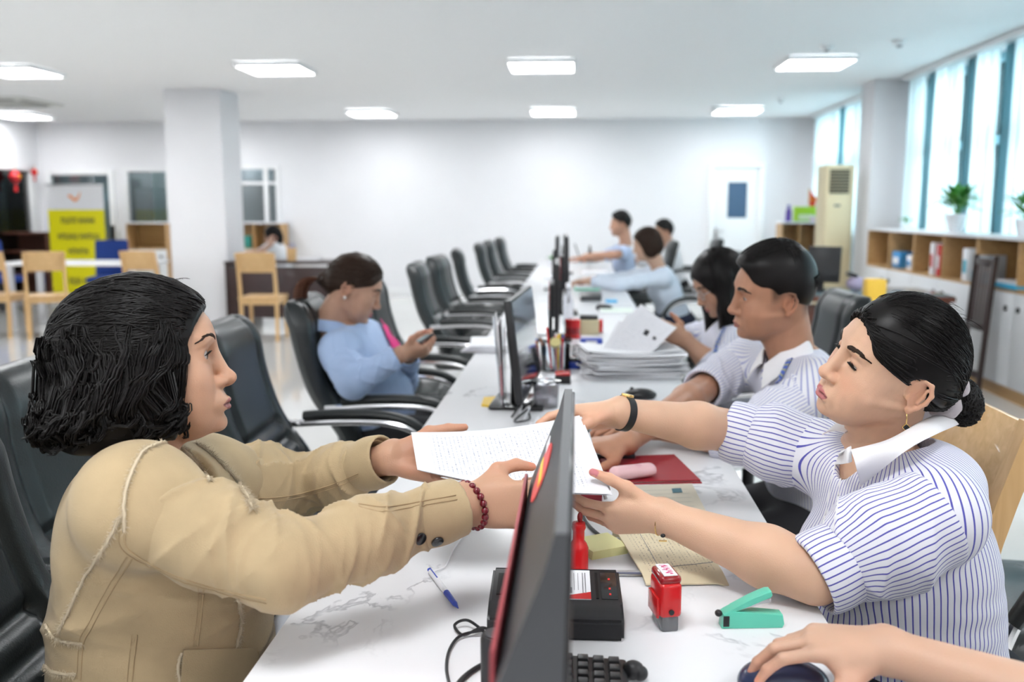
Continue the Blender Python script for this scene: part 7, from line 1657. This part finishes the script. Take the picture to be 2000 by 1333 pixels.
side_prism([(.020, .0255), (.072, .0395), (.072, .0455), (.020, .029)], .013, 'magazine', m_chrome, t, -.001); MB().box((.058, -.0085, .042), (.022, .002, .009), rot=(0, -.27, 0), bev=.0006).obj('spring_plate', m_steel, t); MB().box((.006, -.0115, .012), (.009, .002, .016), bev=.0006).obj('hinge_plate', m_black, t); MB().sph((-.003, 0, .020), .0055, (1, 1.2, .9)).obj('rear_knob', m_black, t)
# pen stand with a silver pen
p = D(1188, 1004); t = thing('silver_pen', 'slim silver pen leaning in a small red and yellow block', 'pen', (0, 0, 0)); hb = D(1183, 985); pt = atY(1148, 846, float(hb[1]) + .03)
rod('barrel', V(hb[0], hb[1], DZ + .01), pt, .0040, .0036, m_steel, t); rod('cap', pt + (V(hb[0], hb[1], DZ) - pt) * .25, pt, .0044, .0040, m_chrome, t)
MB().box((hb[0] - .03, hb[1] + .01, DZ + .0125), (.045, .03, .022), bev=.004).obj('holder', mat('maroon', (.22, .015, .025), .4), t); MB().box((hb[0] - .055, hb[1] + .012, DZ + .032), (.035, .03, .014), bev=.003).obj('yellow_lid', m_yellow, t)
p = D(1172, 892); tag(MB().box((p[0], p[1], DZ + .018), (.022, .03, .036), bev=.004).obj('yellow_block', m_yellow), 'small yellow block near the red folder', 'block')
# plastic bag on the lap of the woman in the jacket
g = np.random.default_rng(5); F = SDF((-.56, 1.36, .56), (-.34, 1.74, .76), .005); F.ell((-.45, 1.54, .63), (.075, .13, .058), k=.01); F.ell((-.42, 1.62, .66), (.045, .07, .05), k=.03); F.ell((-.46, 1.46, .65), (.05, .05, .045), k=.03); v, f = F.mesh(1); v += .010 * (np.abs(snoise(v, 38, 4, 2)) - .5)[:, None] * nrm(v - V(-.45, 1.54, .63)) + .004 * snoise(v, 90, 6, 2)[:, None]
t = thing('plastic_bag', 'translucent white plastic bag on the lap of the woman in the jacket', 'bag'); mesh_np('film', v, f, mat('bag_film', (.72, .76, .84), .25, trans=.25), t); tag_ = MB().box((-.42, 1.67, .715), (.06, .10, .02), rot=(.2, .3, .2), bev=.006).obj('green_packet', mat('green_packet', (.02, .35, .12), .4), t)

# ------------------------------------------------------------------ mouse and the hand on it
mz = D(1524, 1302, DZ + .03); t = thing('computer_mouse', 'dark blue wireless mouse under a hand at the desk corner', 'mouse', (0, 0, 0)); mc = V(mz[0] + .004, mz[1], DZ); F = SDF(mc - V(.07, .045, .005), mc + V(.07, .045, .05), .0018); F.ell(mc + V(.004, 0, .008), (.055, .034, .030), k=.01); F.ell(mc + V(-.020, 0, .006), (.036, .032, .024), k=.015); F.plane(mc + V(0, 0, .001), (0, 0, -1), k=.002); v, f = F.mesh(1); mesh_np('shell', v, f, mat('mouse_blue', (.035, .045, .10), .25, coat=.3), t); MB().cyl(mc + V(-.030, 0, .0265), .008, .006, rot=(PI / 2, 0, 0), n=18, bev=.001).obj('scroll_wheel', m_black, t)
wr3 = atZ(1722, 1268, .812); el3 = V(.66, .93, .80); h3 = Hand(wr3, (-.97, .02, .06), (.0, .12, -1), 'R', [(14, 30, 20), (18, 32, 20), (26, 38, 24), (30, 42, 24)], (4, 0, -2, -4), ((.7, .6, .35), (.85, .35, .3), (.95, .1, .2)), .96)
J3 = dict(pelvis=(.86, .74, .48), neck=(.80, .76, .915), shL=(.79, .57, .885), shR=(.77, .95, .885)); wl3 = V(.30, .66, .80); a3 = {'R': (V(*J3['shR']), el3, wr3, h3), 'L': (V(*J3['shL']), V(.56, .56, .80), wl3, Hand(wl3, (-1, 0, 0), (0, 0, -1), 'L', relax, scale=.93))}
office_person('person at the desk corner with one hand on the dark blue mouse', V(.745, .765, 1.10), PI, -.15, 0, 1.0, dict(cheek=1.05), (.62, .385, .27), (.48, .16, .15), 'pony', J3, a3, st_fine, m_dtr, hh=.0028, hc=.008, sleeves='rolled', bust=.8, brow=False)
dup(chair0, (.95, .74, 0), PI, 'black chair of the person holding the mouse', 'black leather staff chairs')
# ------------------------------------------------------------------ monitors down the desk
def monitor(label, x, y, w, h, z0, rz, tilt, sticker=False, base=True):
    t = thing('monitor', label, 'monitor', (x, y, DZ), rz, 'desk monitors'); M_ = np.array([[math.cos(tilt), 0, -math.sin(tilt)], [0, 1, 0], [math.sin(tilt), 0, math.cos(tilt)]]); zc = z0 + h / 2
    def L(dx, dy, dz_): return M_ @ V(dx, dy, dz_) + V(0, 0, zc)
    MB().box(L(-.006, 0, 0), (.022, w, h), bev=.004, M=M_).obj('bezel', m_black, t); MB().box(L(.0058, 0, .004), (.002, w - .016, h - .024), M=M_).obj('screen', mat('screen_gloss', (.03, .032, .04), .06, spec=.7), t, smooth=False); MB().box(L(-.026, 0, -.02), (.026, w * .55, h * .5), bev=.010, M=M_).obj('rear_bulge', m_black, t)
    MB().box((-.035, 0, zc * .5), (.022, .05, zc), bev=.005).obj('stand_neck', m_black, t); MB().box((-.02, 0, .007), (.17, .22, .013), bev=.005).obj('stand_base', m_blackg, t)
    if sticker: MB().box(L(-.041, -w * .12, .0), (.002, .06, .13), bev=.0008, M=M_).obj('sticker', m_red, t)
    return t
monitor('black monitor showing a glossy reflecting screen, beside the clear plastic cup', -.155, 2.87, .54, .30, .055, -.06, .12)
monitor('black monitor with red strip beside the red canister', -.085, 4.35, .54, .31, .06, .02, .0, True)
monitor('tall black monitor with a red sticker on its back, past the red canister', -.055, 5.45, .58, .38, .08, .03, .02, True)
monitor('black monitor half hidden behind the one with the red sticker', -.14, 7.1, .54, .33, .08, .0, .0)
monitor('far black monitor near the man in the blue shirt', -.10, 8.9, .54, .31, .06, .0, .0)
# acrylic brochure stand beside the reflecting monitor
p = D(968, 800); t = thing('brochure_stand', 'clear brochure stand with a yellow foot beside the reflecting monitor', 'brochure stand', (p[0], p[1] + .10, DZ), .04); MB().box((0, 0, .14), (.003, .22, .28), rot=(0, -.08, 0), bev=.0008).obj('panel', m_clear, t); MB().box((.022, 0, .13), (.003, .22, .24), rot=(0, -.02, 0), bev=.0008).obj('panel', m_clear, t); MB().box((.010, 0, .135), (.004, .20, .25), rot=(0, -.05, 0)).obj('brochure', mat('brochure_pale', (.72, .66, .70), .4), t, smooth=False); MB().box((.014, -.02, .09), (.005, .18, .09), rot=(0, -.05, 0)).obj('pink_panel', mat('brochure_pink', (.62, .30, .32), .4), t, smooth=False); MB().prism([(-.05, -.06), (.06, -.10), (.06, .10), (-.05, .06)], .006, (.0, 0, .003)).obj('yellow_foot', m_yellow, t)
# cable tangle under it
for i, (pts, m, lab) in enumerate([([(1000, 818), (1020, 800), (1035, 820), (1018, 836), (1005, 826), (1030, 812)], m_black, 'knot of black cable at the reflecting monitor foot'), ([(1012, 806), (1022, 795), (1016, 812), (1034, 806), (1024, 822)], m_paper, 'knot of white cable at the reflecting monitor foot'), ([(1040, 836), (1052, 828), (1046, 842), (1036, 840), (1050, 836)], m_paper, 'scrap of white cable beside the pointing hand')]):
    cable('cable', lab, [dz(D(*q), .006 + .012 * (k % 2)) for k, q in enumerate(pts)], .0032, m)
# clear plastic cup lying by the monitor
p = D(1066, 798); t = thing('plastic_cup', 'clear plastic container glinting beside the reflecting monitor', 'container', (p[0], p[1] + .02, DZ)); MB().lathe([(0, .001), (.036, .001), (.042, .075), (.044, .078), (.041, .078), (.035, .004), (0, .004)], n=32).obj('container', mat('clear_plastic', (.86, .86, .92), .08, trans=.8), t); MB().lathe([(0, .079), (.045, .079), (.045, .084), (0, .086)], n=32).obj('lid', m_clear, t)
# pen organiser full of pens
p = D(1084, 728); t = thing('pen_organiser', 'clear pen organiser crowded with colourful pens and tape', 'pen organiser', (p[0], p[1] + .05, DZ)); MB().lathe([(0, .002), (.055, .002), (.058, .10), (.054, .10), (.051, .006), (0, .006)], n=24).obj('cup', m_clear, t)
g = np.random.default_rng(8); pc = [m_red, m_yellow, m_blue, m_paper, m_black, mat('pink_pen', (.7, .25, .35), .4), m_yellow, m_red, m_paper, mat('brown_pen', (.3, .12, .06), .5)]
for k in range(11):
    a = g.uniform(0, 6.28); r = g.uniform(.005, .035); rod('pen', V(r * math.cos(a), r * math.sin(a), .008), V(1.5 * r * math.cos(a) + g.normal() * .008, 1.5 * r * math.sin(a), g.uniform(.12, .17)), .0045, .004, pc[k % 10], t, 8)
MB().lathe([(.012, 0), (.02, 0), (.02, .015), (.012, .015)], (.0, -.02, .105), rot=(.9, 0, 0)).obj('tape_roll', mat('tape_cream', (.75, .66, .30), .4), t)
p = D(1050, 716); t = thing('brown_box', 'slim brown upright box beside the pen organiser', 'box', (p[0] - .02, p[1], DZ)); MB().box((0, 0, .10), (.018, .06, .20), bev=.002).obj('carton', mat('brown_pen', (.3, .12, .06), .5), t); MB().box((.013, 0, .06), (.006, .05, .10), bev=.001).obj('pink_card', mat('pink_pen', (.7, .25, .35), .4), t)
p = D(1099, 750); t = thing('stamp_pad', 'black and red stamp pad in front of the pen organiser', 'stamp pad', (p[0], p[1] + .03, DZ)); MB().box((0, 0, .014), (.055, .075, .028), bev=.003).obj('base', m_black, t); MB().box((0, .006, .032), (.055, .075, .008), bev=.003).obj('lid', m_red, t)
p = D(1122, 722); t = thing('blue_box', 'small blue box under the stack of papers edge', 'box', (p[0], p[1] + .03, DZ)); MB().box((0, 0, .014), (.06, .05, .028), bev=.003).obj('base', m_blue, t); MB().box((0, .0, .036), (.06, .05, .016), bev=.004).obj('lid', m_blackg, t)
# stack of papers and the sheets being lifted
t = thing('paper_stack', 'thick messy stack of white papers in front of the woman with glasses', 'paper stack'); pb = D(1236, 742)
for k in range(22):
    a = g.normal() * .12 + .1; cc = V(pb[0] + g.normal() * .012, pb[1] + .13 + g.normal() * .010, 0); e1 = V(math.cos(a), math.sin(a), 0); e2 = V(-e1[1], e1[0], 0); z = DZ + .002 + k * .0042; hw, hh_ = (.175, .115)
    cu = g.uniform(.004, .016) * (k / 21); quad_sheet('sheet', [cc - e1 * hw - e2 * hh_ + V(0, 0, z), cc + e1 * hw - e2 * hh_ + V(0, 0, z), cc + e1 * hw + e2 * hh_ + V(0, 0, z), cc - e1 * hw + e2 * hh_ + V(0, 0, z)], .0032, m_paper, t, 0, 12, 6, curl=lambda u, v, cu=cu: cu * (2 * u - 1) ** 2)
t = thing('lifted_papers', 'sheets of paper lifted from the stack by the woman with glasses', 'papers'); 
for k, off in enumerate((0, .03, .055)):
    q = [atY(1163 + 6 * k, 694, 3.42 + off), atY(1262, 700 - 4 * k, 3.34 + off), atY(1322 - 8 * k, 640 + 8 * k, 3.46 + off), atY(1252 - 22 * k, 594 + 16 * k, 3.58 + off)]; quad_sheet('sheet', q, .0008, m_doc, t, .008)
mkp = MB(); c_ = atY(1262, 650, 3.43); mkp.box(c_ + V(0, -.004, 0), (.018, .002, .022), rot=(.3, .5, 0)); mkp.box(c_ + V(.03, -.006, -.02), (.012, .002, .012), rot=(.3, .5, 0)); mkp.obj('print_block', m_dgrey, t, smooth=False)['kind'] = 'stuff'
# white papers at the visitors' edge
t = thing('paper_pile', 'white papers overhanging the visitor side edge of the desk', 'papers'); pp = D(945, 688)
for k in range(5): MB().box((pp[0] + .02 + .004 * k, pp[1] + .12, DZ + .004 + .006 * k), (.21, .297, .0055), rot=(0, 0, .05 * k - .1), bev=.0006).obj('sheet', m_paper, t, smooth=False)
# things on the desk further down
def simple(name, label, cat, px, py, parts, dy=.0, group=None):
    p = D(px, py); t = thing(name, label, cat, (p[0], p[1] + dy, DZ), 0, group)
    for (nm, loc, size, m, bev) in parts: MB().box(loc, size, bev=bev).obj(nm, m, t)
    return t
p = D(1118, 662); t = thing('canister', 'red canister with a grey label behind the dark tray', 'canister', (p[0], p[1] + .04, DZ)); MB().lathe([(0, 0), (.038, 0), (.038, .085), (.034, .09), (0, .09)], n=28).obj('body', m_red, t); MB().lathe([(.0385, .02), (.0388, .02), (.0388, .05), (.0385, .05)], n=28).obj('label_band', mat('dark_red_cap', (.3, .008, .012), .15), t)
p = D(1113, 640); t = thing('bottle', 'slim clear bottle standing behind the red canister', 'bottle', (p[0] - .01, p[1] + .1, DZ)); MB().lathe([(0, 0), (.028, 0), (.028, .13), (.012, .17), (.012, .20), (0, .20)], n=24).obj('body', mat('clear_plastic', (.86, .86, .92), .08, trans=.8), t); MB().lathe([(0, .20), (.014, .20), (.014, .225), (0, .225)], n=20).obj('cap', m_paper, t)
simple('stamp_box', 'cream box of stamps with a red end beside the red canister', 'box', 1150, 655, [('box', (0, 0, .035), (.10, .07, .07), mat('cream_card', (.68, .60, .38), .6), .004), ('red_end', (.058, 0, .04), (.022, .06, .065), m_red, .006), ('lid', (.0, .01, .082), (.09, .05, .02), m_dgrey, .004)], .05)
simple('blue_tray', 'flat deep blue box near the laptop', 'box', 1155, 676, [('body', (0, 0, .016), (.10, .06, .032), m_blue, .004), ('label', (0, -.031, .016), (.05, .001, .016), m_paper, 0)], .02)
simple('laptop', 'dark grey laptop lying beside the stack of papers', 'laptop', 1142, 700, [('base', (0, .1, .010), (.11, .30, .018), m_dgrey, .004), ('keys', (0, .1, .0195), (.085, .26, .002), m_black, .001)], .0)
simple('tray', 'dark open tray next to the green folder', 'tray', 1154, 587, [('body', (0, .1, .016), (.14, .34, .030), m_dgrey, .006), ('rim', (0, .1, .034), (.15, .35, .006), m_black, .003)])
simple('green_folder', 'mint green folder lying in front of the typing woman', 'folder', 1146, 567, [('cover', (0, .15, .007), (.19, .34, .012), mat('mint_folder', (.16, .62, .42), .5), .002), ('pages', (0, .15, .016), (.17, .32, .006), m_paper, 0)])
simple('sticky_pad', 'small bright blue pad on the white desk', 'pad', 1194, 590, [('pad', (0, 0, .006), (.075, .10, .012), mat('sky_blue', (.08, .42, .72), .6), .001), ('top_sheet', (0, 0, .013), (.072, .097, .001), mat('sky_blue2', (.12, .48, .78), .6), 0)])
simple('notebook', 'thin white notebook lying past the black mouse', 'notebook', 1205, 612, [('cover', (0, .08, .005), (.20, .26, .008), m_paper, .001), ('edge', (0, .08, .0095), (.19, .25, .001), mat('pale_green_page', (.68, .76, .68), .6), 0)])
def mouse_small(label, px, py):
    p = D(px, py); t = thing('computer_mouse', label, 'mouse', (p[0], p[1] + .03, DZ), 0, 'black desk mice'); MB().sph((0, 0, .012), .034, (1.55, .95, .62), n=20).obj('shell', m_black, t); MB().cyl((-.028, 0, .030), .007, .005, rot=(PI / 2, 0, 0), n=12).obj('scroll_wheel', m_dgrey, t)
mouse_small('small black mouse beside the thin white notebook', 1180, 606); mouse_small('black mouse in front of the man with the lanyard', 1252, 782)
# keyboard of the man
p = D(1180, 862); t = thing('keyboard', 'black keyboard under the hands of the man with the lanyard', 'keyboard', (p[0] + .0, 2.43, DZ), 0, 'keyboards'); MB().box((0, 0, .009), (.14, .44, .016), bev=.004).obj('base', m_black, t)
for i in range(5):
    for j in range(14):
        k = k0.copy(); COL.objects.link(k); k.parent = t; k.location = (-.046 + .023 * i, -.195 + .030 * j, .0185); k.scale = (1.1, 1.6, .8)
# laptop, bottle and papers at the far end
p = D(1140, 512); t = thing('laptop', 'open laptop at the far end in front of the man in blue', 'laptop', (p[0] - .02, p[1] + .1, DZ)); MB().box((.08, 0, .01), (.22, .32, .018), bev=.004).obj('base', m_dgrey, t); MB().box((-.05, 0, .11), (.012, .32, .21), rot=(0, -.35, 0), bev=.003).obj('lid', m_dgrey, t)
p = D(1152, 508); t = thing('bottle', 'small dark bottle by the far laptop', 'bottle', (p[0], p[1], DZ)); MB().lathe([(0, 0), (.03, 0), (.03, .09), (.014, .12), (.014, .15), (0, .15)], n=20).obj('body', mat('brown_glass', (.05, .02, .02), .2), t); MB().lathe([(0, .15), (.016, .15), (.016, .17), (0, .17)], n=16).obj('cap', m_black, t)
p = D(1098, 522); t = thing('plant_pot', 'tiny green plant in a white pot at the far end of the desk', 'plant', (p[0] - .10, p[1], DZ)); MB().lathe([(0, 0), (.03, 0), (.04, .07), (.036, .07), (0, .06)], n=20).obj('pot', m_paper, t)
def leaf_mesh(L_, w, droop, m, par, loc, az, el, name='leaf'):
    u = np.linspace(0, 1, 7)[:, None]; v = np.linspace(-1, 1, 5)[None, :]; wd = w * np.sin(PI * u ** .8) ** .9 * (1 - .2 * u); G = np.stack(np.broadcast_arrays(u * L_ + 0 * v, v * wd, -droop * u ** 2 * L_ + .12 * w * v ** 2 + 0 * u), -1); ce, se = math.cos(el), math.sin(el); Ry = np.array([[ce, 0, -se], [0, 1, 0], [se, 0, ce]]); Rz = np.array([[math.cos(az), -math.sin(az), 0], [math.sin(az), math.cos(az), 0], [0, 0, 1]]); return sheet(name, G @ (Rz @ Ry).T + np.asarray(loc), .0012, m, par)
m_leaf = mat('leaf_green', (.05, .24, .03), .4, vary=.35, vscale=30); m_leaf2 = mat('leaf_light', (.14, .40, .06), .4, vary=.3, vscale=30)
for k in range(9): leaf_mesh(.09, .014, .3, m_leaf, t, (0, 0, .07), k * .7, .9 + .3 * math.sin(k), 'leaf')
for k, (px, py, lab) in enumerate([(1160, 535, 'loose papers beside the far laptop'), (1175, 548, 'pale pink sheet among papers before the typing woman'), (1085, 545, 'white sheets behind the far monitors')]):
    simple('paper_pile', lab, 'papers', px, py, [('sheet', (0, .1, .004), (.22, .30, .006), m_paper if k != 1 else mat('pink_paper', (.82, .62, .66), .6), .001), ('sheet', (.02, .12, .010), (.21, .297, .004), m_paper, .001)])
simple('keyboard', 'black keyboard of the typing woman far down the desk', 'keyboard', 1145, 556, [('base', (0, .25, .010), (.14, .44, .018), m_black, .004), ('keys', (0, .25, .021), (.12, .41, .006), m_dgrey, .002)])

# ------------------------------------------------------------------ monitor and things on the brown desk
t = thing('monitor', 'black monitor standing on the reddish brown desk', 'monitor', (dkx - .30, dky - .05, .75), 0, 'desk monitors'); MB().box((0, 0, .20), (.24, .03, .27), rot=(-.15, 0, -.45), bev=.006).obj('bezel', m_black, t); MB().box((-.02, .02, .05), (.05, .05, .12), bev=.006).obj('stand_neck', m_black, t); MB().box((0, .0, .008), (.2, .16, .015), bev=.005).obj('stand_base', m_blackg, t)
p = atY(1672, 540, dky); t = thing('fabric_pouch', 'lilac pouch with a black top on the brown desk', 'pouch', (p[0], dky, .75)); MB().sph((0, 0, .055), .07, (1.0, .8, .8), n=18).obj('pouch', mat('lilac', (.55, .46, .62), .7), t); MB().box((-.03, 0, .12), (.08, .06, .03), rot=(0, .3, 0), bev=.008).obj('flap', m_black, t)
p = atY(1708, 566, 5.9); t = thing('yellow_box', 'yellow packet on a low white stool behind the bun', 'packet', (p[0], 5.9, 0)); MB().cyl((0, 0, .62), .16, .03, bev=.006).obj('stool_top', m_trim, t)
for k in range(3): MB().tube([(.10 * math.cos(k * 2.1), .10 * math.sin(k * 2.1), .61), (.17 * math.cos(k * 2.1), .17 * math.sin(k * 2.1), 0)], .014).obj('stool_leg', m_steel, t)
MB().box((0, 0, float(p[2]) / 2 + .36), (.12, .10, float(p[2]) - .635 + .05), bev=.012).obj('packet', mat('amber', (.85, .52, .06), .5), t)
# dark folding chair leaning on the cabinets
t = thing('folding_chair', 'dark wooden folding chair leaning against the white cabinets', 'chair', (2.92, 7.05, 0), 0); m_dk = mat('dark_stain', (.035, .020, .018), .35); zt_ = float(atY(1870, 498, 7.05)[2])
for s in (-1, 1): MB().box((.05, s * .16, zt_ / 2), (.035, .035, zt_), rot=(0, .06, 0), bev=.006).obj('post', m_dk, t)
for z in (.15, .5, zt_ - .05): MB().box((.05 + .06 * (z - zt_ / 2), 0, z), (.025, .32, .05), bev=.005).obj('rail', m_dk, t)
for s in (-.09, -.03, .03, .09): MB().box((.055 + .01, s, (zt_ + .5) / 2 - .02), (.012, .035, zt_ - .58), rot=(0, .06, 0), bev=.003).obj('slat', mat('dark_slat', (.10, .075, .07), .35), t)

# ------------------------------------------------------------------ things in and on the cabinets
def on_cab(px, py, X=3.2): return atX(px, py, X)
TOPZ = 1.165
def plant(label, Y, X, s, nl, m1, m2, seed):
    t = thing('potted_plant', label, 'plant', (X, Y, TOPZ), 0, 'plants on the cabinets'); MB().lathe([(0, 0), (.055 * s, 0), (.085 * s, .13 * s), (.088 * s, .15 * s), (.078 * s, .15 * s), (.05 * s, .02 * s), (0, .02 * s)], n=28).obj('pot', m_paper, t); MB().lathe([(0, .135 * s), (.078 * s, .135 * s)], n=20).obj('soil', mat('soil', (.05, .03, .02), .9), t)
    q = np.random.default_rng(seed)
    for k in range(nl):
        az = q.uniform(0, 6.28); el = q.uniform(.2, 1.35); hgt = q.uniform(.02, .13) * s; base = V(.02 * math.cos(az), .02 * math.sin(az), .14 * s + hgt); out = V(math.cos(az) * .05 * math.cos(el), math.sin(az) * .05 * math.cos(el), .05 * math.sin(el)) * s; leaf_mesh(q.uniform(.11, .17) * s, q.uniform(.028, .045) * s, q.uniform(.2, .7), m1 if k % 3 else m2, t, base + out, az, el)
        if k % 3 == 0: MB().tube([(0, 0, .13 * s), tuple(base + out)], .003 * s, 5).obj('stem', m_leaf2, t)
p = on_cab(1857, 455); plant('large-leaved green plant in a white pot on the cubby cabinets', float(p[1]), 3.24, 1.05, 46, m_leaf, m_leaf2, 1)
p = on_cab(1990, 458); plant('smaller leafy plant in a white pot cut by the frame edge', float(p[1]), 3.24, .82, 30, m_leaf, m_leaf2, 2)
p = on_cab(1760, 450); plant('tiny low green plant on the cabinet top near the column', float(p[1]), 3.24, .32, 14, m_leaf, m_leaf2, 3)
def cubby_box(name, label, cat, px, py0, w, d, h, m, m2=None, z=.79, X=3.14):
    p = atX(px, py0, X); t = thing(name, label, cat, (X + .06, float(p[1]), z)); MB().box((0, 0, h / 2), (d, w, h), bev=.004).obj('box', m, t); MB().box((-d / 2 - .001, 0, h * .45), (.002, w * .7, h * .4), bev=.0005).obj('label', m2 or m_paper, t); return t
m_tq = mat('turquoise', (.06, .40, .52), .45); m_sky = mat('blue_carton', (.05, .28, .60), .45)
cubby_box('carton', 'blue carton in the second cubby from the column', 'carton', 1752, 530, .22, .16, .16, m_sky); cubby_box('carton', 'white carton beside the blue carton in the cubby', 'carton', 1776, 530, .12, .14, .14, m_paper, m_sky); cubby_box('carton', 'low turquoise carton in front of the white carton', 'carton', 1735, 534, .14, .10, .07, m_tq, m_sky)
cubby_box('binder', 'white binder standing beside the red binder', 'binder', 1828, 545, .07, .22, .28, m_paper, m_red); cubby_box('binder', 'red binder standing in the cubby behind the leaning chair', 'binder', 1841, 545, .06, .22, .27, m_red, m_paper)
cubby_box('binder', 'white folder standing behind the leaning dark chair', 'binder', 1892, 550, .10, .2, .26, m_paper, m_tq); cubby_box('carton', 'pale box beside the white folder in the cubby', 'carton', 1915, 550, .12, .2, .22, mat('pale_grey_box', (.58, .62, .66), .5), m_paper); cubby_box('carton', 'turquoise carton under the white folder', 'carton', 1903, 556, .26, .08, .09, m_tq, m_sky, X=3.10)
p = atX(1965, 560, 3.14); t = thing('paper_tray', 'flat sky blue tray in the cubby nearest the frame edge', 'tray', (3.20, float(p[1]), .79)); MB().box((0, 0, .02), (.24, .55, .035), bev=.006).obj('tray', mat('sky_tray', (.06, .42, .66), .4), t); MB().box((0, 0, .042), (.20, .5, .008)).obj('papers', m_paper, t, smooth=False)
# on the corner shelf
cxx, cyy, czz = CUB
t = thing('gift_box', 'bright lime green box on the corner shelf', 'box', (cxx + .36, cyy, czz)); MB().box((0, 0, .10), (.34, .12, .20), bev=.004).obj('box', mat('lime', (.36, .62, .02), .45), t); MB().box((-.02, -.062, .06), (.20, .004, .07), bev=.001).obj('label', mat('pale_lime', (.70, .80, .55), .5), t)
t = thing('purple_bottle', 'purple bottle standing at the end of the lime green box', 'bottle', (cxx + .12, cyy, czz)); MB().lathe([(0, 0), (.04, 0), (.04, .14), (.02, .18), (.02, .20), (0, .20)], n=20).obj('body', mat('purple', (.10, .05, .32), .4), t); MB().lathe([(0, .2), (.024, .2), (.024, .22), (0, .22)], n=16).obj('cap', m_blue, t)
t = thing('desk_flag', 'small red and yellow flag standing above the lime green box', 'flag', (cxx + .40, cyy + .10, czz)); MB().tube([(0, 0, 0), (0, 0, .44)], .006).obj('pole', m_gold, t); MB().lathe([(0, 0), (.04, 0), (.04, .012), (0, .015)], n=20).obj('base', m_gold, t); u = np.linspace(0, 1, 9)[:, None]; v = np.linspace(0, 1, 6)[None, :]; sheet('cloth', np.stack(np.broadcast_arrays(.012 + .09 * u * (1 - .3 * v), .015 * np.sin(5 * u) + 0 * v, .43 - .20 * v - .12 * u), -1), .002, mat('flag_red', (.78, .06, .02), .6), t); MB().prism([(.02 * math.cos(PI / 2 + k * PI / 5) * (1 if k % 2 == 0 else .42), .02 * math.sin(PI / 2 + k * PI / 5) * (1 if k % 2 == 0 else .42)) for k in range(10)], .004, (.05, -.006, .30), rot=(PI / 2, 0, 0)).obj('star', m_yellow, t)
t = thing('paper_pile', 'pinkish white papers beside the lime green box', 'papers', (cxx + .52, cyy - .06, czz)); MB().box((0, 0, .03), (.26, .2, .06), bev=.01).obj('sheet', mat('pinkish', (.80, .66, .70), .6), t); MB().box((-.04, 0, .066), (.2, .19, .012), bev=.003).obj('sheet', m_paper, t)
for k, (dx, m, l) in enumerate([(.08, mat('orange_spine', (.75, .25, .08), .5), 'orange and white binder at the end of the corner shelf'), (.30, m_yellow, 'yellow binder in the middle of the corner shelf'), (.56, mat('ochre', (.62, .40, .08), .5), 'ochre binder beside the air conditioner on the corner shelf')]):
    t = thing('binder', l, 'binder', (cxx + dx + .02, cyy + .0, .56)); MB().box((0, 0, .13), (.06, .24, .26), bev=.003).obj('cover', m, t); MB().box((0, -.121, .16), (.04, .002, .10)).obj('spine_label', m_paper, t, smooth=False)
# red lantern ornaments behind the glazed opening
for px, py, s, l in [(22, 345, 1.0, 'larger red hanging ornament in the dark glazed opening'), (60, 337, .6, 'smaller red hanging ornament in the dark glazed opening')]:
    p = atX(px, py, RX0 + .04); t = thing('ornament', l, 'ornament', (RX0 + .10, float(p[1]), float(p[2])), 0, 'red ornaments'); MB().lathe([(0, -.10 * s), (.05 * s, -.08 * s), (.09 * s, 0), (.05 * s, .08 * s), (0, .10 * s)], n=20).obj('lantern', mat('ornament_red', (.62, .02, .03), .5), t); MB().tube([(0, 0, .09 * s), (0, 0, .14 * s + .02)], .004).obj('string', m_gold, t); MB().lathe([(.012, -.10 * s), (.03 * s, -.22 * s), (0, -.23 * s)], n=12).obj('tassel', m_red, t); MB().sph((.075 * s, 0, 0), .03 * s, (.4, 1, 1)).obj('gold_spot', m_yellow, t)
# green book in the far cubby, spare seat things
a = atY(488, 478, 14.25); tag(MB().box((a[0], 14.25, float(a[2]) + .0), (.10, .2, .28), bev=.004).obj('binder', mat('teal_binder', (.02, .22, .18), .5)), 'dark green binder in the cubby behind the woman at the dark desk', 'binder')
